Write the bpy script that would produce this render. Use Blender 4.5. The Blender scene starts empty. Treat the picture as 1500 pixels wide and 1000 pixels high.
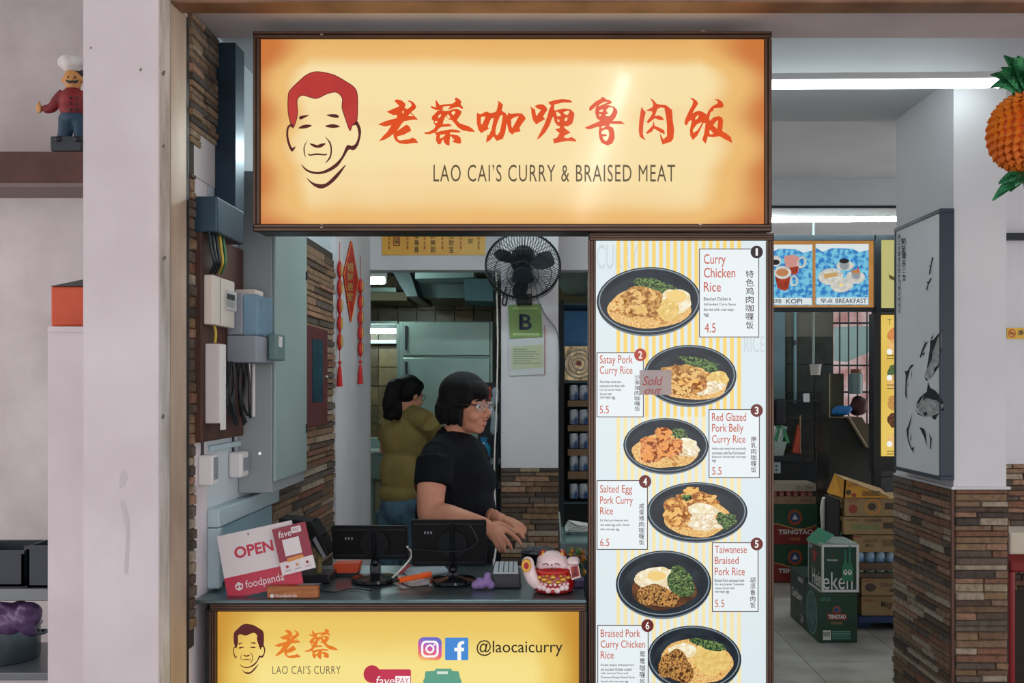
import bpy, bmesh, math, random
from mathutils import Vector as V, Matrix, Euler, noise
from mathutils.geometry import tessellate_polygon
random.seed(7)
scene = bpy.context.scene
COL = scene.collection

# ------------------------------------------------------------------ camera
F, CX, CY, H = 1350.0, 790.0, 566.0, 1.6      # focal length in px, vanishing point, eye height
cam_d = bpy.data.cameras.new('camera')
cam_d.sensor_width = 36.0
cam_d.lens = F / 1500.0 * 36.0
cam_d.shift_x = (750.0 - CX) / 1500.0
cam_d.shift_y = (CY - 500.0) / 1500.0
cam_d.clip_start = 0.05
cam = bpy.data.objects.new('camera', cam_d)
COL.objects.link(cam)
cam.location = (0, 0, H)
cam.rotation_euler = (math.pi / 2, 0, 0)
scene.camera = cam

# ------------------------------------------------------------------ sky and exposure
def lin(c):
    c = c / 255.0
    return c / 12.92 if c <= 0.04045 else ((c + 0.055) / 1.055) ** 2.4
def rgb(c):
    return (lin(c[0]), lin(c[1]), lin(c[2]), 1.0)
world = bpy.data.worlds.new('overcast_sky')
scene.world = world
world.use_nodes = True
bg = world.node_tree.nodes['Background']
bg.inputs[0].default_value = (1.0, 0.955, 0.96, 1)
bg.inputs[1].default_value = 1.92
scene.view_settings.view_transform = 'Standard'
scene.view_settings.look = 'None'
scene.view_settings.gamma = 1.0
scene.view_settings.use_curve_mapping = False
scene.view_settings.exposure = 0.0
TUBE = 62.0         # radiance of the fluorescent tubes

# ------------------------------------------------------------------ pixels to places
def P(x, y, Y):                                # a pixel at depth Y
    return V(((x - CX) * Y / F, Y, H - (y - CY) * Y / F))
def W(x, y, X):                                # a pixel on a side wall at X
    Y = X * F / (x - CX)
    return V((X, Y, H - (y - CY) * Y / F))
def front(Y):
    return lambda x, y: P(x, y, Y)
def side(X):
    return lambda x, y: W(x, y, X)

# ------------------------------------------------------------------ materials
MATS = {}
def mat(name, c, rough=0.6, metal=0.0, c2=None, scale=12.0, bump=0.0, bscale=None, spec=0.5, alpha=1.0,
        trans=0.0, rand=None, stretch=None, sheen=0, lo=0.35, hi=0.65, coat=0.0):
    if name in MATS: return MATS[name]
    m = bpy.data.materials.new(name); m.use_nodes = True
    nt = m.node_tree; b = nt.nodes['Principled BSDF']
    b.inputs['Base Color'].default_value = rgb(c)
    b.inputs['Roughness'].default_value = rough
    b.inputs['Metallic'].default_value = metal
    b.inputs['Specular IOR Level'].default_value = spec
    b.inputs['Alpha'].default_value = alpha
    b.inputs['Transmission Weight'].default_value = trans
    b.inputs['Coat Weight'].default_value = coat
    tc = nt.nodes.new('ShaderNodeTexCoord'); src = tc.outputs['Object']
    if stretch:
        mp = nt.nodes.new('ShaderNodeMapping'); mp.inputs['Scale'].default_value = stretch
        nt.links.new(src, mp.inputs['Vector']); src = mp.outputs['Vector']
    if c2 is not None:
        n = nt.nodes.new('ShaderNodeTexNoise'); n.inputs['Scale'].default_value = scale; n.inputs['Detail'].default_value = 5
        nt.links.new(src, n.inputs['Vector'])
        r = nt.nodes.new('ShaderNodeValToRGB')
        r.color_ramp.elements[0].position = lo; r.color_ramp.elements[1].position = hi
        r.color_ramp.elements[0].color = rgb(c); r.color_ramp.elements[1].color = rgb(c2)
        nt.links.new(n.outputs['Fac'], r.inputs['Fac'])
        out = r.outputs['Color']
        nt.links.new(out, b.inputs['Base Color'])
    if rand:                                    # a colour of its own for every piece
        oi = nt.nodes.new('ShaderNodeObjectInfo')
        r2 = nt.nodes.new('ShaderNodeValToRGB'); r2.color_ramp.interpolation = 'CONSTANT'
        els = r2.color_ramp.elements
        while len(els) < len(rand): els.new(1.0)
        for i, cc in enumerate(rand):
            els[i].position = i / len(rand); els[i].color = rgb(cc)
        nt.links.new(oi.outputs['Random'], r2.inputs['Fac'])
        mx = nt.nodes.new('ShaderNodeMixRGB'); mx.blend_type = 'MULTIPLY'; mx.inputs['Fac'].default_value = 0.9
        nn = nt.nodes.new('ShaderNodeTexNoise'); nn.inputs['Scale'].default_value = scale; nn.inputs['Detail'].default_value = 6
        ge = nt.nodes.new('ShaderNodeNewGeometry')
        nt.links.new(ge.outputs['Position'], nn.inputs['Vector'])
        r3 = nt.nodes.new('ShaderNodeValToRGB')
        r3.color_ramp.elements[0].position = 0.3; r3.color_ramp.elements[0].color = (.55, .53, .5, 1)
        r3.color_ramp.elements[1].position = 0.62; r3.color_ramp.elements[1].color = (1, 1, 1, 1)
        nt.links.new(nn.outputs['Fac'], r3.inputs['Fac'])
        nt.links.new(r2.outputs['Color'], mx.inputs[1]); nt.links.new(r3.outputs['Color'], mx.inputs[2])
        nt.links.new(mx.outputs['Color'], b.inputs['Base Color'])
    if bump:
        n2 = nt.nodes.new('ShaderNodeTexNoise'); n2.inputs['Scale'].default_value = bscale or scale * 4; n2.inputs['Detail'].default_value = 4
        nt.links.new(src, n2.inputs['Vector'])
        bp = nt.nodes.new('ShaderNodeBump'); bp.inputs['Strength'].default_value = bump; bp.inputs['Distance'].default_value = 0.01
        nt.links.new(n2.outputs['Fac'], bp.inputs['Height']); nt.links.new(bp.outputs['Normal'], b.inputs['Normal'])
    MATS[name] = m
    return m
def lit(name, c, s=1.0, rough=0.2, c2=None, scale=30.0, spec=0.35, lo=.4, hi=.6):      # print on a backlit panel
    if name in MATS: return MATS[name]
    m = mat(name, (8, 8, 8), rough=rough, spec=spec)
    nt = m.node_tree; b = nt.nodes['Principled BSDF']
    b.inputs['Emission Color'].default_value = rgb(c)
    b.inputs['Emission Strength'].default_value = s
    if c2:
        tc = nt.nodes.new('ShaderNodeTexCoord')
        n = nt.nodes.new('ShaderNodeTexNoise'); n.inputs['Scale'].default_value = scale; n.inputs['Detail'].default_value = 5
        nt.links.new(tc.outputs['Object'], n.inputs['Vector'])
        r = nt.nodes.new('ShaderNodeValToRGB')
        r.color_ramp.elements[0].position = lo; r.color_ramp.elements[1].position = hi
        r.color_ramp.elements[0].color = rgb(c); r.color_ramp.elements[1].color = rgb(c2)
        nt.links.new(n.outputs['Fac'], r.inputs['Fac']); nt.links.new(r.outputs['Color'], b.inputs['Emission Color'])
    return m
def litpanel(name, edge, mid, core, wl, wr, wb, wt, s=1.0, glow_bands=0.0):
    """backlit printed face: darker printed border, pale middle, backlight glow put into the colour"""
    m = mat(name, (8, 8, 8), rough=0.12, spec=0.5)
    nt = m.node_tree; b = nt.nodes['Principled BSDF']; L = nt.links.new
    tc = nt.nodes.new('ShaderNodeTexCoord'); sx = nt.nodes.new('ShaderNodeSeparateXYZ')
    L(tc.outputs['Generated'], sx.inputs[0])
    def mt(op, a, bb=None):
        n = nt.nodes.new('ShaderNodeMath'); n.operation = op
        for i, q in enumerate((a, bb)):
            if q is None: continue
            if isinstance(q, (int, float)): n.inputs[i].default_value = q
            else: L(q, n.inputs[i])
        return n.outputs[0]
    x, z = sx.outputs['X'], sx.outputs['Z']
    nz = nt.nodes.new('ShaderNodeTexNoise'); nz.inputs['Scale'].default_value = 3.5; L(tc.outputs['Object'], nz.inputs['Vector'])
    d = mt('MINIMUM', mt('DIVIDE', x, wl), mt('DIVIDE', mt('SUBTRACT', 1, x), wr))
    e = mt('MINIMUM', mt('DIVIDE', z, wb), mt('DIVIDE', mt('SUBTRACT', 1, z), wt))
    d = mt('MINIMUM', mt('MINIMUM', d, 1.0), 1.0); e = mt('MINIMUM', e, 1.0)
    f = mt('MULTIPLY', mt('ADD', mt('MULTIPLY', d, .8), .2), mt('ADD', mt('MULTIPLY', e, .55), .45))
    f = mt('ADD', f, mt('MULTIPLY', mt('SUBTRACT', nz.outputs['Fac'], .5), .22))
    if glow_bands:
        f = mt('ADD', f, mt('MULTIPLY', mt('SINE', mt('MULTIPLY', z, 19.0)), glow_bands))  # brighter rows painted in, standing for tubes inside the box
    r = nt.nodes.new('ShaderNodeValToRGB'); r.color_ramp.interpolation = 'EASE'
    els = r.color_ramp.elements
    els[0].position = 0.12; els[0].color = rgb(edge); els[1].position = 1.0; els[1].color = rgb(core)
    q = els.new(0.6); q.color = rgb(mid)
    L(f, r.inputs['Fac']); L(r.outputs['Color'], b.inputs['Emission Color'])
    b.inputs['Emission Strength'].default_value = s
    return m

# ------------------------------------------------------------------ mesh helpers
class MB:
    def __init__(self): self.bm = bmesh.new()
    def box(self, a, b):
        lo = [min(a[i], b[i]) for i in range(3)]; hi = [max(a[i], b[i]) for i in range(3)]
        v = [self.bm.verts.new((x, y, z)) for z in (lo[2], hi[2]) for y in (lo[1], hi[1]) for x in (lo[0], hi[0])]
        for q in ((0, 2, 3, 1), (4, 5, 7, 6), (0, 1, 5, 4), (2, 6, 7, 3), (0, 4, 6, 2), (1, 3, 7, 5)):
            self.bm.faces.new([v[i] for i in q])
        return self
    def obox(self, c, s, rot=(0, 0, 0)):
        M = Matrix.Translation(c) @ Euler(rot).to_matrix().to_4x4()
        h = [k / 2 for k in s]
        v = [self.bm.verts.new(M @ V((x, y, z))) for z in (-h[2], h[2]) for y in (-h[1], h[1]) for x in (-h[0], h[0])]
        for q in ((0, 2, 3, 1), (4, 5, 7, 6), (0, 1, 5, 4), (2, 6, 7, 3), (0, 4, 6, 2), (1, 3, 7, 5)):
            self.bm.faces.new([v[i] for i in q])
        return self
    def ring(self, c, ax, r, n, up=None):
        ax = V(ax).normalized()
        t = V((0, 0, 1)) if abs(ax.z) < .9 else V((1, 0, 0))
        if up is not None: t = V(up)
        u = ax.cross(t).normalized(); w = ax.cross(u)
        return [self.bm.verts.new(V(c) + (u * math.cos(2 * math.pi * i / n) + w * math.sin(2 * math.pi * i / n)) * r) for i in range(n)]
    def skin(self, rings, cap=True):
        for a, b in zip(rings[:-1], rings[1:]):
            n = len(a)
            for i in range(n):
                self.bm.faces.new((a[i], a[(i + 1) % n], b[(i + 1) % n], b[i]))
        if cap:
            self.bm.faces.new(rings[0][::-1]); self.bm.faces.new(rings[-1])
        return self
    def cyl(self, a, b, r0, r1=None, n=16):
        a, b = V(a), V(b); ax = b - a
        return self.skin([self.ring(a, ax, r0, n), self.ring(b, ax, r0 if r1 is None else r1, n)])
    def tube(self, pts, r, n=8, sub=0):
        pts = [V(p) for p in pts]
        if sub: pts = smooth(pts, sub)
        rs = r if isinstance(r, (list, tuple)) else [r] * len(pts)
        if len(rs) != len(pts):
            m = len(rs); rs = [rs[min(m - 2, int(i / (len(pts) - 1) * (m - 1)))] * (1 - (i / (len(pts) - 1) * (m - 1) - min(m - 2, int(i / (len(pts) - 1) * (m - 1))))) + rs[min(m - 1, min(m - 2, int(i / (len(pts) - 1) * (m - 1))) + 1)] * (i / (len(pts) - 1) * (m - 1) - min(m - 2, int(i / (len(pts) - 1) * (m - 1)))) for i in range(len(pts))]
        t0 = (pts[1] - pts[0]).normalized()
        up = V((0, 0, 1)) if abs(t0.z) < .9 else V((1, 0, 0))
        rings = []
        for i, p in enumerate(pts):
            t = (pts[min(i + 1, len(pts) - 1)] - pts[max(i - 1, 0)])
            if t.length < 1e-9: t = t0.copy()
            t.normalize()
            u = t.cross(up)
            if u.length < 1e-4: u = t.orthogonal()
            u.normalize(); w = u.cross(t).normalized(); up = w
            rings.append([self.bm.verts.new(p + (u * math.cos(2 * math.pi * k / n) + w * math.sin(2 * math.pi * k / n)) * rs[i]) for k in range(n)])
        return self.skin(rings)
    def lathe(self, prof, c=(0, 0, 0), n=24, M=None, sy=1.0):
        M = M or Matrix.Translation(c); rings = []
        for r, z in prof:
            rings.append([self.bm.verts.new(M @ V((max(r, 1e-4) * math.cos(2 * math.pi * i / n), sy * max(r, 1e-4) * math.sin(2 * math.pi * i / n), z))) for i in range(n)])
        return self.skin(rings)
    def ball(self, c, r, rot=(0, 0, 0), u=16, v=10):
        r = r if isinstance(r, (tuple, list)) else (r, r, r)
        M = Matrix.Translation(c) @ Euler(rot).to_matrix().to_4x4() @ Matrix.Diagonal((r[0], r[1], r[2], 1))
        bmesh.ops.create_uvsphere(self.bm, u_segments=u, v_segments=v, radius=1.0, matrix=M)
        return self
    def torus(self, c, ax, R, r, n=24, k=8):
        ax = V(ax).normalized(); t = V((0, 0, 1)) if abs(ax.z) < .9 else V((1, 0, 0))
        u = ax.cross(t).normalized(); w = ax.cross(u); rings = []
        for i in range(n):
            a = 2 * math.pi * i / n; d = u * math.cos(a) + w * math.sin(a)
            rings.append([self.bm.verts.new(V(c) + d * (R + r * math.cos(2 * math.pi * j / k)) + ax * r * math.sin(2 * math.pi * j / k)) for j in range(k)])
        for i in range(n):
            a, b = rings[i], rings[(i + 1) % n]
            for j in range(k): self.bm.faces.new((a[j], a[(j + 1) % k], b[(j + 1) % k], b[j]))
        return self
    def quad(self, *pts):
        self.bm.faces.new([self.bm.verts.new(p) for p in pts]); return self
    def prism(self, pts, d):
        """closed outline pushed along d"""
        a = [self.bm.verts.new(V(p)) for p in pts]; b = [self.bm.verts.new(V(p) + V(d)) for p in pts]
        n = len(pts)
        for i in range(n): self.bm.faces.new((a[i], a[(i + 1) % n], b[(i + 1) % n], b[i]))
        tris = tessellate_polygon([[V(p) for p in pts]])
        for t in tris:
            try: self.bm.faces.new([a[i] for i in t]); self.bm.faces.new([b[i] for i in t])
            except ValueError: pass
        return self
    def shape(self, loops, tf):
        """flat outline with holes, pixel coordinates mapped by tf"""
        flat = [V((p[0], p[1], 0)) for l in loops for p in l]
        tris = tessellate_polygon([[V((p[0], p[1], 0)) for p in l] for l in loops])
        vs = [self.bm.verts.new(tf(p.x, p.y)) for p in flat]
        for t in tris:
            try: self.bm.faces.new([vs[i] for i in t])
            except ValueError: pass
        return self
    def build(self, name, m, parent=None, smooth=False, bevel=0.0, seg=2, label=None):
        bm = self.bm
        if bevel: bmesh.ops.bevel(bm, geom=[e for e in bm.edges], offset=bevel, segments=seg, affect='EDGES', profile=.5)
        bmesh.ops.recalc_face_normals(bm, faces=bm.faces)
        if smooth:
            for f in bm.faces: f.smooth = True
        me = bpy.data.meshes.new(name)
        xs = [v.co for v in bm.verts]
        base = V(((min(v.x for v in xs) + max(v.x for v in xs)) / 2, (min(v.y for v in xs) + max(v.y for v in xs)) / 2, min(v.z for v in xs)))
        bm.transform(Matrix.Translation(-base)); bm.to_mesh(me); bm.free()
        if smooth and smooth != 'all':
            me.set_sharp_from_angle(angle=math.radians(40))
        me.materials.append(m)
        o = bpy.data.objects.new(name, me); COL.objects.link(o)
        put(o, base, parent)
        if label: o['label'] = label
        return o
WP = {}
def put(o, base, parent=None):
    WP[o.name] = V(base)
    if parent:
        o.parent = parent; o.location = V(base) - WP[parent.name]
    else: o.location = base
def smooth(pts, sub=4, closed=False):
    n = len(pts); out = []
    rng = range(n if closed else n - 1)
    for i in rng:
        if closed: p0, p1, p2, p3 = pts[(i - 1) % n], pts[i], pts[(i + 1) % n], pts[(i + 2) % n]
        else: p0, p1, p2, p3 = pts[max(i - 1, 0)], pts[i], pts[i + 1], pts[min(i + 2, n - 1)]
        for k in range(sub):
            t = k / sub
            out.append(type(p1)([.5 * (2 * b + (c - a) * t + (2 * a - 5 * b + 4 * c - d) * t * t + (3 * b - a - 3 * c + d) * t ** 3) for a, b, c, d in zip(p0, p1, p2, p3)]))
    if not closed: out.append(pts[-1])
    return out
def tag(o, label, cat, group=None):
    o['label'] = label; o['category'] = cat
    if group: o['group'] = group
    return o
def thing(name, label, cat, loc, group=None):
    o = bpy.data.objects.new(name, None); COL.objects.link(o); o.empty_display_size = .05
    put(o, loc); return tag(o, label, cat, group)
def struct(o): o['kind'] = 'structure'; return o
def copy_tree(o, dloc, parent=None):
    c = o.copy(); COL.objects.link(c); c.parent = parent
    if parent is None: c.location = o.location + V(dloc)
    WP[c.name] = WP[o.name] + V(dloc)
    for ch in o.children: copy_tree(ch, dloc, c)
    return c
def box(name, a, b, m, parent=None, bevel=0.0): return MB().box(a, b).build(name, m, parent, bevel=bevel)
def flat(name, loops, tf, m, parent=None): return MB().shape(loops, tf).build(name, m, parent)
def rect(x0, y0, x1, y1): return [(x0, y0), (x1, y0), (x1, y1), (x0, y1)]
def ell(cx, cy, rx, ry, n=40, rot=0.0, wob=0.0, seed=0):
    rnd = random.Random(seed); o = []
    ph = [rnd.uniform(0, 6.28) for _ in range(4)]
    for i in range(n):
        a = 2 * math.pi * i / n
        k = 1 + wob * (math.sin(3 * a + ph[0]) + .7 * math.sin(5 * a + ph[1]) + .5 * math.sin(8 * a + ph[2]))
        x, y = rx * k * math.cos(a), ry * k * math.sin(a)
        o.append((cx + x * math.cos(rot) - y * math.sin(rot), cy + x * math.sin(rot) + y * math.cos(rot)))
    return o
def rrect(x0, y0, x1, y1, r, n=5):
    o = []
    for cx, cy, a0 in ((x1 - r, y0 + r, -90), (x1 - r, y1 - r, 0), (x0 + r, y1 - r, 90), (x0 + r, y0 + r, 180)):
        for i in range(n + 1):
            a = math.radians(a0 + 90 * i / n); o.append((cx + r * math.cos(a), cy + r * math.sin(a)))
    return o
TXT = {}
def glyphs(s, bold=0.0, space=1.0):
    k = (s, bold, space)
    if k not in TXT:
        c = bpy.data.curves.new('lettering', 'FONT'); c.body = s; c.size = 1.0; c.offset = bold; c.space_character = space; c.resolution_u = 3
        o = bpy.data.objects.new('lettering', c); COL.objects.link(o)
        dg = bpy.context.evaluated_depsgraph_get()
        me = bpy.data.meshes.new_from_object(o.evaluated_get(dg))
        TXT[k] = ([v.co.copy() for v in me.vertices], [tuple(p.vertices) for p in me.polygons])
        bpy.data.objects.remove(o); bpy.data.curves.remove(c); bpy.data.meshes.remove(me)
    return TXT[k]
def addtext(mb, s, x0, y0, x1, y1, tf, bold=0.0, space=1.0, slant=0.0):
    """lettering whose ink fills the given rectangle"""
    vs, fs = glyphs(s, bold, space)
    a, b = min(v.x for v in vs), max(v.x for v in vs); c, d = min(v.y for v in vs), max(v.y for v in vs)
    q = [mb.bm.verts.new(tf(x0 + (v.x - a) / (b - a) * (x1 - x0) + slant * (v.y - c) / (d - c), y1 - (v.y - c) / (d - c) * (y1 - y0))) for v in vs]
    for f in fs:
        try: mb.bm.faces.new([q[i] for i in f])
        except ValueError: pass
def text(s, x0, y0, x1, y1, tf, m, parent, bold=0.0, name='lettering', space=1.0, slant=0.0):
    mb = MB(); addtext(mb, s, x0, y0, x1, y1, tf, bold, space, slant)
    return mb.build(name, m, parent)
def vtext(s, x0, y0, x1, y1, tf, m, parent, bold=0.01, gap=.12):
    mb = MB(); n = len(s); h = (y1 - y0) / n
    for i, ch in enumerate(s): addtext(mb, ch, x0, y0 + i * h, x1, y0 + (i + 1) * h - gap * h, tf, bold)
    return mb.build('lettering', m, parent)
def remesh(mb, name, m, parent, voxel=0.005, it=6, label=None):
    """melt overlapping volumes into one continuous skin"""
    me = bpy.data.meshes.new('t'); bmesh.ops.recalc_face_normals(mb.bm, faces=mb.bm.faces); mb.bm.to_mesh(me); mb.bm.free()
    o = bpy.data.objects.new('t', me); COL.objects.link(o)
    r = o.modifiers.new('r', 'REMESH'); r.mode = 'VOXEL'; r.voxel_size = voxel
    s = o.modifiers.new('s', 'SMOOTH'); s.iterations = it; s.factor = .5
    dg = bpy.context.evaluated_depsgraph_get(); dg.update()
    me2 = bpy.data.meshes.new_from_object(o.evaluated_get(dg))
    bpy.data.objects.remove(o); bpy.data.meshes.remove(me)
    bm = bmesh.new(); bm.from_mesh(me2); bpy.data.meshes.remove(me2)
    k = MB(); k.bm.free(); k.bm = bm
    return k.build(name, m, parent, smooth='all', label=label)
def wallbox(name, m, parent, xl, xr, xf, yt, yb, Xw, bevel=0.004):
    """box on the left wall (surface Xw): xl, xr the camera-side face, xf its far edge; yt, yb read at xr"""
    Y0 = Xw * F / (xl - CX); Xf = (xr - CX) * Y0 / F; Y1 = Xf * F / (xf - CX)
    zt = H - (yt - CY) * Y0 / F; zb = H - (yb - CY) * Y0 / F
    return box(name, (Xw, Y0, zb), (Xf, Y1, zt), m, parent, bevel), (Xw, Xf, Y0, Y1, zb, zt)

# ================================================================== the setting
XL = -0.937                                     # face of the stall's left wall
m_pillar = mat('painted_pillar', (222, 213, 217), .75, c2=(206, 196, 200), scale=2.5, bump=.08, bscale=40)
m_plaster = mat('rough_plaster', (158, 150, 142), .9, c2=(204, 199, 197), scale=14, bump=.5, bscale=60, stretch=(1, 1, .25))
m_white = mat('white_paint', (222, 222, 226), .7, c2=(210, 212, 216), scale=2, bump=.03)
m_bluewall = mat('bluish_paint', (196, 206, 212), .6, c2=(180, 194, 202), scale=3, bump=.05)
m_lilac = mat('lilac_soffit_paint', (222, 208, 206), .85, c2=(206, 192, 190), scale=3)
m_ceil = mat('ceiling_paint', (214, 218, 222), .85, c2=(204, 208, 212), scale=2)
m_dirty = mat('grimy_wall_paint', (208, 199, 199), .85, c2=(186, 176, 176), scale=3, bump=.06)
m_beam = mat('brown_painted_timber', (92, 52, 42), .6, c2=(76, 42, 36), scale=6)
m_rail = mat('beige_shutter_rail', (196, 178, 160), .5, metal=.2, c2=(172, 150, 132), scale=9, stretch=(1, 1, .3))
m_black = mat('black_plastic', (22, 26, 30), .4)
m_dark = mat('dark_metal', (30, 38, 44), .45, metal=.3)
m_ktile_g = mat('kitchen_grout', (150, 140, 110), .8)
m_ktile = mat('olive_tile', (130, 112, 72), .35, rand=[(108, 98, 68), (92, 86, 62), (118, 106, 74), (84, 76, 56)], scale=18)
m_stone = mat('ledge_stone', (120, 100, 80), .8, rand=[(168, 138, 112), (116, 96, 82), (198, 176, 150), (146, 116, 90), (98, 86, 80), (178, 144, 114), (208, 190, 168), (134, 118, 104), (172, 140, 106), (164, 116, 92), (122, 108, 98), (196, 152, 124)], scale=46, bump=.7, bscale=70)
m_grout = mat('stone_backing', (62, 54, 48), .9)
m_floor = mat('floor_grout', (110, 108, 104), .8)
m_ftile = mat('floor_tile', (140, 138, 132), .45, rand=[(156, 156, 150), (146, 146, 142), (164, 162, 156)], scale=4)

struct(box('floor', (-4.5, -4, -.1), (5.5, 9, 0), m_floor))
fl = bpy.data.objects['floor']
tm = None
for i in range(6):
    for j in range(7):
        x0, y0 = .95 + i * .6, 4.75 + j * .6
        if tm is None:
            o = MB().box((0, 0, 0), (.594, .594, .012)).build('floor_tile', m_ftile, fl, bevel=.002, seg=1); tm = o.data
        else:
            o = bpy.data.objects.new('floor_tile', tm); COL.objects.link(o)
        put(o, V((x0 + .3, y0 + .3, -.010)), fl)
# walkway
struct(box('ceiling_walkway', (-4.5, -3.2, 2.75), (5.5, 2.261, 2.9), m_ceil))
struct(box('ceiling_front_beam', (-4.5, 2.262, 2.578), (5.5, 2.335, 3.8), m_lilac))
sh = struct(MB().box((-.93, 2.335, 2.572), (5.5, 2.40, 2.64)).build('trim_1', mat('shutter_end_bar', (150, 112, 84), .5, metal=.2, c2=(120, 84, 60), scale=8)))
struct(box('ceiling_soffit', (-1.12, 2.40, 2.600), (5.5, 2.645, 3.3), m_lilac))
# interior ceilings
struct(box('ceiling_slab', (-1.10, 2.646, 3.0), (5.5, 9, 3.3), m_ceil))
struct(box('ceiling_left', (-4.5, 2.336, 3.75), (-1.101, 5.0, 3.85), m_ceil))
struct(box('ceiling_stall', (XL, 2.645, 2.62), (.55, 5.0, 2.75), m_ceil))
b1 = struct(box('ceiling_beam', (.56, 3.65, 2.82), (5.5, 4.24, 3.02), m_ceil))
struct(box('ceiling_far_beam', (.56, 6.2, 2.82), (5.5, 6.62, 3.02), m_ceil))
struct(box('trim_2', (.56, 3.640, 2.826), (5.5, 3.652, 2.834), mat('shadow_gap', (90, 100, 104), .8)))
struct(box('trim_3', (.56, 6.19, 2.80), (5.5, 6.21, 2.815), m_dark))
# front left pillar
struct(MB().box((-1.122, 2.267, 0), (XL, 2.60, 3.74)).build('wall_front_left', m_pillar))
pl = bpy.data.objects['wall_front_left']
# rough plaster strip and shutter rail on the reveal
def strip(px0, px1, name, m, out=.002, wob=.0):
    Y0, Y1 = XL * F / (px0 - CX), XL * F / (px1 - CX)
    return struct(box(name, (XL, Y0, 0), (XL + out, Y1, 2.578), m))
strip(234, 247, 'trim_4', m_plaster, .003)
rail = strip(248, 271, 'trim_5', m_rail, .004)
strip(271.5, 274, 'trim_6', mat('rail_slot', (24, 32, 38), .6), .005)
# left wall of the stall
wl = struct(box('wall_left', (-1.10, 2.601, 0), (XL, 5.0, 2.62), m_bluewall))
struct(box('wall_left_white', (XL, 4.16, 0), (XL + .02, 5.0, 2.62), m_white))
# back wall with the kitchen doorway
xk0, xk1 = P(537, 0, 5.0).x, P(745, 0, 5.0).x
struct(box('wall_back', (XL, 5.0, 2.233), (.6, 5.12, 2.62), m_white))
struct(box('wall_back_post', (XL - .2, 5.0, 0), (xk0, 5.12, 2.62), m_white))
# kitchen shell
wk = struct(box('wall_kitchen', (-2.6, 8.02, 0), (.75, 8.15, 3.0), m_ktile_g))
struct(box('wall_kitchen_left', (-2.7, 5.12, 0), (-2.6, 8.15, 3.0), m_ktile_g))
struct(box('wall_kitchen_right', (.62, 5.0, 0), (.75, 8.15, 3.0), m_dirty))
struct(box('ceiling_kitchen', (-2.7, 5.12, 2.56), (.75, 8.15, 2.66), mat('kitchen_ceiling', (150, 165, 160), .8)))
tp = .165; kt = None
for r in range(12):
    for c in range(10):
        x0 = -1.56 + c * tp; z0 = .78 + r * tp
        if z0 < 0.7: continue
        if kt is None:
            o = MB().box((0, 0, 0), (tp - .006, .02, tp - .006)).build('tile', m_ktile, wk, bevel=.002, seg=1); kt = o.data
        else:
            o = bpy.data.objects.new('tile', kt); COL.objects.link(o)
        put(o, V((x0 + tp / 2, 8.01, z0)), wk)
# interior column with a stone dado
cx0, cx1 = P(734, 0, 4.54).x, P(818, 0, 4.54).x
cl = struct(box('wall_column', (cx0, 4.54, 0), (cx1, 4.9, 2.62), m_white))

# ------------------------------------------------------------------ ledge stones
stone_meshes = []
for k in range(5):
    bm = bmesh.new(); rnd = random.Random(50 + k)
    mb = MB(); mb.box((-.5, -.5, 0), (.5, .5, 1))
    for v in mb.bm.verts:
        if v.co.z > .5: v.co.x *= rnd.uniform(.93, .985); v.co.y *= rnd.uniform(.72, .95); v.co.z *= rnd.uniform(.7, 1.1)
    bmesh.ops.recalc_face_normals(mb.bm, faces=mb.bm.faces)
    me = bpy.data.meshes.new('stone'); mb.bm.to_mesh(me); mb.bm.free(); bm.free(); me.materials.append(m_stone); stone_meshes.append(me)
def stones(parent, org, u, n, wid, hgt, course=.033, depth=.016, lmin=.07, lmax=.2, seed=1, keep=None):
    """courses of thin stones: org the lower corner, u the direction along the wall, n the outward normal"""
    rnd = random.Random(seed); org, u, n = V(org), V(u).normalized(), V(n).normalized(); up = V((0, 0, 1))
    R = Matrix((u, up, n)).transposed()
    z = 0.0
    while z < hgt - .006:
        h = min(course * rnd.uniform(.75, 1.25), hgt - z); t = 0.0
        if hgt - z - h < .01: h = hgt - z
        while t < wid - .004:
            l = rnd.uniform(lmin, lmax); l = wid - t if wid - t - l < lmin * .5 else l
            c = org + u * (t + l / 2) + up * (z + h / 2)
            if keep is None or keep(t + l / 2, z + h / 2):
                o = bpy.data.objects.new('stone', stone_meshes[rnd.randrange(5)]); COL.objects.link(o)
                o.rotation_mode = 'QUATERNION'; o.rotation_quaternion = R.to_quaternion()
                o.scale = (l - .0025, h - .0025, depth * rnd.uniform(.45, 1.25)); put(o, c, parent)
            t += l
        z += h
# column dado
struct(box('trim_7', (cx0 - .003, 4.533, .3), (cx1 + .003, 4.5395, 1.2), m_grout))
stones(cl, (cx0, 4.533, .74), (1, 0, 0), (0, -1, 0), cx1 - cx0, .46, seed=3, depth=.014, course=.025, lmin=.06, lmax=.22)
# left wall: upper panel near the shutter, the sliver beside the meter board, and the panel beyond the cabinet
Ya, Yb = 2.455, 2.655
struct(box('wall_left_stone_backing', (XL, 2.456, .9), (XL + .003, 2.492, 2.6), m_grout))
struct(box('wall_left_stone_panel', (XL, 2.492, 2.17), (XL + .003, Yb, 2.598), mat('plaster_patch', (205, 198, 200), .85)))
sb = bpy.data.objects['wall_left_stone_panel']
stones(sb, (XL + .003, Ya, 2.17), (0, 1, 0), (1, 0, 0), Yb - Ya, .427, seed=5, depth=.010, course=.020, lmin=.06, lmax=.14, keep=lambda t, z: z > .06 + t * .42 if t > .04 else True)
stones(bpy.data.objects['wall_left_stone_backing'], (XL + .003, 2.457, .95), (0, 1, 0), (1, 0, 0), .034, 1.22, seed=6, depth=.008, course=.028, lmin=.034, lmax=.035)
struct(box('wall_left_far_backing', (XL, 3.2, .7), (XL + .004, 4.16, 2.2), m_grout))
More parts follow.
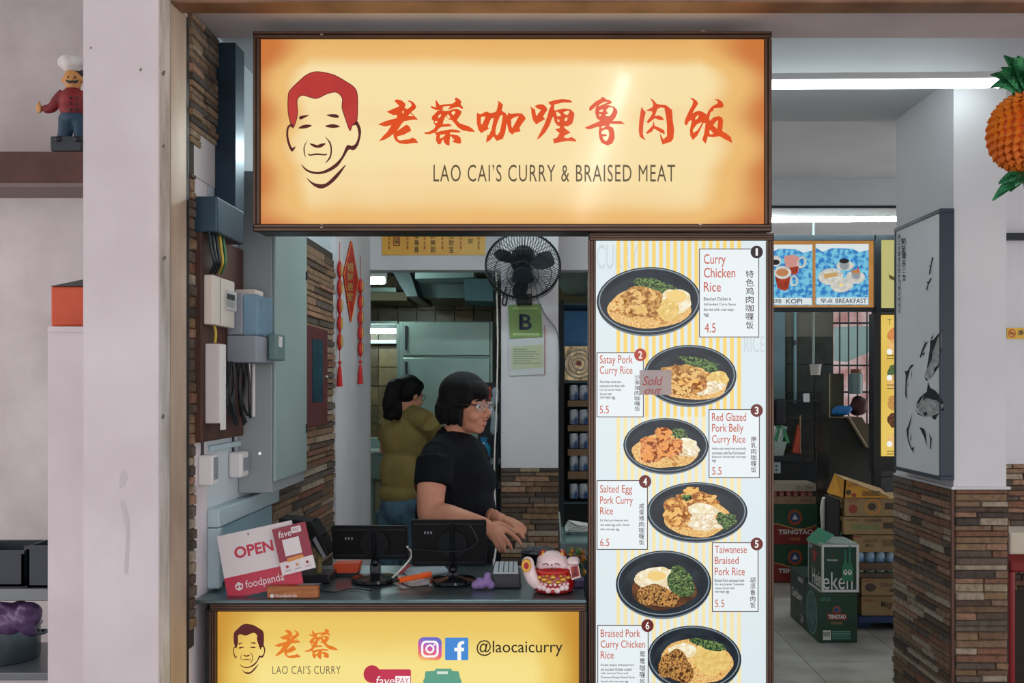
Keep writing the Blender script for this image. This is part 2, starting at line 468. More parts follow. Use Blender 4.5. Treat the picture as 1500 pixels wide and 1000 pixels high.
stones(bpy.data.objects['wall_left_far_backing'], (XL + .004, 3.2, .85), (0, 1, 0), (1, 0, 0), .955, 1.32, seed=8, depth=.014, course=.026, lmin=.25, lmax=.5)
# right pillar
XP = 1.632; YP = 3.63; XQ = P(1474, 0, YP).x; YQ = 4.215
rp = struct(box('wall_right_pillar', (XP, YP, 0), (XQ, YQ, 2.83), m_white))
struct(box('trim_8', (XP - .012, YP - .012, 1.196), (XQ + .012, YQ, 1.206), m_white))
struct(box('trim_9', (XP - .006, YP - .006, 0), (XQ + .006, YQ - .002, 1.195), m_grout))
struct(box('trim_10', (XP - .014, YP - .014, 0), (XP - .004, YP - .004, 1.195), mat('corner_bead', (92, 56, 42), .5)))
stones(rp, (XP, YP - .006, .36), (1, 0, 0), (0, -1, 0), XQ - XP, .835, seed=11, depth=.012, course=.026, lmin=.08, lmax=.24)
stones(rp, (XP - .006, YQ, .2), (0, -1, 0), (-1, 0, 0), YQ - YP, .995, seed=12, depth=.012, course=.026, lmin=.10, lmax=.34)
# far right wall with dado
wr = struct(box('wall_right', (1.95, 4.76, 0), (5.5, 4.9, 3.0), m_white))
struct(box('trim_11', (1.95, 4.752, 0), (5.5, 4.759, 1.2), m_grout))
stones(wr, (2.2, 4.752, .55), (1, 0, 0), (0, -1, 0), 1.0, .65, seed=14, depth=.014, course=.03)
# left neighbour: back wall, timber ledge, low partition
wn = struct(box('wall_left_neighbour', (-4.5, 4.7, 0), (-1.101, 4.85, 3.74), m_dirty))
struct(box('trim_12', (-4.5, 4.45, P(0, 268, 4.45).z), (-1.10, 4.70, P(0, 222, 4.45).z), m_beam))
struct(box('trim_13', (-4.5, 4.44, P(0, 274, 4.44).z), (-1.10, 4.70, P(0, 268, 4.44).z), mat('ledge_lip', (120, 104, 100), .7)))
struct(box('wall_left_partition', (P(70, 0, 2.62).x, 2.62, 0), (-1.101, 2.78, P(0, 478, 2.62).z), m_pillar))
struct(box('trim_14', (P(69, 0, 2.61).x, 2.612, P(0, 486, 2.61).z), (-1.101, 2.79, P(0, 478, 2.61).z), m_pillar))
struct(box('wall_far', (.75, 8.6, 0), (5.5, 8.75, 3.0), m_dirty))

# ------------------------------------------------------------------ fluorescent lamps
def lamp(name, label, a, b, r=.014, col=(1, .97, .96), s=TUBE, up=V((0, 0, 1)), group=None, batten=True, ceil=None):
    a, b = V(a), V(b)
    t = thing(name, label, 'light', (a + b) / 2, group)
    m = lit('tube_glow_%g_%g' % (s, col[2]), (255, 255, 255), s); m.node_tree.nodes['Principled BSDF'].inputs['Emission Color'].default_value = (*col, 1)
    MB().cyl(a, b, r, n=12).build('tube', m, t, smooth=True)
    d = (b - a).normalized()
    if ceil:
        for f_ in (.05, .3):
            p = a.lerp(b, f_); MB().cyl((p.x, p.y, p.z + r + .028), (p.x, p.y, ceil), .004, n=8).build('hanger', m_dark, t)
    if batten:
        mb = MB(); mid = (a + b) / 2 + up * (r + .016)
        rot = d.to_track_quat('X', 'Z').to_euler()
        mb.obox(mid, ((b - a).length + .04, .034, .026), rot); mb.build('batten', mat('lamp_batten', (225, 228, 230), .5), t, bevel=.003)
        for p, q in ((a, -1), (b, 1)):
            MB().obox(p + d * q * .008 + up * .010, (.014, .03, .05), rot).build('end_cap', mat('lamp_cap', (210, 214, 216), .5), t)
    return t
lamp('fluorescent_tube', 'long white fluorescent tube under the near ceiling beam beside the pillar', P(960, 127, 3.48), P(1463, 123, 3.48), col=(.88, 1, 1), s=TUBE * .2, ceil=3.0)
lamp('fluorescent_tube', 'fluorescent tube farther back above the coffee and breakfast posters', P(1000, 324, 6.72), P(1319, 321, 6.72), col=(.86, 1, .98), s=TUBE * 1.7, ceil=3.0)
lamp('fluorescent_tube', 'walkway fluorescent tube above the camera mirrored as a streak in the shop sign', (.265, -.9, 2.70), (.305, 1.85, 2.70), r=.02, s=14)

lamp('fluorescent_tube', 'added unseen tube on the stall ceiling behind the shop sign, lighting the stall', P(560, 230, 3.6) + V((0, 0, .02)), P(800, 230, 3.6) + V((0, 0, .02)), col=(.84, 1, 1), s=TUBE * 1.15, ceil=2.62)  # unseen tube added to brighten the stall interior

# ================================================================== lettering traced as outlines
GL = {
 'lao': (545, 130, 9.375, [[[(310,160),(335,145),(400,155),(450,195),(462,230),(445,255),(480,280),(520,255),(545,225),(530,190),(490,170),(510,158),(555,175),(590,210),(608,250),(590,280),(535,322),(580,370),(635,425),(560,425),(440,445),(400,490),(345,580),(400,540),(475,490),(515,520),(540,575),(440,630),(345,655),(350,690),(380,710),(480,695),(520,690),(550,668),(600,690),(635,740),(560,745),(470,760),(380,750),(330,720),(300,670),(292,620),(240,660),(170,700),(95,720),(150,650),(210,590),(265,500),(180,518),(80,490),(180,445),(340,400),(345,370),(330,358),(285,360),(200,315),(290,275),(375,240),(345,205),(315,178)],
   [(425,300),(438,310),(435,335),(418,332),(415,310)], [(522,335),(495,372),(570,376)]]]),
 'cai': (545, 130, 9.375, [[[(800,240),(820,235),(850,250),(880,255),(870,165),(882,155),(930,225),(1000,212),(1100,205),(1140,180),(1150,160),(1135,150),(1145,122),(1165,122),(1200,145),(1228,175),(1215,210),(1250,255),(1245,280),(1190,250),(1130,258),(1040,290),(1075,235),(1000,240),(965,260),(985,285),(940,292),(870,290),(820,265)]],
   [[(900,300),(950,290),(1000,305),(1060,300),(1110,280),(1170,275),(1225,305),(1228,330),(1200,380),(1165,430),(1200,470),(1250,490),(1330,515),(1380,550),(1415,590),(1340,590),(1240,570),(1180,530),(1130,470),(1095,430),(1060,425),(1010,375),(985,430),(970,485),(1060,480),(1100,515),(1040,518),(950,525),(920,545),(890,580),(880,600),(780,625),(730,620),(712,600),(780,590),(850,550),(875,510),(850,480),(845,440),(820,420),(820,385),(870,335)],
    [(940,345),(910,370),(908,405),(935,390),(950,355)], [(862,442),(900,442),(890,468),(862,472)], [(1042,347),(1022,372),(1050,408),(1073,408),(1068,380)], [(1087,325),(1110,365),(1135,345),(1145,315),(1120,305)]],
   [[(870,600),(940,580),(1000,570),(1080,555),(1150,560),(1200,575),(1222,600),(1150,600),(1075,595),(1072,628),(1110,625),(1180,640),(1215,670),(1225,720),(1215,755),(1170,750),(1095,725),(1130,705),(1110,680),(1075,645),(1065,720),(1065,780),(1020,770),(990,735),(975,690),(950,740),(935,765),(900,755),(875,700),(885,635),(870,630)], [(935,632),(930,680),(972,668),(1012,622)]]]),
 'ka': (690, 130, 9.375, [[[(80,330),(130,350),(210,310),(265,335),(330,320),(350,300),(375,200),(370,160),(440,215),(420,300),(470,330),(500,370),(510,325),(545,345),(640,335),(700,340),(745,390),(750,415),(700,480),(665,535),(680,585),(600,600),(565,630),(520,590),(505,530),(490,470),(470,600),(435,690),(350,715),(320,670),(305,655),(270,700),(210,740),(212,680),(230,625),(245,640),(280,560),(300,460),(312,400),(275,410),(240,490),(230,525),(248,545),(190,580),(138,610),(100,560),(80,480),(78,400)],
   [(135,390),(160,380),(200,385),(150,495),(135,470)], [(400,370),(430,355),(435,380),(420,470),(395,590),(360,640),(338,625),(335,570),(360,470)], [(550,420),(600,390),(655,375),(610,460),(565,540),(553,500)]]]),
 'li': (690, 130, 9.375, [[[(800,235),(880,285),(890,350),(900,375),(960,290),(915,272),(870,240),(930,212),(990,215),(1030,245),(1050,290),(1000,360),(990,385),(1020,415),(950,455),(895,490),(850,430),(830,340),(825,270)]],
   [[(1055,185),(1150,155),(1250,140),(1350,150),(1388,175),(1380,190),(1270,188),(1145,215),(1140,270),(1150,300),(1200,285),(1280,270),(1370,285),(1420,335),(1415,390),(1390,480),(1330,515),(1275,515),(1290,545),(1370,600),(1290,640),(1270,665),(1330,680),(1380,660),(1430,690),(1450,725),(1330,715),(1240,730),(1140,750),(1125,690),(1180,670),(1215,610),(1180,580),(1155,555),(1220,540),(1215,510),(1190,510),(1150,460),(1130,380),(1115,400),(1080,500),(1020,600),(950,670),(900,700),(950,600),(1010,480),(1050,370),(1070,290),(1100,230)],
    [(1168,320),(1180,378),(1235,375),(1225,345),(1190,315)], [(1270,320),(1330,300),(1355,310),(1330,360),(1275,345)], [(1185,412),(1215,430),(1210,455),(1190,458)], [(1320,385),(1285,410),(1285,440),(1305,445),(1325,420)]]]),
 'lu': (850, 130, 10.0, [[[(310,120),(345,122),(380,155),(440,170),(465,200),(450,215),(380,235),(440,245),(500,265),(540,310),(545,350),(510,430),(470,470),(590,470),(655,512),(560,515),(440,510),(420,540),(480,570),(500,630),(505,720),(470,800),(400,830),(310,790),(280,720),(270,640),(280,560),(250,555),(150,590),(100,590),(65,565),(130,540),(200,510),(290,470),(240,430),(218,350),(225,280),(240,245),(190,290),(150,325),(130,310),(135,270),(220,190),(310,140)],
   [(262,250),(320,205),(385,185),(400,200),(330,232),(275,255)], [(285,310),(335,300),(330,335),(275,340)], [(275,370),(315,375),(290,405),(275,395)], [(380,310),(420,270),(470,268),(485,300),(470,350),(430,400),(380,400),(365,380),(415,355),(390,340)], [(310,622),(370,590),(410,600),(425,660),(410,730),(380,770),(345,745),(322,700),(390,690),(385,668),(310,660)], [(312,548),(380,542),(350,565),(312,582)]]]),
 'rou': (930, 130, 9.375, [[[(92,245),(120,290),(150,320),(130,400),(115,500),(110,620),(125,670),(155,705),(110,690),(65,655),(52,570),(60,430),(80,300)]],
   [[(205,125),(250,150),(300,205),(340,215),(430,225),(510,290),(515,330),(520,430),(540,560),(530,680),(500,725),(380,765),(355,700),(340,600),(390,695),(440,650),(440,500),(430,400),(405,265),(360,255),(310,275),(290,330),(275,375),(330,365),(380,390),(400,430),(340,430),(275,405),(240,430),(185,475),(160,455),(200,400),(240,340),(235,310),(150,300),(200,275),(245,250),(250,200)]],
   [[(255,435),(275,510),(330,530),(405,570),(412,625),(360,605),(265,545),(230,590),(170,620),(150,605),(200,550),(245,500)]]]),
 'fan': (930, 130, 9.375, [[[(750,130),(800,130),(850,165),(870,205),(820,280),(790,340),(830,315),(880,300),(940,320),(985,355),(1015,295),(1060,240),(1130,205),(1140,175),(1090,140),(1150,145),(1200,180),(1220,230),(1200,260),(1090,265),(1070,310),(1040,320),(1020,400),(1030,440),(1080,390),(1150,375),(1200,395),(1212,440),(1200,580),(1270,620),(1320,665),(1338,745),(1250,700),(1160,650),(1080,665),(1000,655),(990,700),(970,755),(925,700),(950,620),(965,520),(970,470),(940,470),(910,540),(860,640),(795,705),(760,640),(755,560),(780,450),(770,430),(740,450),(710,505),(680,480),(690,420),(740,310),(790,220),(800,170),(780,145)],
   [(830,400),(860,365),(880,365),(860,410),(830,425)], [(800,605),(798,560),(850,490),(918,455),(905,500),(860,570)], [(1075,500),(1130,430),(1145,450),(1130,550)], [(1030,560),(1020,600),(1040,630),(1080,615)]]]),
}
def brush(keys, tf, m, parent, map_=lambda x, y: (x, y)):
    for k in keys:
        ox, oy, f, shapes = GL[k]
        mb = MB()
        for loops in shapes:
            mb.shape([[map_(ox + x / f, oy + y / f) for x, y in l] for l in loops], tf)
        mb.build('character', m, parent)
FACE_HAIR = [(310,75),(370,80),(450,100),(530,145),(590,185),(615,230),(620,320),(612,450),(580,468),(563,508),(530,420),(505,340),(508,280),(495,250),(460,225),(400,235),(330,268),(290,268),(220,248),(185,265),(175,300),(180,370),(170,430),(145,488),(125,440),(110,370),(110,260),(125,210),(200,135),(250,95)]
FACE_LINES = [
 [(140,455),(112,468),(98,500),(98,560),(115,625),(138,660),(158,640),(163,620),(140,632),(125,600),(112,550),(113,500),(125,478),(150,480)],
 [(575,470),(600,462),(615,480),(625,540),(605,600),(575,618),(540,615),(500,700),(440,760),(370,800),(310,808),(250,790),(205,750),(240,800),(310,825),(390,815),(470,770),(520,700),(555,645),(590,650),(625,610),(645,520),(635,470),(615,435),(595,452)],
 [(245,850),(290,885),(340,897),(390,890),(450,835),(535,752),(480,840),(420,900),(360,930),(310,918),(270,885)],
 [(190,410),(205,398),(265,392),(235,410),(200,425)], [(390,392),(440,385),(475,392),(480,412),(440,410)],
 [(185,487),(220,465),(260,462),(285,470),(245,488),(205,492)], [(380,475),(420,460),(460,462),(490,477),(440,487)],
 [(268,600),(300,605),(325,612),(350,602),(385,600),(360,625),(325,633),(290,622)],
 [(255,670),(270,680),(320,672),(380,678),(392,670),(388,688),(320,685),(265,690)],
 [(255,572),(225,620),(225,670),(240,705),(233,665),(233,620)], [(380,550),(420,590),(432,650),(420,710),(380,747),(411,700),(421,650),(410,595)]]
def face_logo(tf, tf2, mh, ml, parent, map_=lambda x, y: (x, y)):
    px = lambda l: [map_(400 + x / 5, 90 + y / 5) for x, y in l]
    hair = smooth([V((x, y)) for x, y in px(FACE_HAIR)], 3, True)
    cen = V((sum(p.x for p in hair) / len(hair), sum(p.y for p in hair) / len(hair)))
    o = MB().shape([[(p.x, p.y) for p in hair]], tf2).build('logo_hair', mh, parent)
    mb = MB(); n = len(hair); w = (px([(0, 0)])[0][0] - px([(5, 0)])[0][0]) * .95
    nrm = []
    for i in range(n):
        d = hair[(i + 1) % n] - hair[i - 1]; d = V((d.y, -d.x)); d.normalize(); nrm.append(d)
    inn = [hair[i] + nrm[i] * w * .55 for i in range(n)]; out = [hair[i] - nrm[i] * w * .55 for i in range(n)]
    vi = [mb.bm.verts.new(tf(p.x, p.y)) for p in inn]; vo = [mb.bm.verts.new(tf(p.x, p.y)) for p in out]
    for i in range(n): mb.bm.faces.new((vi[i], vi[(i + 1) % n], vo[(i + 1) % n], vo[i]))
    for l in FACE_LINES:
        s = smooth([V(p) for p in px(l)], 3, True)
        mb.shape([[(p.x, p.y) for p in s]], tf)
    mb.build('logo_lines', ml, parent)

m_frame = mat('bronze_aluminium', (112, 82, 64), .36, metal=.4, c2=(92, 66, 52), scale=5)
m_frame_d = mat('dark_bronze_aluminium', (38, 32, 30), .4, metal=.5)
m_screw = mat('steel_screw', (190, 190, 188), .3, metal=.9)
def framebars(root, x0, y0, x1, y1, w, Y, depth, m=m_frame, m2=m_frame_d, ribs=2, bevel=.003):
    """aluminium extrusion round a light box: flat bars with raised ribs; x, y in pixels at depth Y"""
    k = Y / F
    for nm, (a, b, c, d) in (('top_rail', (x0, y0, x1, y0 + w)), ('bottom_rail', (x0, y1 - w, x1, y1)), ('side_rail', (x0, y0 + w, x0 + w, y1 - w)), ('side_rail', (x1 - w, y0 + w, x1, y1 - w))):
        p, q = P(a, d, Y), P(c, b, Y)
        bar = box(nm, p, q + V((0, depth, 0)), m2, root, bevel)
        hor = (c - a) > (d - b)
        for j in range(ribs):
            t0 = (j + .18) / ribs; t1 = (j + .72) / ribs
            if hor: aa, bb = P(a + 2, b + (d - b) * t1, Y - .003), P(c - 2, b + (d - b) * t0, Y - .003)
            else: aa, bb = P(a + (c - a) * t0, d + 0, Y - .003), P(a + (c - a) * t1, b - 0, Y - .003)
            box('rib', aa, bb + V((0, .004, 0)), m, bar)
def screws(root, pts, Y):
    for x, y in pts:
        c = P(x, y, Y); MB().lathe([(.0001, -.004), (.0045, -.003), (.005, 0), (.0001, 0)], n=12, M=Matrix.Translation(c) @ Matrix.Rotation(-math.pi / 2, 4, 'X') @ Matrix.Diagonal((1, 1, -1, 1))).build('screw', m_screw, root)

# ------------------------------------------------------------------ main sign
YS = 2.52
c0, c1 = P(370, 339, YS), P(1131, 45, YS)
sg = thing('shop_sign', 'large backlit cream and orange shop sign with a face logo and brush lettering', 'sign', ((c0.x + c1.x) / 2, YS + .06, c0.z))
box('housing', c0 + V((.004, .012, .004)), c1 + V((-.004, .11, -.004)), m_frame_d, sg)
framebars(sg, 370, 45, 1131, 339, 11, YS, .02)
panel_tf = front(YS + .006)
box('panel', P(380, 327.5, YS + .008), P(1121, 54, YS + .008) + V((0, .003, 0)), litpanel('sign_print_glow', (204, 120, 60), (236, 186, 112), (249, 224, 168), .10, .13, .22, .18, .98, .09), sg)
m_char = lit('sign_orange', (226, 82, 26), 1.0, c2=(214, 66, 22), scale=6)
brush(['lao', 'cai', 'ka', 'li', 'lu', 'rou', 'fan'], panel_tf, m_char, sg)
face_logo(front(YS + .0055), front(YS + .0064), lit('sign_red', (188, 58, 52), 1.0, c2=(178, 50, 48), scale=8), lit('sign_maroon', (84, 32, 30)), sg)
text('LAO CAI’S CURRY & BRAISED MEAT', 635, 241, 989, 266, panel_tf, lit('sign_olive', (92, 78, 54)), sg, bold=.0, space=1.12)
screws(sg, [(471, 49), (471, 331), (1030, 46), (1026, 330)], YS - .001)

# ------------------------------------------------------------------ menu light box
YM = 2.545
a, b = P(862, 1150, YM), P(1133, 341, YM)
mn = thing('menu_light_box', 'tall backlit white menu board showing six numbered rice bowls', 'menu board', ((a.x + b.x) / 2, YM + .06, 0))
box('housing', (a.x + .004, YM + .012, 0), (b.x - .004, YM + .12, b.z - .004), m_frame_d, mn)
framebars(mn, 862, 341, 1134, 1290, 11, YM, .02, ribs=3)
box('panel', P(873, 1279, YM + .009), P(1123, 350, YM + .009) + V((0, .003, 0)), lit('menu_white', (222, 234, 238), 1.0, c2=(218, 231, 236), scale=2.2, rough=.25), mn)
L0 = lambda k: front(YM + .0085 - .0005 * k)
mb = MB()
for i in range(18):
    x = 903 + i * 10.4
    mb.shape([rect(x, 352, x + 5.6, 610)], L0(1))
mb.build('stripes', lit('menu_stripe', (246, 212, 118)), mn)
mb = MB()
for i in range(18):
    x = 903 + i * 10.4
    mb.shape([rect(x, 610, x + 5.6, 1279)], L0(1))
mb.build('stripes', lit('menu_stripe_pale', (244, 228, 176)), mn)
m_grey = lit('menu_grey', (204, 214, 220))
text('CURRY', 874, 358, 935, 394, L0(0.5), m_grey, mn)
text('RICE', 1090, 492, 1120, 516, L0(.5), m_grey, mn)
mk = {'bowl': lit('bowl_glaze', (34, 44, 54), c2=(20, 28, 36), scale=9), 'rim': lit('bowl_rim', (132, 146, 156)), 'under': lit('bowl_under', (116, 128, 140)),
      'in': lit('bowl_inside', (28, 34, 42), c2=(44, 54, 62), scale=12), 'curry': lit('curry_sauce', (216, 158, 80), c2=(240, 204, 136), scale=190, lo=.42, hi=.58),
      'chick': lit('curry_chicken', (206, 158, 86), c2=(160, 104, 44), scale=130, lo=.45, hi=.6), 'egg': lit('egg_white', (246, 240, 214), c2=(232, 212, 160), scale=60),
      'yolk': lit('egg_yolk', (240, 206, 128)), 'pot': lit('potato', (236, 206, 126), c2=(222, 184, 100), scale=70), 'green': lit('leaf_green', (38, 62, 36), c2=(120, 146, 84), scale=210, lo=.46, hi=.6),
      'fried': lit('fried_pork', (190, 104, 44), c2=(232, 166, 100), scale=150, lo=.44, hi=.58), 'crisp': lit('crisp_pork', (212, 150, 70), c2=(154, 84, 34), scale=150, lo=.45, hi=.6),
      'mince': lit('braised_pork', (116, 66, 26), c2=(206, 160, 92), scale=210, lo=.46, hi=.58), 'brown': lit('braised_sauce', (70, 40, 22), c2=(110, 66, 34), scale=40),
      'rice': lit('rice', (244, 232, 206), c2=(214, 186, 140), scale=260, lo=.46, hi=.6)}
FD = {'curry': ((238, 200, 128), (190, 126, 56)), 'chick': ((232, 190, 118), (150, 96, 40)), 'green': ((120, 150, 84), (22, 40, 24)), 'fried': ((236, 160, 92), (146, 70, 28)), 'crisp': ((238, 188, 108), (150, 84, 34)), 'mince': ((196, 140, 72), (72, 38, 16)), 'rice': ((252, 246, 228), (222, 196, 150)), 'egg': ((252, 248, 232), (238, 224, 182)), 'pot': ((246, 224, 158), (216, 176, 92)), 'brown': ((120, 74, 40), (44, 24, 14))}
def bowl(x0, y0, x1, y1, rot, parts, seed):
    cx, cy, rx, ry = (x0 + x1) / 2, (y0 + y1) / 2, (x1 - x0) / 2, (y1 - y0) / 2
    B = MB().shape([ell(cx, cy, rx, ry, rot=rot)], L0(3)).build('bowl_print', mk['bowl'], mn)
    MB().shape([ell(cx, cy + ry * .05, rx * .99, ry * 1.0, rot=rot)], L0(2)).build('bowl_base', mk['under'], B)
    MB().shape([ell(cx, cy - ry * .02, rx * .965, ry * .95, rot=rot), ell(cx, cy - ry * .02, rx * .94, ry * .92, rot=rot)[::-1]], L0(3.6)).build('bowl_rim', mk['rim'], B)
    MB().shape([ell(cx, cy + ry * .06, rx * .86, ry * .80, rot=rot)], L0(4)).build('bowl_inside', mk['in'], B)
    k = 5.0
    for kind, dx, dy, sx, sy, r, wob in parts:
        k += .45
        MB().shape([ell(cx + dx * rx, cy + dy * ry, sx * rx, sy * ry, n=34, rot=r, wob=wob, seed=seed + int(k * 10))], L0(k)).build('food_print', mk[kind], B)
        if kind not in FD: continue
        rn = random.Random(seed * 77 + int(k * 10)); nb = int(10 + 60 * sx * sy) if kind not in ('egg', 'pot') else 3
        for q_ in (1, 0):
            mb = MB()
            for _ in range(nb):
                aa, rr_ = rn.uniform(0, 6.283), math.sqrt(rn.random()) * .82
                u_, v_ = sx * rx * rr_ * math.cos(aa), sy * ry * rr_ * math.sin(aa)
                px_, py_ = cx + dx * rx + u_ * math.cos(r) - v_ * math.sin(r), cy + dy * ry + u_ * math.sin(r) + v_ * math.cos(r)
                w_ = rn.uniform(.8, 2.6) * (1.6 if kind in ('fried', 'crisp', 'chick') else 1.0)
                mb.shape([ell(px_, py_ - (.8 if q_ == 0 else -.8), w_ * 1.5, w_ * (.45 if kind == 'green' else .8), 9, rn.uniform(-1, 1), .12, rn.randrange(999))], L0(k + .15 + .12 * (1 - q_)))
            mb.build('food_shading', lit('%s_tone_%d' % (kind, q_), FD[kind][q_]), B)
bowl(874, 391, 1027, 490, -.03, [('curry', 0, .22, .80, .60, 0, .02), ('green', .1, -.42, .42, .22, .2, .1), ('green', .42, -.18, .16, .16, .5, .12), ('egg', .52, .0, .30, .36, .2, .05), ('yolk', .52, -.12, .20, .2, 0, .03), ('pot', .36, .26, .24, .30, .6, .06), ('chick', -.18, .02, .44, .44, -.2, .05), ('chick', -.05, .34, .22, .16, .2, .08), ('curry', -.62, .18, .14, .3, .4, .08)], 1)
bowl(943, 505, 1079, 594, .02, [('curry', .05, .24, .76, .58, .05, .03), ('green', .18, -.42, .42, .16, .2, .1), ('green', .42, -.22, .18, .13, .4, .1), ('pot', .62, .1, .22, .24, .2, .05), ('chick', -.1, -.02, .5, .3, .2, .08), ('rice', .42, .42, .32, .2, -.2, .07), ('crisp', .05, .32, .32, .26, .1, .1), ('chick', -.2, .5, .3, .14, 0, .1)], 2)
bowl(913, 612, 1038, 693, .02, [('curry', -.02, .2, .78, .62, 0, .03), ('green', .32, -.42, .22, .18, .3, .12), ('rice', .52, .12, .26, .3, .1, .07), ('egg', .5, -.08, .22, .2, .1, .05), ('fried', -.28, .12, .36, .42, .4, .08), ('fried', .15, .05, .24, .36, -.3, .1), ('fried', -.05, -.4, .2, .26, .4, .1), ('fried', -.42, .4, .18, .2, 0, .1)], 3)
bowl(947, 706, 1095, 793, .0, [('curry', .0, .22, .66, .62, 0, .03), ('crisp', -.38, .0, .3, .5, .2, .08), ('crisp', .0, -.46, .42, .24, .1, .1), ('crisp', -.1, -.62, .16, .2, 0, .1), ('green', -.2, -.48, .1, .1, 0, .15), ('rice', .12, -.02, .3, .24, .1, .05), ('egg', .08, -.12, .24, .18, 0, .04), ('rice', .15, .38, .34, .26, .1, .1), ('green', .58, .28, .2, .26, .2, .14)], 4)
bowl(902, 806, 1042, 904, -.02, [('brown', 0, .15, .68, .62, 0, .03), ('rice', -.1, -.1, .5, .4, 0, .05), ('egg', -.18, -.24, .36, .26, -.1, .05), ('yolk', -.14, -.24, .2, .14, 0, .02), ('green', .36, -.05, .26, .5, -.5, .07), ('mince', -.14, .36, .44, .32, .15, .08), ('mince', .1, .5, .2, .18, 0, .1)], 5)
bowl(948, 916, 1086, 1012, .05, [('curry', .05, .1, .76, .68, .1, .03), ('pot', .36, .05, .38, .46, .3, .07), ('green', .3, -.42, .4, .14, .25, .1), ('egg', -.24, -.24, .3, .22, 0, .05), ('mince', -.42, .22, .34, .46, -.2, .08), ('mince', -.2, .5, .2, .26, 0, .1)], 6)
m_line, m_title, m_ink, m_cn = lit('menu_border', (74, 50, 52)), lit('menu_red', (196, 82, 54)), lit('menu_ink', (66, 60, 62)), lit('menu_chinese', (62, 34, 36))
m_card, m_numw = lit('menu_card', (232, 240, 243)), lit('number_white', (240, 240, 236))
def card(x0, y0, x1, y1, num, nx, ny, dark, titles, desc, price, cn, cnx, cny):
    c = flat('menu_card', [rect(x0, y0, x1, y1)], L0(6), m_card, mn)
    flat('card_border', [rect(x0, y0, x1, y1), rect(x0 + 1.2, y0 + 1.2, x1 - 1.2, y1 - 1.2)[::-1]], L0(7), m_line, c)
    flat('number_disc', [ell(nx, ny, 9, 9.4)], L0(8), lit('disc_black', (44, 34, 38)) if dark == 2 else lit('disc_maroon', (104, 40, 36)) if dark else lit('disc_red', (176, 66, 44)), c)
    text(num, nx - (1.6 if num == '1' else 2.8), ny - 5.5, nx + (1.6 if num == '1' else 2.8), ny + 5.5, L0(9), m_numw, c, bold=.0 if num == '1' else .02)
    for s, tx0, ty0, tx1, ty1 in titles: text(s, tx0, ty0, tx1, ty1, L0(7), m_title, c, bold=.004)
    mb = MB()
    for s, tx0, ty0, tx1, ty1 in desc: addtext(mb, s, tx0, ty0, tx1, ty1, L0(7), .012)
    mb.build('small_print', m_ink, c)
    text(price[0], *price[1:], L0(7), m_title, c)
    vtext(cn, cnx[0], cny[0], cnx[1], cny[1], L0(7), m_cn, c, .006)
card(1024, 364, 1112, 494, '1', 1108.5, 369, 2, [('Curry', 1031, 372, 1063, 391), ('Chicken', 1031, 392, 1077, 406.5), ('Rice', 1031, 413, 1056, 427)],
     [('Blanched Chicken in', 1031, 435, 1071, 440), ('full-bodied Curry Sauce', 1031, 443.5, 1078, 448.5), ('Served with over-easy', 1031, 451, 1075, 456.5), ('egg', 1031, 459, 1038, 464)], ('4.5', 1032, 473, 1048.5, 487), '特色鸡肉咖喱饭', (1092.5, 1104), (396, 483))
card(874, 516, 943, 611, '2', 938, 519.5, 0, [('Satay Pork', 878.5, 520, 927, 536), ('Curry Rice', 878.5, 536, 926.5, 551)],
     [('Sliced lean meat mari-', 878.5, 557, 911, 561), ('nated and stir-fried with', 878.5, 563, 915, 567), ('Lao Cai secret recipe', 878.5, 569, 910, 573), ('Served with', 878.5, 575, 896, 578.5), ('over-easy egg', 878.5, 580.5, 901, 585)], ('5.5', 878.5, 594, 892, 605.5), '沙爹猪肉咖喱饭', (929.5, 937.5), (549, 603))
card(1038, 599, 1113, 700, '3', 1108.5, 601, 1, [('Red Glazed', 1043, 604.5, 1093, 616.5), ('Pork Belly', 1043, 620.5, 1089, 636), ('Curry Rice', 1043, 637, 1092, 652)],
     [('Hakka-style deep fried pork belly', 1043, 655, 1093, 659.5), ('marinated with Red Fermented', 1043, 661, 1091, 665.5), ('Beancurd. Served with over-easy', 1043, 667, 1093, 671.5), ('egg', 1043, 673, 1049, 677)], ('5.5', 1043, 684, 1057, 695), '南乳肉咖喱饭', (1100, 1108), (639, 693))
card(874, 703, 949, 805, '4', 945, 705, 1, [('Salted Egg', 879, 710, 926, 725), ('Pork Curry', 879, 726.5, 927, 741.5), ('Rice', 879, 742.5, 898, 753.5)],
     [('Stir fried pork battered with', 879, 760, 920, 764.5), ('real salted egg yolks. Served', 879, 766.5, 922, 771), ('with over-easy egg', 879, 773, 907, 777.5)], ('6.5', 879, 788.5, 892.5, 799.5), '咸蛋猪肉咖喱饭', (936, 943.5), (737, 799))
card(1043, 794, 1111, 896, '5', 1108.5, 796.5, 1, [('Taiwanese', 1047, 799, 1094, 810), ('Braised', 1047, 815, 1082, 826), ('Pork Rice', 1047, 831, 1091, 842.5)],
     [('Braised Pork marinated with', 1047, 847.5, 1090, 852), ('the very popular Taiwanese', 1047, 853.5, 1090, 858), ('recipe. Served with', 1047, 859.5, 1076, 863.5), ('over-easy egg', 1047, 865, 1068, 869)], ('5.5', 1047.5, 878, 1061, 889), '胡须鲁肉饭', (1099, 1106.5), (845, 891))
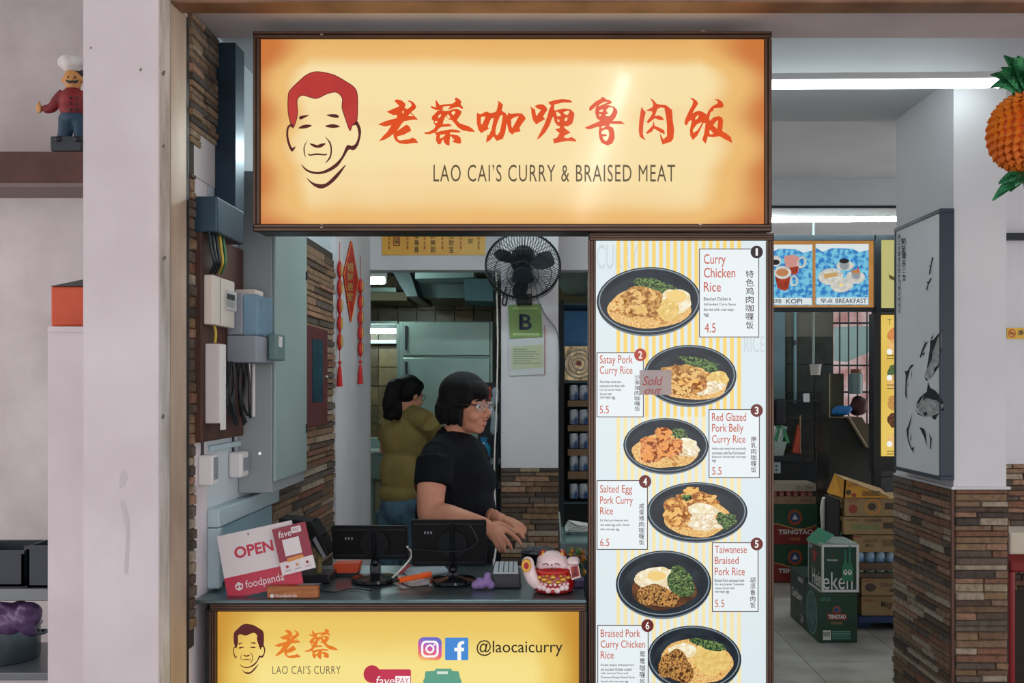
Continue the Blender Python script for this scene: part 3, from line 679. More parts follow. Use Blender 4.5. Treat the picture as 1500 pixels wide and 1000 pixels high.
card(875, 915, 950, 1020, '6', 948.5, 916, 1, [('Braised Pork', 880, 921.5, 938, 933), ('Curry Chicken', 880, 937.5, 945, 952), ('Rice', 880, 953.5, 899, 964.5)],
     [('Double delights of Braised Pork', 880, 972, 929, 976), ('and succulent Chicken cooked', 880, 978, 925, 982), ('with coconut Curry and', 880, 984, 920, 988), ('Taiwanese Recipe Braised Sauce', 880, 990, 930, 994), ('Served with over-easy egg', 880, 996, 920, 1000)], ('6.5', 880, 1005, 894, 1016), '鸳鸯咖喱饭', (937, 945), (953, 1004))
note = thing('taped_note', 'small translucent paper note taped over the satay pork bowl reading sold out', 'paper note', P(960, 578, YM - .004))
box('paper', P(937, 578, YM - .002), P(983.5, 542, YM - .002) + V((0, .0008, 0)), mat('note_paper', (196, 184, 184), .6, alpha=.78), note)
text('Sold', 941, 551, 968, 564, front(YM - .003), mat('note_red', (190, 90, 80), .7), note, slant=3)
text('out', 943, 568, 967, 577, front(YM - .003), mat('note_red', (190, 90, 80), .7), note, slant=3)

# ------------------------------------------------------------------ counter: light box front, body, steel top
YC = 2.50
a, b = P(306, 1200, YC), P(859, 879, YC)
zc = P(0, 878, YC).z                                   # height of the counter top
ct = thing('stall_counter', 'stall counter with backlit yellow front showing a face logo and social media icons', 'counter', ((a.x + b.x) / 2, 2.72, 0))
box('body', (XL + .006, YC + .07, 0), (b.x - .002, 2.95, zc - .045), mat('counter_body', (60, 64, 66), .5), ct)
box('housing', (a.x + .003, YC + .012, .02), (b.x - .003, YC + .068, zc - .014), m_frame_d, ct)
framebars(ct, 306, 884.5, 859, 1290, 11, YC, .02, ribs=3)
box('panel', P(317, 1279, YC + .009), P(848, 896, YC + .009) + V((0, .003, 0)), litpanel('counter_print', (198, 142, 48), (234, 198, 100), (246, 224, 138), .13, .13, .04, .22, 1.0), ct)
fy = lambda k: front(YC + .0085 - .0004 * k)
sm = lambda x, y: (359.8 + (x - 462) * .43, 913.6 + (y - 105) * .43)
face_logo(fy(2), fy(1), lit('logo_dark', (86, 34, 34)), lit('logo_dark', (86, 34, 34)), ct, sm)
brush(['lao', 'cai'], fy(1), lit('counter_orange', (226, 122, 36)), ct, lambda x, y: (401.4 + (x - 553.6) * .66, 922 + (y - 145.5) * .635))
text('LAO CAI’S CURRY', 399, 975, 499, 987, fy(1), lit('counter_grey', (112, 100, 74)), ct, space=1.1)
text('@laocaicurry', 698, 937, 824, 961, fy(1), lit('counter_ink', (48, 42, 26)), ct, bold=.004)
# camera icon
ic = flat('app_icon', [rrect(612.5, 933, 647, 967, 8)], fy(1), None or lit('icon_pink', (206, 92, 170), c2=(236, 140, 120), scale=9), ct)
mg = MATS['icon_pink']; nt = mg.node_tree
for n in list(nt.nodes):
    if n.type in ('TEX_NOISE', 'TEX_COORD', 'VALTORGB'): nt.nodes.remove(n)
tc = nt.nodes.new('ShaderNodeTexCoord'); sp = nt.nodes.new('ShaderNodeSeparateXYZ'); ad = nt.nodes.new('ShaderNodeMath'); rr = nt.nodes.new('ShaderNodeValToRGB')
nt.links.new(tc.outputs['Generated'], sp.inputs[0]); ad.operation = 'MULTIPLY_ADD'; nt.links.new(sp.outputs['X'], ad.inputs[0]); ad.inputs[1].default_value = .25; nt.links.new(sp.outputs['Z'], ad.inputs[2])
for i, (p, c) in enumerate(((0.05, (246, 200, 110)), (.35, (236, 110, 110)), (.7, (196, 88, 176)), (1.0, (110, 110, 200)))):
    e = rr.color_ramp.elements[i] if i < 2 else rr.color_ramp.elements.new(p)
    e.position = p; e.color = rgb(c)
nt.links.new(ad.outputs[0], rr.inputs['Fac']); nt.links.new(rr.outputs['Color'], nt.nodes['Principled BSDF'].inputs['Emission Color'])
wh = lit('icon_white', (250, 248, 244))
mb = MB().shape([rrect(617, 938, 642.5, 962.5, 7), rrect(620, 941, 639.5, 959.5, 5)[::-1]], fy(2))
mb.shape([ell(629.8, 950, 6.6, 6.6), ell(629.8, 950, 3.9, 3.9)[::-1]], fy(2)).shape([ell(636.4, 944, 1.5, 1.5, 12)], fy(2)).build('icon_mark', wh, ic)
ic2 = flat('app_icon', [rrect(652, 933.5, 686, 966.5, 2)], fy(1), lit('icon_blue', (72, 138, 212)), ct)
MB().shape([[(670, 966.5), (670, 953.5), (665.5, 953.5), (665.5, 948.5), (670, 948.5), (670, 944.5), (672, 940.5), (676, 938.6), (680, 938.8), (680, 943), (677, 943.2), (675.5, 945), (675.5, 948.5), (680, 948.5), (679.3, 953.5), (675.5, 953.5), (675.5, 966.5)]], fy(2)).build('icon_mark', wh, ic2)
# printed payment tag and green tub at the bottom
tg = flat('payment_tag', [rrect(548, 980, 602, 1020, 3)], fy(1), lit('tag_pink', (196, 56, 84)), ct)
flat('tag_badge', [ell(545, 987, 12.5, 13)], fy(2), lit('tag_red', (186, 50, 74)), tg)
text('fave', 550, 990, 577, 1003, fy(3), wh, tg, slant=2); flat('tag_plate', [rect(579, 990, 601, 1003)], fy(3), wh, tg)
text('PAY', 581.5, 992.5, 599, 1000.5, fy(4), lit('tag_pink', (196, 56, 84)), tg)
gt = flat('green_tub_print', [[(620, 1040), (620, 996), (622, 993), (623, 983), (637, 982), (638, 979), (661, 979), (662, 982), (672, 983), (674, 993), (676, 996), (676, 1040)]], fy(1), lit('tub_green', (96, 160, 136)), ct)
flat('tub_label', [rect(640, 983, 656, 987)], fy(2), lit('tub_pale', (214, 226, 212)), gt)
m_steel = mat('brushed_steel', (120, 132, 136), .28, metal=.85, c2=(104, 116, 122), scale=3, bump=.02)
top = MB().box((XL + .004, YC - .005, zc - .0105), (b.x - .001, 2.98, zc)).build('counter_top', mat('dark_steel_top', (116, 134, 140), .3, metal=.75, c2=(100, 120, 126), scale=4), None, bevel=.003)
tag(top, 'dark polished steel counter top under the tablets and lucky cat', 'counter top')

# ================================================================== electrical gear on the stall's left wall
m_board = mat('meter_board_wood', (84, 44, 30), .6, c2=(58, 32, 24), scale=14, stretch=(1, 1, .2))
m_wplast = mat('white_plastic', (226, 222, 222), .45)
m_gplast = mat('grey_plastic', (140, 146, 156), .5)
m_cab = mat('grey_enamel', (158, 164, 166), .45, c2=(148, 156, 158), scale=3)
m_duct = mat('blue_black_steel', (42, 58, 76), .3, metal=.5, c2=(52, 78, 96), scale=4)
bd = thing('meter_board', 'brown wooden meter board carrying breaker boxes on the stall side wall', 'board', (XL, 2.6, 1.45))
o, q = wallbox('backboard', m_board, bd, 282, 296, 357, 338, 648, XL)
XB = q[1]
ck = thing('cable_duct', 'blue black steel cable duct rising to the soffit beside the shop sign', 'duct', (XL + .03, 2.6, 2.0))
wallbox('junction_box', m_duct, ck, 281.5, 318, 357, 287, 340, XL)
o, q = wallbox('riser', m_duct, ck, 314, 345, 358, 62, 312, XL, .002)
wallbox('torn_paper', mat('torn_paper', (206, 200, 204), .9), ck, 317, 346, 347, 67, 80, XL - .0005, 0)
# breaker box
bb = thing('breaker_box', 'cream breaker box with a dark switch window mounted high on the brown board', 'breaker box', (XB, 2.5, 1.8))
o, q = wallbox('case', mat('cream_plastic', (214, 204, 194), .5), bb, 298, 312, 344, 402, 475, XB)
Xc = q[1]
def plate(name, m, parent, x0, y0, x1, y1, X, t=.004):
    a, b, c, d = W(x0, y0, X), W(x1, y0, X), W(x1, y1, X), W(x0, y1, X)
    zt, zb = (a.z + b.z) / 2, (c.z + d.z) / 2
    return box(name, (X, a.y, zb), (X + t, b.y, zt), m, parent)
w_ = plate('window', mat('window_frame_white', (190, 190, 188), .5), bb, 330.5, 426, 344, 455, Xc, .006)
plate('switch', m_black, w_, 333, 431, 342, 439, Xc + .006, .004); plate('switch', mat('switch_grey', (150, 152, 150), .5), w_, 333, 441, 342, 449, Xc + .006, .003)
plate('lid_seam', mat('seam', (150, 144, 138), .7), bb, 322, 405, 322.8, 474, Xc, .001)
# meter with clear cover
mt = thing('electric_meter', 'grey electric meter with a bluish clear cover beside the breaker box', 'meter', (XL, 2.8, 1.67))
o, q = wallbox('base_case', m_gplast, mt, 332, 376, 402, 491, 531, XB)
Yf = q[2]
def zy(y): return H - (y - CY) * Yf / F
box('back_case', (XB, Yf + .004, zy(490)), (XB + .045, q[3] - .01, zy(429)), m_gplast, mt, .003)
m_clear = mat('clear_cover', (150, 190, 216), .12, alpha=.45)
MB().box((XB + .046, Yf + .005, zy(490.5)), (q[1] + .002, q[3] - .02, zy(430))).build('clear_cover', m_clear, mt, bevel=.004)
box('dial_block', (XB + .047, Yf + .03, zy(485)), (q[1] - .010, q[3] - .05, zy(440)), mat('meter_dial', (60, 84, 108), .5, c2=(120, 150, 170), scale=50), mt)
box('top_terminal', (XB + .01, Yf + .05, zy(428.5)), (q[1] - .02, q[3] - .05, zy(421)), mat('cream_plastic', (214, 204, 194)), mt)
# white trunking cover
tk = thing('trunking_cover', 'narrow white plastic trunking box at the bottom of the brown board', 'trunking', (XB, 2.5, 1.5))
o, q2 = wallbox('case', mat('pinkish_white_plastic', (206, 198, 200), .5), tk, 300, 322, 331, 503, 620, XB, .003)
box('lid_edge', (q2[1], q2[2] + .004, q2[4] - .018), (q2[1] + .004, q2[3] - .012, q2[5] - .002), m_wplast, tk)
# cables
cb = thing('cable_bundle', 'bundle of looped black cables hanging under the electric meter', 'cables', W(345, 625, XB + .03))
rnd = random.Random(4)
for i in range(9):
    x = 335 + i * 3.4
    X = XB + .02 + .004 * (i % 3)
    pts = [W(x, 530, X), W(x + rnd.uniform(-3, 3), 560, X + .006), W(x + rnd.uniform(-4, 4), 590, X + .008), W(x + 4 + rnd.uniform(-3, 3), 612 + rnd.uniform(-6, 12), X + .004)]
    MB().tube(pts, .0042, 6, 5).build('cable', mat('cable_black', (24, 30, 34), .5), cb, smooth=True)
wc = thing('wire_loops', 'black and yellow wires looping from the blue steel box to the cream breaker box', 'wires', W(322, 400, XB + .03))
for i, (x, c) in enumerate(((306, (28, 38, 44)), (311, (30, 42, 46)), (316, (26, 36, 40)), (321, (200, 170, 60)), (326, (70, 130, 90)))):
    MB().tube([W(x, 338, XB + .02), W(x + 3, 365, XB + .03), W(x + 8 - i, 385, XB + .035), W(x + 2 - i, 400, XB + .010)], .004, 6, 5).build('wire', mat('wire_%d' % i, c, .5), wc, smooth=True)
MB().tube([W(314, 478, XB + .012), W(316, 486, XB + .016), W(315, 502, XB + .012)], .004, 6, 4).build('wire', mat('wire_3', (200, 170, 60)), tk, smooth=True)
cd = thing('conduit_pair', 'pair of slim white conduits running down behind the black cables', 'conduit', W(368, 610, XL + .02))
for x in (364, 371):
    MB().cyl(W(x, 530, XL + .05), V((XL + .05, W(x, 530, XL + .05).y, W(x, 610, XL + .05).z)), .006, n=10).build('conduit', m_wplast, cd, smooth=True)
# cabinet
cn = thing('distribution_cabinet', 'tall grey steel distribution cabinet with a greenish door on the side wall', 'cabinet', (XL + .05, 3.0, 1.27))
o, q3 = wallbox('body', m_cab, cn, 348.6, 399, 446, 250, 722, XL, .003)
Xd = q3[1]
dr = MB().box((Xd + .0005, q3[2] + .001, q3[4] + .035), (Xd + .010, q3[3] - .004, q3[5] - .01)).build('door', mat('green_grey_enamel', (150, 172, 168), .4, c2=(142, 164, 162), scale=3), cn, bevel=.003)
for z in (1.33, 1.95): pass
for yy in (403, 630):
    a = W(443, yy - 8, Xd + .011); MB().box((Xd + .010, q3[3] - .022, a.z - .03), (Xd + .014, q3[3] - .010, a.z)).build('lock', m_black, dr)
MB().cyl(P(380.5, 664, q3[2] + .0005), P(380.5, 664, q3[2] - .004), .005, n=10).build('bolt', m_screw, cn)
sw = thing('isolator_switch', 'small grey green isolator switch to the right of the electric meter', 'switch', W(410, 530, Xd + .03))
Xs = Xd + .034; a, b_ = W(404, 527, Xs), W(418, 500, Xs)
MB().box((Xd + .0105, a.y, a.z), (Xs, b_.y, b_.z + .02)).build('case', mat('green_grey', (96, 124, 124), .5), sw, bevel=.004)
MB().box((Xs, a.y + .03, b_.z - .02), (Xs + .003, a.y + .06, b_.z + .012)).build('sticker', m_wplast, sw)
# switched sockets
for lab, x0, x1, x2, y0, y1, nm in (('white wall switch box with a ribbed side below the brown board', 290, 311, 320, 667, 711, 0), ('rounded white wall switch box below the black cables', 334, 354, 365, 662, 700, 1)):
    s = thing('switch_box', lab, 'switch', W(x0, y1, XL), 'switch boxes on the side wall')
    o, qq = wallbox('case', m_wplast, s, x0, x1, x2, y0, y1, XL, .008 if nm else .004)
    yy0, yy1, z0, z1 = qq[2], qq[3], qq[4], qq[5]
    if nm == 0:
        for k in range(6): box('rib', (qq[1], yy0 + .01 + k * (yy1 - yy0 - .02) / 6, z0 + .015), (qq[1] + .003, yy0 + .014 + k * (yy1 - yy0 - .02) / 6, z1 - .006), m_gplast, s)
    else:
        box('rocker', (qq[1], yy0 + .015, z0 + .02), (qq[1] + .004, yy1 - .012, z1 - .02), m_gplast, s)
    MB().tube([V((XL + .004, (yy0 + yy1) / 2, z1 - .004)), V((XL + .004, (yy0 + yy1) / 2, z1 + .055))], .004, 6).build('cable', m_black, s)
# wide trunking below
tr = thing('cable_trunking', 'pale blue boxed cable trunking bending down below the grey cabinet', 'trunking', W(310, 850, XL))
pb = mat('pale_blue_trunking', (176, 198, 206), .5)
def wl_(x, y, d): return W(x, y, XL + d)
zt = 1.262; yb0, yb1 = W(303, 750, XL).y, 3.2
box('horizontal_run', (XL, yb0, zt - .06), (XL + .035, yb1, zt - .008), pb, tr, .004)
box('vertical_run', (XL, yb0, 1.03), (XL + .035, yb0 + .03, zt - .062), pb, tr, .004)
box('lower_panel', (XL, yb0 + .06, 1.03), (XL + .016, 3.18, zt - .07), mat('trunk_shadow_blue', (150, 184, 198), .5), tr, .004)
cr = thing('conduit_elbow', 'thin pale conduit framing the wall between the two switch boxes', 'conduit', W(335, 650, XL))
zz = W(320, 652, XL).z
MB().box((XL, W(305, 652, XL).y, zz - .012), (XL + .012, W(348, 652, XL).y, zz + .004)).build('conduit_run', pb, cr, bevel=.002)
# dark red framed case on the far stone panel
fc = thing('framed_case', 'dark red framed glass case hanging on the ledge stone wall', 'frame', W(465, 625, XL + .03))
X5 = XL + .03
a, b_, c = W(449, 475, X5), W(480, 488, X5), W(480, 622, X5)
box('frame', (XL + .016, a.y, W(449, 627, X5).z), (X5, b_.y, a.z), mat('maroon_wood', (92, 40, 42), .5), fc, .004)
box('glass', (X5, a.y + .09, W(449, 590, X5).z), (X5 + .003, b_.y - .10, a.z - .05), mat('teal_glass', (40, 84, 100), .15, c2=(24, 50, 66), scale=12), fc)
MB().ball(W(478, 552, X5 + .004), .008).build('knob', m_screw, fc, smooth=True)

# ------------------------------------------------------------------ new year decorations on the white wall
m_red = mat('festive_red', (206, 40, 34), .5, c2=(176, 26, 26), scale=30)
m_gold = mat('festive_gold', (224, 188, 104), .4, metal=.4)
XW = XL + .024
dd = thing('diamond_scroll', 'red diamond shaped festive hanging with gold lettering on the white wall', 'decoration', W(513, 470, XW))
dia = [W(513.5, 353, XW), W(523.5, 412, XW), W(513, 471, XW), W(502.5, 402, XW)]
MB().prism(dia, (.004, 0, 0)).build('diamond', m_red, dd)
vtext('招财进宝', 508.5, 385, 517.5, 442, side(XW + .006), m_gold, dd, .03)
for (p, q_) in ((0, 1), (1, 2), (2, 3), (3, 0)): MB().cyl(dia[p] + V((.005, 0, 0)), dia[q_] + V((.005, 0, 0)), .002, n=5).build('gold_edge', mat('orange_gold', (226, 120, 50), .5), dd)
def firecracker(x, y0, ytop, ybot, yt0, yt1, label, wide):
    X = XW + .012
    t = thing('hanging_ornament', label, 'decoration', W(x, yt1, X), 'hanging ornaments on the white wall')
    yy = W(x, ytop, X).y
    zf = lambda y: W(x, y, X).z
    MB().tube([V((X, yy, zf(y0))), V((X, yy, zf(ytop)))], .0018, 5).build('cord', m_red, t)
    n = 5; hh = (ybot - ytop) / n
    for i in range(n):
        z1, z0 = zf(ytop + i * hh), zf(ytop + (i + 1) * hh)
        pr = [(.005, z0), (wide * .8, z0 + (z1 - z0) * .2), (wide, z0 + (z1 - z0) * .5), (wide * .8, z0 + (z1 - z0) * .8), (.005, z1)]
        s = MB().lathe([(r, z) for r, z in pr], (X, yy, 0), n=12).build('segment', m_red, t, smooth='all')
        MB().box((X + wide * .7, yy - .009, z0 + (z1 - z0) * .22), (X + wide + .002, yy + .009, z0 + (z1 - z0) * .78)).build('gold_character', m_gold, s)
    MB().tube([V((X, yy, zf(ybot))), V((X, yy, zf(yt0)))], .0022, 5).build('cord', m_red, t)
    MB().ball((X, yy, zf(yt0)), .009).build('knot', m_red, t, smooth='all')
    MB().lathe([(.004, zf(yt0 + 3)), (.009, zf(yt0 + 10)), (.014, zf(yt1))], (X, yy, 0), n=12).build('tassel', mat('tassel_red', (200, 36, 30), .7, bump=.4, bscale=120), t)
firecracker(497.5, 354, 382, 513, 531, 566, 'left of two red and gold firecracker hangings with tassels on the white wall', .012)
firecracker(528, 376, 408, 522, 530, 562, 'right of two red and gold firecracker hangings next to the kitchen doorway', .0135)

# ================================================================== far left neighbour
# chef figurine
Yg = 4.52; zb = P(0, 221, Yg).z
ch = thing('chef_figurine', 'chef figurine in white hat and red jacket giving a thumbs up on the ledge', 'figurine', P(104, 221, Yg))
g = lambda x, y, d=0: P(x, y, Yg + d)
k = Yg / F
box('base', g(73, 221, -.07), g(140, 210, .07), mat('figurine_slate', (52, 58, 62), .7), ch, .008)
mb = MB()
mb.tube([g(97, 172), g(96, 192), g(93, 206)], [.036, .034, .032], 12, 4).tube([g(117, 172), g(118, 192), g(119, 206)], [.036, .034, .032], 12, 4).ball(g(107, 172), (.062, .05, .04))
remesh(mb, 'trousers', mat('figurine_blue', (30, 62, 84), .6), ch, .006)
for x in (91, 119): MB().ball(g(x, 207, -.03), (.034, .055, .022)).build('shoe', mat('figurine_black', (28, 30, 32), .5), ch, smooth='all')
mb = MB(); mb.ball(g(107, 150), (.062, .052, .08)).ball(g(107, 161), (.064, .056, .05))
mb.tube([g(94, 136), g(84, 147), g(76, 158), g(64, 160)], [.026, .026, .024, .020], 10, 4).tube([g(120, 138), g(132, 148), g(138, 164)], [.026, .025, .02], 10, 4)
jk = remesh(mb, 'jacket', mat('figurine_red', (142, 34, 38), .6, c2=(118, 26, 32), scale=14), ch, .006)
for y in (143, 152, 161):
    for x in (103, 112): MB().ball(g(x, y, -.054), .006, u=8, v=6).build('button', mat('figurine_black', (28, 30, 32)), jk)
mb = MB(); mb.ball(g(107, 116), (.042, .042, .050)).ball(g(107, 125), (.036, .036, .034)).ball(g(105, 118, -.043), (.010, .012, .011)).ball(g(121, 117), (.009, .014, .017)).ball(g(93, 117), (.009, .014, .017)).tube([g(107, 128), g(107, 136)], .024, 10)
hd = remesh(mb, 'head', mat('figurine_skin', (206, 146, 84), .6), ch, .005, 4)
for x in (100, 110): MB().ball(g(x, 113, -.039), (.005, .004, .006), u=8, v=6).build('eye', mat('figurine_black', (28, 30, 32)), hd)
MB().tube([g(96, 117, -.04), g(101, 120, -.046), g(106, 119, -.048), g(111, 120, -.046), g(115, 117, -.04)], [.002, .007, .005, .007, .002], 6, 3).build('moustache', mat('figurine_black', (28, 30, 32)), hd)
MB().ball(g(110, 107, .012), (.044, .038, .03)).build('hair', mat('figurine_black', (28, 30, 32)), hd, smooth='all')
mb = MB(); mb.lathe([(.040, g(0, 106).z), (.044, g(0, 98).z), (.046, g(0, 96).z)], (g(107, 0).x, Yg, 0), 20)
for i in range(7):
    a = i * 6.283 / 7; mb.ball(g(105 + 11 * math.cos(a), 92 + 1.5 * math.sin(2 * a), .035 * math.sin(a)), (.034, .034, .030))
mb.ball(g(105, 90), (.06, .055, .034))
remesh(mb, 'chef_hat', mat('figurine_white', (222, 216, 214), .7), ch, .006)
mb = MB(); mb.ball(g(58, 159), (.018, .016, .018)).tube([g(58, 156), g(57, 148)], [.008, .006], 8)
for i in range(4): mb.tube([g(54, 154 + i * 3.2, -.012), g(60, 154 + i * 3.2, -.018)], .0065, 8)
remesh(mb, 'hand', mat('figurine_skin', (206, 146, 84)), ch, .004, 3)
# orange cover box on the partition
ob = thing('orange_box', 'orange box with a dark sloping lid on top of the low white partition', 'box', P(97, 478, 2.66))
a, b_ = P(74, 478, 2.66), P(132, 419, 2.66)
box('case', a, b_ + V((0, .10, 0)), mat('orange_vinyl', (206, 84, 48), .6, c2=(192, 74, 42), scale=12), ob, .006)
MB().prism([P(73, 419, 2.655), P(132, 407, 2.655), P(132, 419, 2.655)], (0, .11, 0)).build('lid', mat('grey_lid', (70, 66, 68), .7), ob)
# steel rack with trays, bag and pot
Yr = 3.5
rk = thing('steel_rack', 'steel shelf rack at the lower left edge behind the partition', 'rack', P(20, 1180, Yr))
sz = P(0, 862, Yr).z
box('shelf', (P(-260, 0, Yr).x, Yr, P(0, 880, Yr).z), (P(100, 0, Yr).x, Yr + .42, sz), mat('shelf_steel', (122, 126, 130), .4, metal=.6), rk, .003)
for x in (-250, 92): 
    for dy in (.02, .40): MB().cyl((P(x, 0, Yr).x, Yr + dy, 0), (P(x, 0, Yr).x, Yr + dy, sz - .002), .012, n=10).build('post', m_steel, rk)
lo = P(0, 985, Yr).z
box('lower_shelf', (P(-260, 0, Yr).x, Yr, lo - .03), (P(100, 0, Yr).x, Yr + .42, lo), mat('shelf_steel', (122, 126, 130)), rk, .003)
m_tray = mat('blue_black_plastic', (44, 52, 62), .45)
def tray(label, x0, x1, y0, y1, d, rim):
    t = thing('food_tray', label, 'tray', P((x0 + x1) / 2, y1, Yr + d + .1), 'dark trays on the steel rack')
    a, b_ = P(x0, y1, Yr + d), P(x1, y0, Yr + d); a.z = sz + .0008
    w = b_.x - a.x; i = .008
    mb = MB(); mb.box(a, (b_.x, a.y + .24, a.z + i))
    for p, q_ in (((a.x, a.y, a.z), (b_.x, a.y + i, b_.z)), ((a.x, a.y + .24 - i, a.z), (b_.x, a.y + .24, b_.z)), ((a.x, a.y, a.z), (a.x + i, a.y + .24, b_.z)), ((b_.x - i, a.y, a.z), (b_.x, a.y + .24, b_.z))): mb.box(p, q_)
    mb.build('tub', m_tray, t)
    box('rim', (a.x - .008, a.y - .008, b_.z - .012), (b_.x + .008, a.y + .001, b_.z), m_tray, t); box('rim', (a.x - .008, a.y + .239, b_.z - .012), (b_.x + .008, a.y + .248, b_.z), m_tray, t)
tray('dark blue plastic tray nearest the white partition on the steel rack', 40, 92, 799, 862, .02, 1)
tray('shallow dark plastic tray at the far left of the steel rack', -70, 34, 806, 862, .04, 0)
pt = thing('steel_pot', 'round steel pot on the lower shelf of the rack', 'pot', P(2, 985, Yr + .16))
MB().lathe([(.0, 0), (.125, 0), (.13, .01), (.13, .125), (.138, .13), (.132, .135), (.124, .128), (.120, .02), (0, .015)], (P(2, 0, Yr + .17).x, Yr + .19, lo + .001), 28).build('body', m_steel, pt, smooth=True)
for sx in (-1, 1): MB().tube([V((P(2, 0, Yr + .17).x + sx * .128, Yr + .15, lo + .10)), V((P(2, 0, Yr + .17).x + sx * .165, Yr + .17, lo + .105)), V((P(2, 0, Yr + .17).x + sx * .165, Yr + .21, lo + .105)), V((P(2, 0, Yr + .17).x + sx * .128, Yr + .23, lo + .10))], .006, 8, 4).build('handle', m_steel, pt, smooth=True)
pg = MB(); rnd = random.Random(9)
for i in range(16):
    x, y = rnd.uniform(-6, 58), rnd.uniform(893, 925)
    pg.ball(P(x, y - 4 + abs(x - 20) * .05, Yr + .03 + rnd.uniform(0, .05)), (.045 * rnd.uniform(.6, 1.2), .03, .03 * rnd.uniform(.7, 1.3)), (rnd.random(), rnd.random(), rnd.random()))
bgx = thing('plastic_bag', 'crumpled purple plastic bag hanging over the steel pot', 'bag', P(25, 940, Yr + .05))
remesh(pg, 'bag_body', mat('purple_plastic', (104, 76, 118), .22, c2=(76, 52, 92), scale=18, bump=.9, bscale=26), bgx, .008, 2)

for nm, pts in (('a', [(177, 692), (184, 690), (186, 700), (180, 714), (175, 712)]), ('b', [(176, 735), (181, 734), (186, 748), (190, 770), (189, 800), (187, 838), (182, 836), (184, 800), (184, 775), (180, 752)])):
    MB().shape([smooth([V(p) for p in pts], 3, True)], front(2.2665)).build('paint_smudge', mat('smudge_grey', (196, 188, 195), .8), pl)
for x, y, r in ((133, 70, 1.2), (206, 102, 1.6), (240, 107, 2.2), (240, 214, 1.6), (241, 378, 2.0), (239, 610, 2.2)):
    MB().shape([ell(x, y, r, r * 1.7, 12, .3, .12, int(x))], front(2.2662) if x < 230 else side(XL + .0045)).build('chip', mat('chip_dark', (110, 104, 102), .9), pl)

# ================================================================== things on the counter
m_pink = mat('print_pink', (192, 26, 66), .4)
m_paperw = mat('print_white', (222, 214, 218), .45)
def tilted(cx, cy, Y, ang, lean=0.0):
    """board frame: local (u right, v down) in pixels at depth Y, turned by ang, leaning back"""
    c, s = math.cos(ang), math.sin(ang)
    def tf(u, v, d=0.0):
        x, y = cx + u * c - v * s, cy + u * s + v * c
        p = P(x, y, Y); p.y += (P(0, 900, Y).z * 0 + (p.z - zc)) * lean - d
        return p
    return tf
def board(name, u0, v0, u1, v1, tf, m, parent, t=.004):
    pts = [tf(u0, v0), tf(u1, v0), tf(u1, v1), tf(u0, v1)]
    return MB().prism(pts, (0, t, 0)).build(name, m, parent)
def on(tf, d): return lambda u, v: tf(u, v, d)
# open sign
ang = math.atan2(-26, 108)
T = tilted(314.5, 786, 2.54, math.atan2(-28, 94), .10)
T = tilted(314.5, 787, 2.54, -.213, .10)
sgn = thing('delivery_sign', 'white and pink tilted delivery partner sign reading open', 'sign', P(370, 876, 2.55))
board('board', 0, 0, 112, 62, T, m_paperw, sgn)
board('pink_band', 0, 62, 112, 93, T, m_pink, sgn)
text('OPEN', 21, 21, 79, 38, on(T, .0006), mat('print_pink', (192, 26, 66)), sgn, bold=.03)
text('foodpanda', 29, 71.5, 86, 86, on(T, .0006), m_paperw, sgn, bold=.004)
flat('panda_mark', [ell(19.5, 77.5, 6, 6, 24)], on(T, .0006), m_paperw, sgn)
MB().shape([ell(17, 78, 1.6, 2.2, 12, .5)], on(T, .0010)).shape([ell(22, 78, 1.6, 2.2, 12, -.5)], on(T, .0010)).shape([ell(15.2, 72.6, 1.8, 1.6, 12)], on(T, .0010)).shape([ell(23.6, 72.6, 1.8, 1.6, 12)], on(T, .0010)).build('panda_eyes', m_pink, sgn)
MB().ball(T(46, 6, .001), .002, u=8, v=6).build('pin_hole', m_black, sgn)
# payment card
T2 = tilted(396.5, 776.5, 2.528, -.245, .06)
pc = thing('payment_card', 'maroon cashless payment card leaning against the open sign', 'card', P(430, 845, 2.53))
board('card', 0, 0, 50, 50, T2, mat('card_maroon', (142, 30, 58), .4), pc, .003)
board('card_foot', 0, 50, 50, 69, T2, m_paperw, pc, .003)
text('fave', 6.5, 5, 26, 15, on(T2, .0006), m_paperw, pc, slant=2, bold=.008)
flat('plate', [rrect(27.5, 3.5, 42, 12.5, 1)], on(T2, .0006), m_paperw, pc); text('PAY', 30, 5.5, 39.5, 10.5, on(T2, .001), mat('card_maroon', (142, 30, 58)), pc)
flat('white_square', [rect(11, 18.5, 36, 43)], on(T2, .0006), m_paperw, pc)
flat('ribbon', [[(12, 46), (36, 45), (37, 50), (12, 52)]], on(T2, .0012), mat('ribbon_gold', (212, 142, 70), .5), pc)
for i, c in enumerate(((170, 60, 60), (206, 150, 90), (150, 60, 60))):
    flat('small_badge', [ell(10 + i * 15, 58, 2.2, 2.4, 14)], on(T2, .0006), mat('badge_%d' % i, c, .5), pc)
    flat('badge_text', [rect(5.5 + i * 15, 63, 14.5 + i * 15, 64.6)], on(T2, .0006), mat('badge_grey', (170, 160, 166), .5), pc)
# wooden block
wb = thing('wooden_plaque', 'small orange wooden plaque with delivery partner lettering at the counter edge', 'plaque', P(430, 876, 2.515))
a, b_ = P(391, 878, 2.515), P(466, 858.5, 2.515); a.z = zc + .0008
box('block', a, b_ + V((0, .02, 0)), mat('oak_block', (182, 112, 58), .45, c2=(150, 84, 40), scale=18, stretch=(1, 1, 6)), wb, .002)
text('foodpanda', 403.5, 869, 435, 876, front(2.514), m_paperw, wb)
flat('panda_mark', [ell(398.5, 872.6, 2.9, 2.9, 16)], front(2.514), m_paperw, wb)

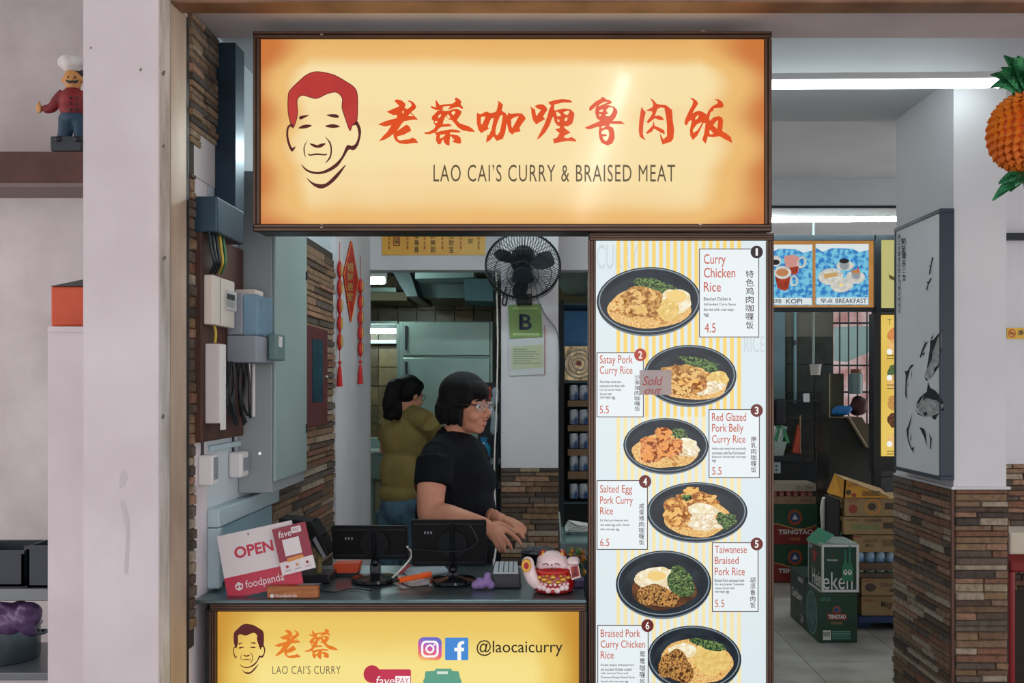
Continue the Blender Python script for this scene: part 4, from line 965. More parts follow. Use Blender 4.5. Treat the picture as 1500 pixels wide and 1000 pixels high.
# tablets on stands, seen from behind
def tablet(label, x0, y0, x1, y1, bx, Y, basey, lean, extra):
    t = thing('tablet_on_stand', label, 'tablet', V((P(bx, 0, Y).x, Y, zc)), 'black tablets on stands')
    f = lambda x, y, d=0: P(x, y, Y) + V((0, d + (y - y1) * lean * .001, 0))
    MB().prism([f(x, y) for x, y in rrect(x0, y0, x1, y1, 3)], (0, .014, 0)).build('case', mat('tablet_black', (11, 13, 16), .55, spec=.25), t)
    c = ((x0 + x1) / 2 if not extra else bx, (y0 + y1) / 2)
    MB().prism([f(x, y, -.010) for x, y in ell(c[0], c[1] + 1, 21, 21, 28)], (0, .010, 0)).build('mount_disc', mat('mount_black', (16, 18, 21), .4, spec=.4), t)
    for yy in (y0 + 4, y1 - 8): MB().prism([f(x, y, -.004) for x, y in rrect(x0 + 3, yy, x1 - 3, yy + 3, 1)], (0, .004, 0)).build('case_ridge', m_black, t)
    mb = MB()
    for i, xx in enumerate((x0 + 19, x0 + 23.5, x0 + 28)): mb.shape([rect(xx, y0 + 17, xx + 2.4, y0 + 21)], lambda x, y: f(x, y, -.0006))
    mb.build('logo_marks', mat('grey_print', (120, 126, 130), .5), t)
    MB().tube([f(bx, y0 + 6, -.012), f(bx, y1 - 10, -.016), f(bx, y1 + 6, -.005), V((P(bx, 0, Y).x, Y - .01, zc + .02))], .0055, 10, 4).build('stand_neck', mat('stand_black', (20, 24, 28), .25, metal=.4), t, smooth=True)
    MB().ball(f(bx, y1 + 4, -.008), .013).build('ball_joint', mat('stand_black', (20, 24, 28)), t, smooth='all')
    MB().obox(f(bx, y1 + 13, -.008), (.03, .02, .03)).build('clamp', m_black, t, bevel=.003)
    MB().lathe([(0, 0), (.066, 0), (.070, .005), (.066, .012), (.03, .017), (.012, .022), (0, .022)], (P(bx, 0, Y).x, Y - .005, zc + .0008), 32).build('base', mat('gloss_black', (18, 22, 26), .12), t, smooth=True)
    for sx in (x0 + 3, x1 - 3): MB().ball(f(sx, y0 + 1, .007), .004, u=8, v=6).build('case_corner', m_black, t)
    return t, f
tab1, f1 = tablet('left black tablet on a round stand beside the orange card reader', 488, 768, 598, 819, 550, 2.74, 0, .5, True)
tab2, f2 = tablet('right black tablet on a round stand in front of the woman', 604, 759, 713, 829, 664, 2.72, 0, .5, True)
MB().tube([f2(690, 765, -.02), f2(700, 790, -.022), f2(675, 803, -.025), f2(630, 803, -.02), f2(600, 800, -.01)], .0022, 6, 6).build('cable', m_black, tab2, smooth=True)
MB().tube([f1(597, 798, -.006), f1(604, 808, -.01), f1(598, 822, -.012), V((P(570, 0, 2.72).x, 2.72, zc + .004))], .003, 6, 6).build('cable', mat('cable_white', (206, 202, 196), .5), tab1, smooth=True)
# third terminal seen side on at the left
t3 = thing('card_terminal', 'black tilted payment terminal behind the maroon payment card', 'terminal', V((P(455, 0, 2.72).x, 2.72, zc)))
def q3f(x, y, d=0): return P(x, y, 2.70) + V((0, d, 0))
MB().prism([q3f(408, 759), q3f(456, 764), q3f(470, 787), q3f(482, 812), q3f(474, 819), q3f(458, 800), q3f(446, 776), q3f(408, 772)], (0, .09, 0)).build('head', mat('tablet_black', (26, 30, 34)), t3, bevel=.003)
MB().prism([q3f(462, 785, -.002), q3f(478, 815, -.002), q3f(474, 818, -.002), q3f(458, 790, -.002)], (0, .004, 0)).build('screen_edge', mat('grey_print', (120, 126, 130)), t3)
MB().tube([q3f(462, 800, .04), q3f(463, 835, .04), V((P(462, 0, 2.70).x, 2.74, zc + .01))], .008, 8).build('post', mat('yellow_black', (120, 104, 50), .5), t3)
MB().obox(V((P(455, 0, 2.72).x, 2.75, zc + .013)), (.12, .1, .024)).build('base', m_black, t3, bevel=.004)
# orange card reader
cr_ = thing('card_reader', 'orange and black card reader between the payment card and left tablet', 'card reader', V((P(508, 0, 2.80).x, 2.80, zc)))
z1 = P(0, 826, 2.70).z
MB().prism([P(493, 846, 2.80), P(520, 846, 2.80), P(523, 839, 2.80), P(488.5, 839, 2.80)], (0, .06, 0)).build('base', m_black, cr_)
MB().prism([P(488.5, 839, 2.80), P(523, 839, 2.80), P(526, 824.5, 2.80), P(488.5, 826, 2.80)], (0, .055, 0)).build('top', mat('reader_orange', (232, 84, 34), .4), cr_)
# papers, marker, pens, cable
def sheet(label, quad, z, m, thick=.0006):
    o = MB().prism([V((x, y, zc + z)) for x, y in quad], (0, 0, thick)).build('paper_sheet', m); tag(o, label, 'paper', 'papers on the counter'); return o
def G(x, y, z=0.0):
    Y = (H - zc - z) * F / (y - CY); return ((x - CX) * Y / F, Y)
m_sheet = mat('paper_grey_white', (196, 202, 208), .7)
sheet('white paper sheet lying flat between the two tablets', [G(560, 846), G(600, 842), G(652, 856), G(590, 862)], .0008, m_sheet)
sheet('folded white receipt stack behind the orange marker', [G(585, 834, .004), G(650, 829, .004), G(658, 838, .004), G(600, 846, .004)], .0016, mat('paper_cool', (170, 182, 194), .7), .006)
sheet('lone white sheet beside the black wire near the wooden plaque', [G(430, 846), G(470, 842), G(486, 852), G(440, 860)], .0008, m_sheet)
sheet('pinkish leaflet lying in front of the card reader', [G(492, 856), G(512, 853), G(516, 862), G(494, 866)], .0008, mat('leaflet_pink', (150, 90, 92), .6))
mk_ = thing('marker_pen', 'orange marker pen lying on papers between the tablets', 'pen', V((*G(606, 848), zc)))
pA, pB = V((*G(584, 852, .012), zc + .016)), V((*G(630, 843, .012), zc + .016))
MB().cyl(pA, pA.lerp(pB, .72), .0085, n=14).build('barrel', mat('marker_orange', (246, 104, 34), .4), mk_, smooth=True)
MB().cyl(pA.lerp(pB, .72), pB, .0095, n=14).build('cap', mat('marker_cap', (240, 92, 26), .4), mk_, smooth=True)
MB().cyl(pA, pA.lerp(pB, -.08), .005, .003, n=10).build('tip', m_black, mk_, smooth=True)
p2 = thing('ballpoint_pen', 'small red and blue pens beside the orange marker', 'pen', V((*G(593, 836), zc)))
MB().cyl(V((*G(586, 842, .01), zc + .014)), V((*G(600, 833, .01), zc + .022)), .004, n=8).build('barrel', mat('pen_red', (170, 50, 56), .4), p2)
MB().cyl(V((*G(600, 833, .01), zc + .022)), V((*G(602, 831.8, .01), zc + .023)), .003, .001, n=8).build('tip', m_black, p2)
wr_ = thing('black_wire', 'thin black wire trailing along the counter by the stands', 'wire', V((*G(480, 865), zc)))
MB().tube([V((*G(468, 866), zc + .004)), V((*G(490, 869), zc + .004)), V((*G(515, 864), zc + .004)), V((*G(545, 867), zc + .004))], .0022, 6, 6).build('wire_run', m_black, wr_, smooth=True)
w2 = thing('black_wire', 'short black wire crossing the white paper sheet between the stands', 'wire', V((*G(600, 858), zc)))
MB().tube([V((*G(582, 852), zc + .005)), V((*G(600, 861), zc + .004)), V((*G(628, 859), zc + .004))], .002, 6, 6).build('wire_run', m_black, w2, smooth=True)
# receipt printer
rp_ = thing('receipt_printer', 'small black receipt printer with a grey slotted top beside the lucky cat', 'printer', V((P(741, 0, 2.66).x, 2.68, zc)))
a, b_ = P(718, 862, 2.64), P(763, 841, 2.64); a.z = zc + .0008
MB().prism([P(717.5, 0, 2.64) * 0 + V((a.x, 2.64, a.z)), V((b_.x, 2.64, a.z)), V((b_.x - .004, 2.64, b_.z)), V((a.x + .004, 2.64, b_.z))], (0, .10, 0)).build('case', mat('printer_black', (30, 34, 40), .35), rp_, bevel=.002)
MB().prism([V((a.x + .008, 2.645, b_.z + .0008)), V((b_.x - .008, 2.645, b_.z + .0008)), V((b_.x - .012, 2.72, b_.z + .018)), V((a.x + .012, 2.72, b_.z + .018))], (0, .0, .004)).build('lid', mat('printer_grey', (176, 186, 192), .4), rp_)
for i in range(4):
    x = a.x + .022 + i * .014
    MB().prism([V((x, 2.644, b_.z + .006)), V((x + .003, 2.644, b_.z + .006)), V((x + .003, 2.716, b_.z + .0235)), V((x, 2.716, b_.z + .0235))], (0, 0, .001)).build('slot', m_black, rp_)
# purple stamp toy
pu = thing('purple_ornament', 'small purple rubber ornament left of the receipt printer', 'ornament', V((*G(708, 858), zc)))
mb = MB(); c = V((*G(708, 858, .01), zc + .013))
for dx, dz, r in ((-.022, 0, .013), (-.006, .004, .016), (.010, .010, .016), (.012, .026, .011), (-.012, .014, .009), (.022, .0, .012)): mb.ball(c + V((dx, 0, dz)), r)
remesh(mb, 'body', mat('purple_rubber', (134, 108, 166), .5), pu, .003, 4)
# ------------------------------------------------------------------ lucky cat
YK = 2.60
lc = thing('lucky_cat', 'red and white ceramic lucky cat figurine raising a paw on the counter', 'figurine', V((P(810, 0, YK).x, YK, zc)))
kk = YK / F
cxx = P(811, 0, YK).x; z_ = lambda y: P(0, y, YK).z
m_ker = mat('glazed_red', (176, 24, 26), .16, c2=(150, 16, 20), scale=9, coat=.4); m_kw = mat('glazed_white', (232, 208, 210), .2, coat=.3); m_kg = mat('glazed_gold', (212, 162, 76), .25, metal=.7)
b0 = zc + .0008
MB().lathe([(0, b0), (.044, b0), (.058, z_(862)), (.060, z_(850)), (.056, z_(838)), (.050, z_(831)), (.030, z_(826)), (0, z_(824))], (cxx, YK, 0), 32).build('body', m_ker, lc, smooth='all')
mb = MB(); mb.ball((cxx - .004, YK - .004, z_(821)), (.045, .040, .030)).ball((cxx - .026, YK - .008, z_(826)), (.024, .026, .018)).ball((cxx + .020, YK - .010, z_(826)), (.024, .026, .018)).ball((cxx - .003, YK - .034, z_(824)), (.013, .012, .009))
hd = remesh(mb, 'head', m_kw, lc, .003, 4)
for sx, x in ((-1, 796), (1, 823)):
    e = MB().tube([V((P(x, 0, YK).x, YK - .002, z_(812))), V((P(x + sx * 1.5, 0, YK).x, YK - .002, z_(804)))], [.016, .003], 12).build('ear', m_ker, lc, smooth='all')
    MB().tube([V((P(x, 0, YK).x, YK - .014, z_(812))), V((P(x + sx, 0, YK).x, YK - .009, z_(806)))], [.008, .002], 10).build('inner_ear', m_kg, e, smooth='all')
mink = mat('ink_line', (90, 40, 40), .5)
for x in (799, 815): MB().tube([V((P(x - 4, 0, YK).x, YK - .041, z_(823))), V((P(x, 0, YK).x, YK - .046, z_(820.5))), V((P(x + 4, 0, YK).x, YK - .041, z_(823)))], .0012, 5, 4).build('closed_eye', mink, hd)
MB().ball((P(808, 0, YK).x, YK - .048, z_(822.5)), .0025, u=8, v=6).build('nose', mink, hd)
MB().tube([V((P(802, 0, YK).x, YK - .044, z_(827))), V((P(805, 0, YK).x, YK - .048, z_(829))), V((P(808, 0, YK).x, YK - .049, z_(826.5))), V((P(811, 0, YK).x, YK - .048, z_(829))), V((P(814, 0, YK).x, YK - .044, z_(827)))], .0010, 5, 4).build('mouth', mink, hd)
MB().torus((cxx - .003, YK - .004, z_(834)), (0, 0, 1), .048, .005, 28, 8).build('collar', mat('collar_red', (190, 40, 34), .4), lc, smooth='all')
MB().ball((cxx - .003, YK - .058, z_(839)), .008).build('bell', m_kg, lc, smooth='all')
def ks_(a, y, out=0.0):
    r = .0575 if y > 840 else .055
    return V((cxx + (r + out) * math.sin(a), YK - (r + out) * math.cos(a), z_(y)))
for a, y, r in ((-.75, 841, .008), (-.48, 843, .010), (-.22, 846, .009), (.2, 846, .009), (.46, 843, .010), (.74, 841, .008), (-.34, 838, .006), (.34, 838, .006)):
    MB().ball(ks_(a, y), (r, r * .8, r * .75), u=12, v=8).build('gold_relief', m_kg, lc, smooth='all')
for i, a in enumerate((-.72, -.5, -.27, -.05, .17, .4, .62)):
    MB().ball(ks_(a, 855 + (3 if i in (2, 3, 4) else 0)), (.0085, .007, .0085), u=12, v=8).build('white_relief', m_kw, lc, smooth='all')
    MB().ball(ks_(a + .1, 850, .001), (.0045, .005, .0045), u=10, v=6).build('white_relief', m_kw, lc, smooth='all')
MB().ball(ks_(-.05, 859, .004), .006, u=10, v=8).build('red_gem', m_ker, lc, smooth='all')
# raised arm with coin on the left, tablet arm on the right
mb = MB(); mb.tube([P(788, 856, YK - .03), P(781, 849, YK - .035), P(776, 838, YK - .035), P(773, 828, YK - .035)], [.017, .018, .018, .019], 14, 5).ball(P(773, 825, YK - .035), (.018, .016, .020))
am = remesh(mb, 'raised_paw', m_kw, lc, .003, 4)
MB().lathe([(0, -.003), (.013, -.003), (.0145, 0), (.013, .003), (0, .003)], n=20, M=Matrix.Translation(P(771, 828, YK - .055)) @ Matrix.Rotation(math.pi / 2, 4, 'X') @ Matrix.Diagonal((1, 1.35, 1, 1))).build('coin', m_kg, am)
MB().lathe([(0, -.0035), (.007, -.0035), (.007, .0035), (0, .0035)], n=16, M=Matrix.Translation(P(771, 828, YK - .0555)) @ Matrix.Rotation(math.pi / 2, 4, 'X') @ Matrix.Diagonal((1, 1.35, 1, 1))).build('coin_centre', m_ker, am)
mb = MB(); mb.ball(P(840, 822, YK - .02), (.020, .016, .014)).tube([P(830, 834, YK - .01), P(838, 828, YK - .015)], .013, 12)
for i in range(4): mb.ball(P(834.5 + i * 3.6, 824, YK - .034), .0065)
remesh(mb, 'right_paw', m_kw, lc, .003, 2)
o = MB().prism([P(834, 829, YK - .03), P(847, 826, YK - .03), P(851, 845, YK - .03), P(836, 850, YK - .03)], (0, .008, 0)).build('plaque', m_kw, lc)
MB().prism([P(836, 830, YK - .031), P(846, 828, YK - .031), P(849, 843, YK - .031), P(838, 846.5, YK - .031)], (0, .002, 0)).build('plaque_face', mat('plaque_red', (170, 50, 44), .4), o)
vtext('千万两', 839.5, 830, 845.5, 844, front(YK - .032), m_black, o, .02)
# green and orange festive ornament and purple pad behind the cat, glass case
oo = thing('festive_ornament', 'orange and green beaded ornament standing behind the lucky cat', 'ornament', V((P(846, 0, 2.72).x, 2.72, zc)))
rnd = random.Random(3)
for i in range(26):
    c = P(rnd.uniform(830, 858), rnd.uniform(806, 840), 2.72) + V((0, rnd.uniform(0, .03), 0))
    MB().ball(c, rnd.uniform(.006, .010), u=8, v=6).build('bead', mat('bead_%d' % (i % 3), ((196, 122, 40), (70, 110, 44), (206, 150, 52))[i % 3], .4), oo, smooth='all')
MB().cyl((P(846, 0, 2.72).x, 2.735, zc + .0008), P(846, 826, 2.735), .014, .02, n=12).build('stem', mat('stem_green', (48, 76, 40), .5), oo)
pd = MB().box((P(834, 0, 2.66).x, 2.645, zc + .0008), (P(856, 0, 2.66).x, 2.70, zc + .022)).build('sponge', mat('purple_sponge', (92, 82, 120), .8), None, bevel=.004); tag(pd, 'small purple sponge pad behind the lucky cat plaque', 'sponge')

# ================================================================== people
m_skin = mat('skin', (214, 152, 124), .55, c2=(202, 138, 112), scale=14)
m_hair = mat('black_hair', (9, 9, 12), .5, spec=.18, c2=(18, 17, 20), scale=60, bump=.5, bscale=90, stretch=(6, 6, .5))
def head_frame(c, yaw, pitch=0.0, s=.9):
    M = Matrix.Translation(c) @ Matrix.Rotation(yaw, 4, 'Z') @ Matrix.Rotation(pitch, 4, 'Y') @ Matrix.Diagonal((s, s, s * .92, 1))
    e = (Matrix.Rotation(yaw, 3, 'Z') @ Matrix.Rotation(pitch, 3, 'Y')).to_euler()
    return (lambda x, y, z: M @ V((x, y, z))), e, s
def add_head(mb, fr, neck_to):
    T, e, s = fr; B = lambda c, r, u=20, v=14: mb.ball(T(*c), tuple(k * s for k in r), e, u, v)
    B((-.012, 0, .032), (.094, .076, .092)); B((.034, 0, -.03), (.060, .061, .088)); B((.036, 0, -.082), (.048, .050, .036)); B((.064, 0, -.103), (.026, .026, .020))
    for q in (-1, 1):
        B((.066, q * .030, .014), (.022, .026, .012)); B((.062, q * .036, -.042), (.030, .026, .028)); B((-.008, q * .075, -.022), (.019, .011, .030)); B((.100, q * .012, -.045), (.012, .010, .010))
    mb.tube([T(.088, 0, .004), T(.104, 0, -.020), T(.115, 0, -.040)], [.009 * s, .011 * s, .014 * s], 10, 3)
    B((.082, 0, -.072), (.018, .028, .014)); B((.080, 0, -.088), (.016, .022, .010))
    mb.tube([T(-.022, 0, -.05), T(-.035, 0, -.11), neck_to], [.056 * s, .054 * s, .060 * s], 16, 4)
def face_parts(body, fr):
    T, e, s = fr
    for q in (-1, 1):
        MB().ball(T(.082, q * .031, -.004), (.010 * s, .013 * s, .007 * s), e, 12, 8).build('eye', mat('eye_white', (216, 206, 200), .3), body, smooth='all')
        MB().ball(T(.0905, q * .032, -.004), (.003 * s, .006 * s, .006 * s), e, 10, 8).build('iris', mat('iris_dark', (30, 20, 18), .2), body, smooth='all')
        MB().tube([T(.088, q * .014, .020), T(.092, q * .030, .025), T(.082, q * .052, .019)], [.002 * s, .0042 * s, .002 * s], 6, 4).build('eyebrow', m_hair, body)
    m_lip = mat('lips', (164, 82, 78), .4)
    MB().tube([T(.080, -.024, -.070), T(.093, -.009, -.066), T(.096, 0, -.068), T(.093, .009, -.066), T(.080, .024, -.070)], [.002 * s, .0045 * s, .0045 * s, .0045 * s, .002 * s], 8, 4).build('upper_lip', m_lip, body, smooth='all')
    MB().tube([T(.080, -.022, -.073), T(.091, -.009, -.083), T(.093, 0, -.085), T(.091, .009, -.083), T(.080, .022, -.073)], [.002 * s, .0045 * s, .005 * s, .0045 * s, .002 * s], 8, 4).build('lower_lip', m_lip, body, smooth='all')
    MB().ball(T(.089, 0, -.0745), (.006 * s, .016 * s, .0055 * s), e, 12, 8).build('teeth', mat('teeth', (224, 216, 204), .3), body, smooth='all')
def glasses(body, fr, mrim, mtemple):
    T, e, s = fr
    g = None
    for q in (-1, 1):
        pts = [T(.101 - abs(q * .033 + .023 * math.cos(a) * 1.0) * .12, q * .033 + .025 * math.cos(a), -.004 + .018 * math.sin(a)) for a in [i * 6.2832 / 20 for i in range(21)]]
        r = MB().tube(pts, .0024 * s, 6).build('glasses_rim', mrim, body if g is None else g, smooth='all'); g = g or r
        vs = [V(p) for p in pts[:-1]]
        mb = MB(); mb.bm.faces.new([mb.bm.verts.new(p) for p in vs]); mb.build('lens', mat('lens_glass', (226, 234, 238), .05, alpha=.14), g)
        MB().tube([T(.095, q * .057, .002), T(.06, q * .074, .004), T(-.005, q * .086, .0), T(-.02, q * .086, -.012)], .0026 * s, 6, 4).build('temple', mtemple, g, smooth='all')
    MB().tube([T(.103, -.010, .0), T(.107, 0, .003), T(.103, .010, .0)], .0024 * s, 6, 3).build('bridge', mrim, g, smooth='all')
def hand(mb, wrist, palm, fingers, thumb, r=.0082):
    """palm block from wrist to knuckles, four bent fingers and a thumb"""
    kn = [f[0] for f in fingers]
    mid = sum(kn, V()) / 4
    mb.tube([wrist, wrist.lerp(mid, .4)], [.024, .024], 12)
    for k in kn: mb.tube([wrist.lerp(mid, .12), wrist.lerp(k, .55), k], [.016, .0145, .0115], 10, 3)
    for a, b in zip(kn[:-1], kn[1:]): mb.tube([wrist.lerp(a, .6), wrist.lerp(b, .6)], .0135, 8)
    for f in fingers: mb.tube(f, [r * 1.12, r * 1.02, r * .94, r * .78], 10, 3); mb.ball(f[-1], r * .8, u=10, v=8)
    mb.tube(thumb, [.013, .0115, .010, .0085], 10, 3); mb.ball(thumb[-1], .0085, u=10, v=8)

# ------------------------------------------------------------------ woman at the counter
Yw = 3.30
w1 = thing('person', 'woman with a black bob and glasses in a dark polo shirt behind the counter', 'person', V((P(664, 0, Yw).x, Yw, 0)))
fr = head_frame(P(682, 592, Yw), math.radians(-30), math.radians(3), .885)
neck = P(664, 648, Yw + .01)
shN, shF = P(638, 672, 3.15), P(694, 668, 3.46)
elN, wrN = P(630, 752, 3.08), P(711, 770, 3.03)
elF, wrF = P(690, 752, 3.47), P(724, 757, 3.20)
mb = MB(); add_head(mb, fr, neck)
yw = (0, 0, math.radians(-20))
mb.ball(P(666, 690, Yw), (.095, .135, .14), yw).tube([P(668, 660, Yw), P(666, 760, Yw), P(664, 820, Yw)], [.08, .10, .10], 16, 3)
mb.tube([shN, shN.lerp(elN, .5) + V((-.004, 0, 0)), elN], [.052, .050, .043], 14, 4).tube([elN, elN.lerp(wrN, .35) + V((0, 0, .004)), wrN], [.042, .041, .026], 14, 4).ball(elN, .043)
mb.tube([shF, elF], [.050, .040], 14, 4).tube([elF, elF.lerp(wrF, .4), wrF], [.040, .036, .026], 14, 4)
q = lambda x, y, Y: P(x, y, Y)
hand(mb, wrN, None, [[q(742, 777, 3.02), q(752, 784, 3.00), q(759, 791, 2.995), q(763, 797, 3.0)], [q(735, 783, 3.0), q(743, 793, 2.985), q(747, 799, 2.985), q(749, 804, 2.99)], [q(729, 787, 2.995), q(735, 797, 2.98), q(738, 803, 2.98), q(739, 807.5, 2.985)], [q(723, 789, 3.0), q(728, 799, 2.985), q(731, 804, 2.985), q(732.5, 807.5, 2.99)]],
     [q(722, 768, 3.05), q(734, 768, 3.08), q(745, 774, 3.09), q(753, 779, 3.09)])
hand(mb, wrF, None, [[q(754, 764, 3.17), q(764, 769, 3.15), q(769, 777, 3.14), q(767, 784, 3.14)], [q(752, 768, 3.15), q(761, 776, 3.13), q(765, 783, 3.12), q(762, 787, 3.12)], [q(749, 771, 3.14), q(757, 780, 3.12), q(760, 786, 3.115), q(757, 789, 3.115)], [q(746, 773, 3.135), q(753, 782, 3.12), q(755, 787, 3.115), q(752, 789, 3.12)]],
     [q(738, 763, 3.14), q(750, 770, 3.12), q(760, 780, 3.10), q(766, 787, 3.10)])
body = remesh(mb, 'body', m_skin, w1, .0042, 5, label='skin of face, neck and bare forearms')
face_parts(body, fr)
glasses(body, fr, mat('clear_frame', (206, 200, 200), .2, metal=.5), mat('dark_temple', (60, 34, 34), .3))
T, e, s = fr
mb = MB(); B = lambda c, r: mb.ball(T(*c), tuple(k * s for k in r), e, 24, 16)
B((-.016, 0, .050), (.103, .092, .088)); B((-.046, 0, -.005), (.076, .092, .080))
for sd in (-1, 1): B((-.016, sd * .070, -.015), (.046, .026, .066)); B((.014, sd * .072, -.045), (.024, .018, .038)); B((.040, sd * .060, .035), (.03, .022, .045))
B((-.050, 0, -.052), (.058, .080, .036))
for i in range(9):                                     # fringe
    y = -.058 + i * .0145; x = .092 - y * y * 9
    mb.tube([T(x - .024, y * .9, .092), T(x - .002, y, .066), T(x + .002, y * 1.03, .038 + .005 * (i % 2))], [.014 * s, .013 * s, .005 * s], 8, 3)
for i in range(14):                                    # tips round the hem of the bob
    a = math.radians(62 + i * 18.2); x, y = -.02 + .092 * math.cos(a), .090 * math.sin(a)
    mb.tube([T(x, y, -.01), T(x * 1.0, y * 1.0, -.055), T(x * .92 + .012, y * .94, -.088 - .006 * (i % 2))], [.020 * s, .016 * s, .006 * s], 8, 3)
remesh(mb, 'hair', m_hair, w1, .005, 3)
m_navy = mat('navy_polo', (13, 16, 23), .9, spec=.2, c2=(18, 22, 30), scale=20, bump=.25, bscale=14)
mb = MB()
mb.ball(P(664, 700, Yw), (.132, .168, .150), yw, 24, 16).ball(P(668, 752, Yw), (.142, .165, .15), yw, 24, 16).ball(P(664, 805, Yw), (.146, .170, .12), yw, 24, 16)
mb.ball(shN + V((.006, .012, -.006)), (.066, .062, .062)).ball(shF + V((-.006, -.01, -.006)), (.064, .062, .06)).tube([shN, P(668, 662, Yw), shF], [.062, .082, .060], 16, 4)
mb.ball(P(690, 705, Yw + .02), (.085, .13, .10), yw)
hem = shN.lerp(elN, .50)
mb.tube([shN, hem], [.066, .067], 18).tube([shF, shF.lerp(elF, .5)], [.064, .062], 16)
mb.tube([P(664, 662, Yw), P(662, 642, Yw), P(664, 633, Yw)], [.080, .066, .056], 18)
sh_ = remesh(mb, 'polo_shirt', m_navy, w1, .006, 6)
MB().tube([T(-.040, .062, -.135), T(-.085, 0, -.118), T(-.055, -.060, -.135), T(.0, -.058, -.160), T(.034, -.016, -.195)], [.015, .017, .017, .016, .010], 10, 5).build('collar', m_navy, sh_, smooth='all')
MB().tube([T(.030, -.006, -.175), T(.046, .012, -.21)], [.006, .004], 8).build('button', mat('maroon_thread', (120, 44, 48), .5), sh_)
MB().ball(P(608.5, 712, 3.16), (.004, .010, .006)).build('sleeve_mark', mat('maroon_thread', (120, 44, 48)), sh_)
mb = MB(); mb.ball(P(664, 815, Yw), (.14, .165, .11), yw)
for sx in (-1, 1): 
    d = V((.058 * sx * .35, .10 * sx, 0)); b0_ = V((P(662, 0, Yw).x, Yw, 0)) + d
    mb.tube([b0_ + V((0, 0, .92)), b0_ + V((.01, 0, .48)), b0_ + V((0, 0, .06))], [.088, .06, .048], 14, 4)
remesh(mb, 'trousers', mat('dark_jeans', (34, 46, 74), .8), w1, .01, 4)
for sx in (-1, 1): MB().ball(V((P(662, 0, Yw).x + .04 + .02 * sx, Yw + .10 * sx, .041)), (.13, .045, .04), yw).build('shoe', m_black, w1, smooth='all')

# ------------------------------------------------------------------ cook in the kitchen doorway
Yv = 5.35
w2_ = thing('person', 'cook with a ponytail in an olive shirt and jeans turned away in the kitchen', 'person', V((P(592, 0, Yv).x, Yv, 0)))
fr2 = head_frame(P(600, 577, Yv), math.radians(48), math.radians(14), .86)
neck2 = P(594, 608, Yv)
sL, sR = P(571, 618, Yv + .04), P(628, 618, Yv - .10)
mb = MB(); add_head(mb, fr2, neck2)
mb.tube([P(594, 606, Yv), P(590, 680, Yv), P(588, 735, Yv)], [.07, .07, .07], 16, 3)
eR, hR = P(640, 652, Yv + .06), P(652, 650, Yv + .30)
eL, hL = P(566, 660, Yv + .16), P(590, 655, Yv + .36)
mb.tube([sR, eR], [.05, .04], 12).tube([eR, hR], [.038, .026], 12).tube([sL, eL], [.05, .04], 12).tube([eL, hL], [.038, .026], 12)
for h_ in (hR, hL):
    hand(mb, h_, None, [[h_ + V((.03 * (i - 1.5) * .5, .07, 0)), h_ + V((.03 * (i - 1.5) * .5, .09, -.01)), h_ + V((.03 * (i - 1.5) * .5, .105, -.02)), h_ + V((.03 * (i - 1.5) * .5, .11, -.035))] for i in range(4)], [h_ + V((.03, .02, 0)), h_ + V((.04, .035, 0)), h_ + V((.045, .05, 0)), h_ + V((.045, .06, -.005))])
bd2 = remesh(mb, 'body', m_skin, w2_, .006, 4)
glasses(bd2, fr2, m_black, m_black)
T, e, s = fr2
mb = MB(); B = lambda c, r: mb.ball(T(*c), tuple(k * s for k in r), e, 24, 16)
B((-.022, 0, .038), (.098, .090, .096)); B((-.052, 0, .0), (.07, .086, .085)); B((.03, 0, .07), (.06, .07, .05))
B((-.11, .02, .045), (.035, .04, .04))
mb.tube([T(-.105, .02, .045), P(578, 566, Yv - .10), P(571, 590, Yv - .12), P(567, 606, Yv - .12)], [.036, .046, .044, .022], 14, 5)
for i in range(7):
    mb.tube([P(574 + i * 1.5, 585, Yv - .12), P(566 + i * 3.2, 604 + 4 * (i % 3), Yv - .13 + .01 * (i % 2)), P(562 + i * 4, 612 + 3 * (i % 2), Yv - .12)], [.024, .018, .006], 8, 3)
remesh(mb, 'hair', m_hair, w2_, .006, 3)
MB().torus(T(-.112, .02, .045), T(-.2, .04, .05) - T(-.1, .02, .045), .026, .008).build('hair_tie', m_black, w2_)
m_olive = mat('olive_shirt', (148, 130, 74), .85, c2=(128, 112, 62), scale=9, bump=.35, bscale=12)
mb = MB()
mb.ball(P(595, 640, Yv), (.150, .12, .16), (0, 0, .15), 24, 16).ball(P(590, 690, Yv), (.135, .12, .17), (0, 0, .15), 24, 16).ball(P(587, 722, Yv), (.128, .12, .075), (0, 0, .15), 24, 16)
mb.tube([sL, P(596, 609, Yv - .01), sR], [.060, .075, .058], 16, 4).tube([sR, sR.lerp(eR, .9)], [.062, .060], 16).tube([sL, sL.lerp(eL, .6)], [.062, .060], 16)
mb.tube([P(596, 610, Yv), P(598, 600, Yv)], [.065, .055], 14)
remesh(mb, 'shirt', m_olive, w2_, .007, 5)
mb = MB(); mb.ball(P(590, 745, Yv), (.135, .125, .12), (0, 0, .15))
for sx in (-1, 1):
    b0_ = V((P(590, 0, Yv).x + .075 * sx, Yv, 0)); mb.tube([b0_ + V((0, 0, .88)), b0_ + V((0, .02, .46)), b0_ + V((0, 0, .06))], [.085, .062, .05], 14, 4)
remesh(mb, 'jeans', mat('blue_jeans', (84, 118, 140), .85, c2=(54, 80, 100), scale=14), w2_, .009, 4)
for sx in (-1, 1): MB().ball(V((P(590, 0, Yv).x + .08 * sx, Yv + .05, .041)), (.045, .12, .04)).build('shoe', m_black, w2_, smooth='all')

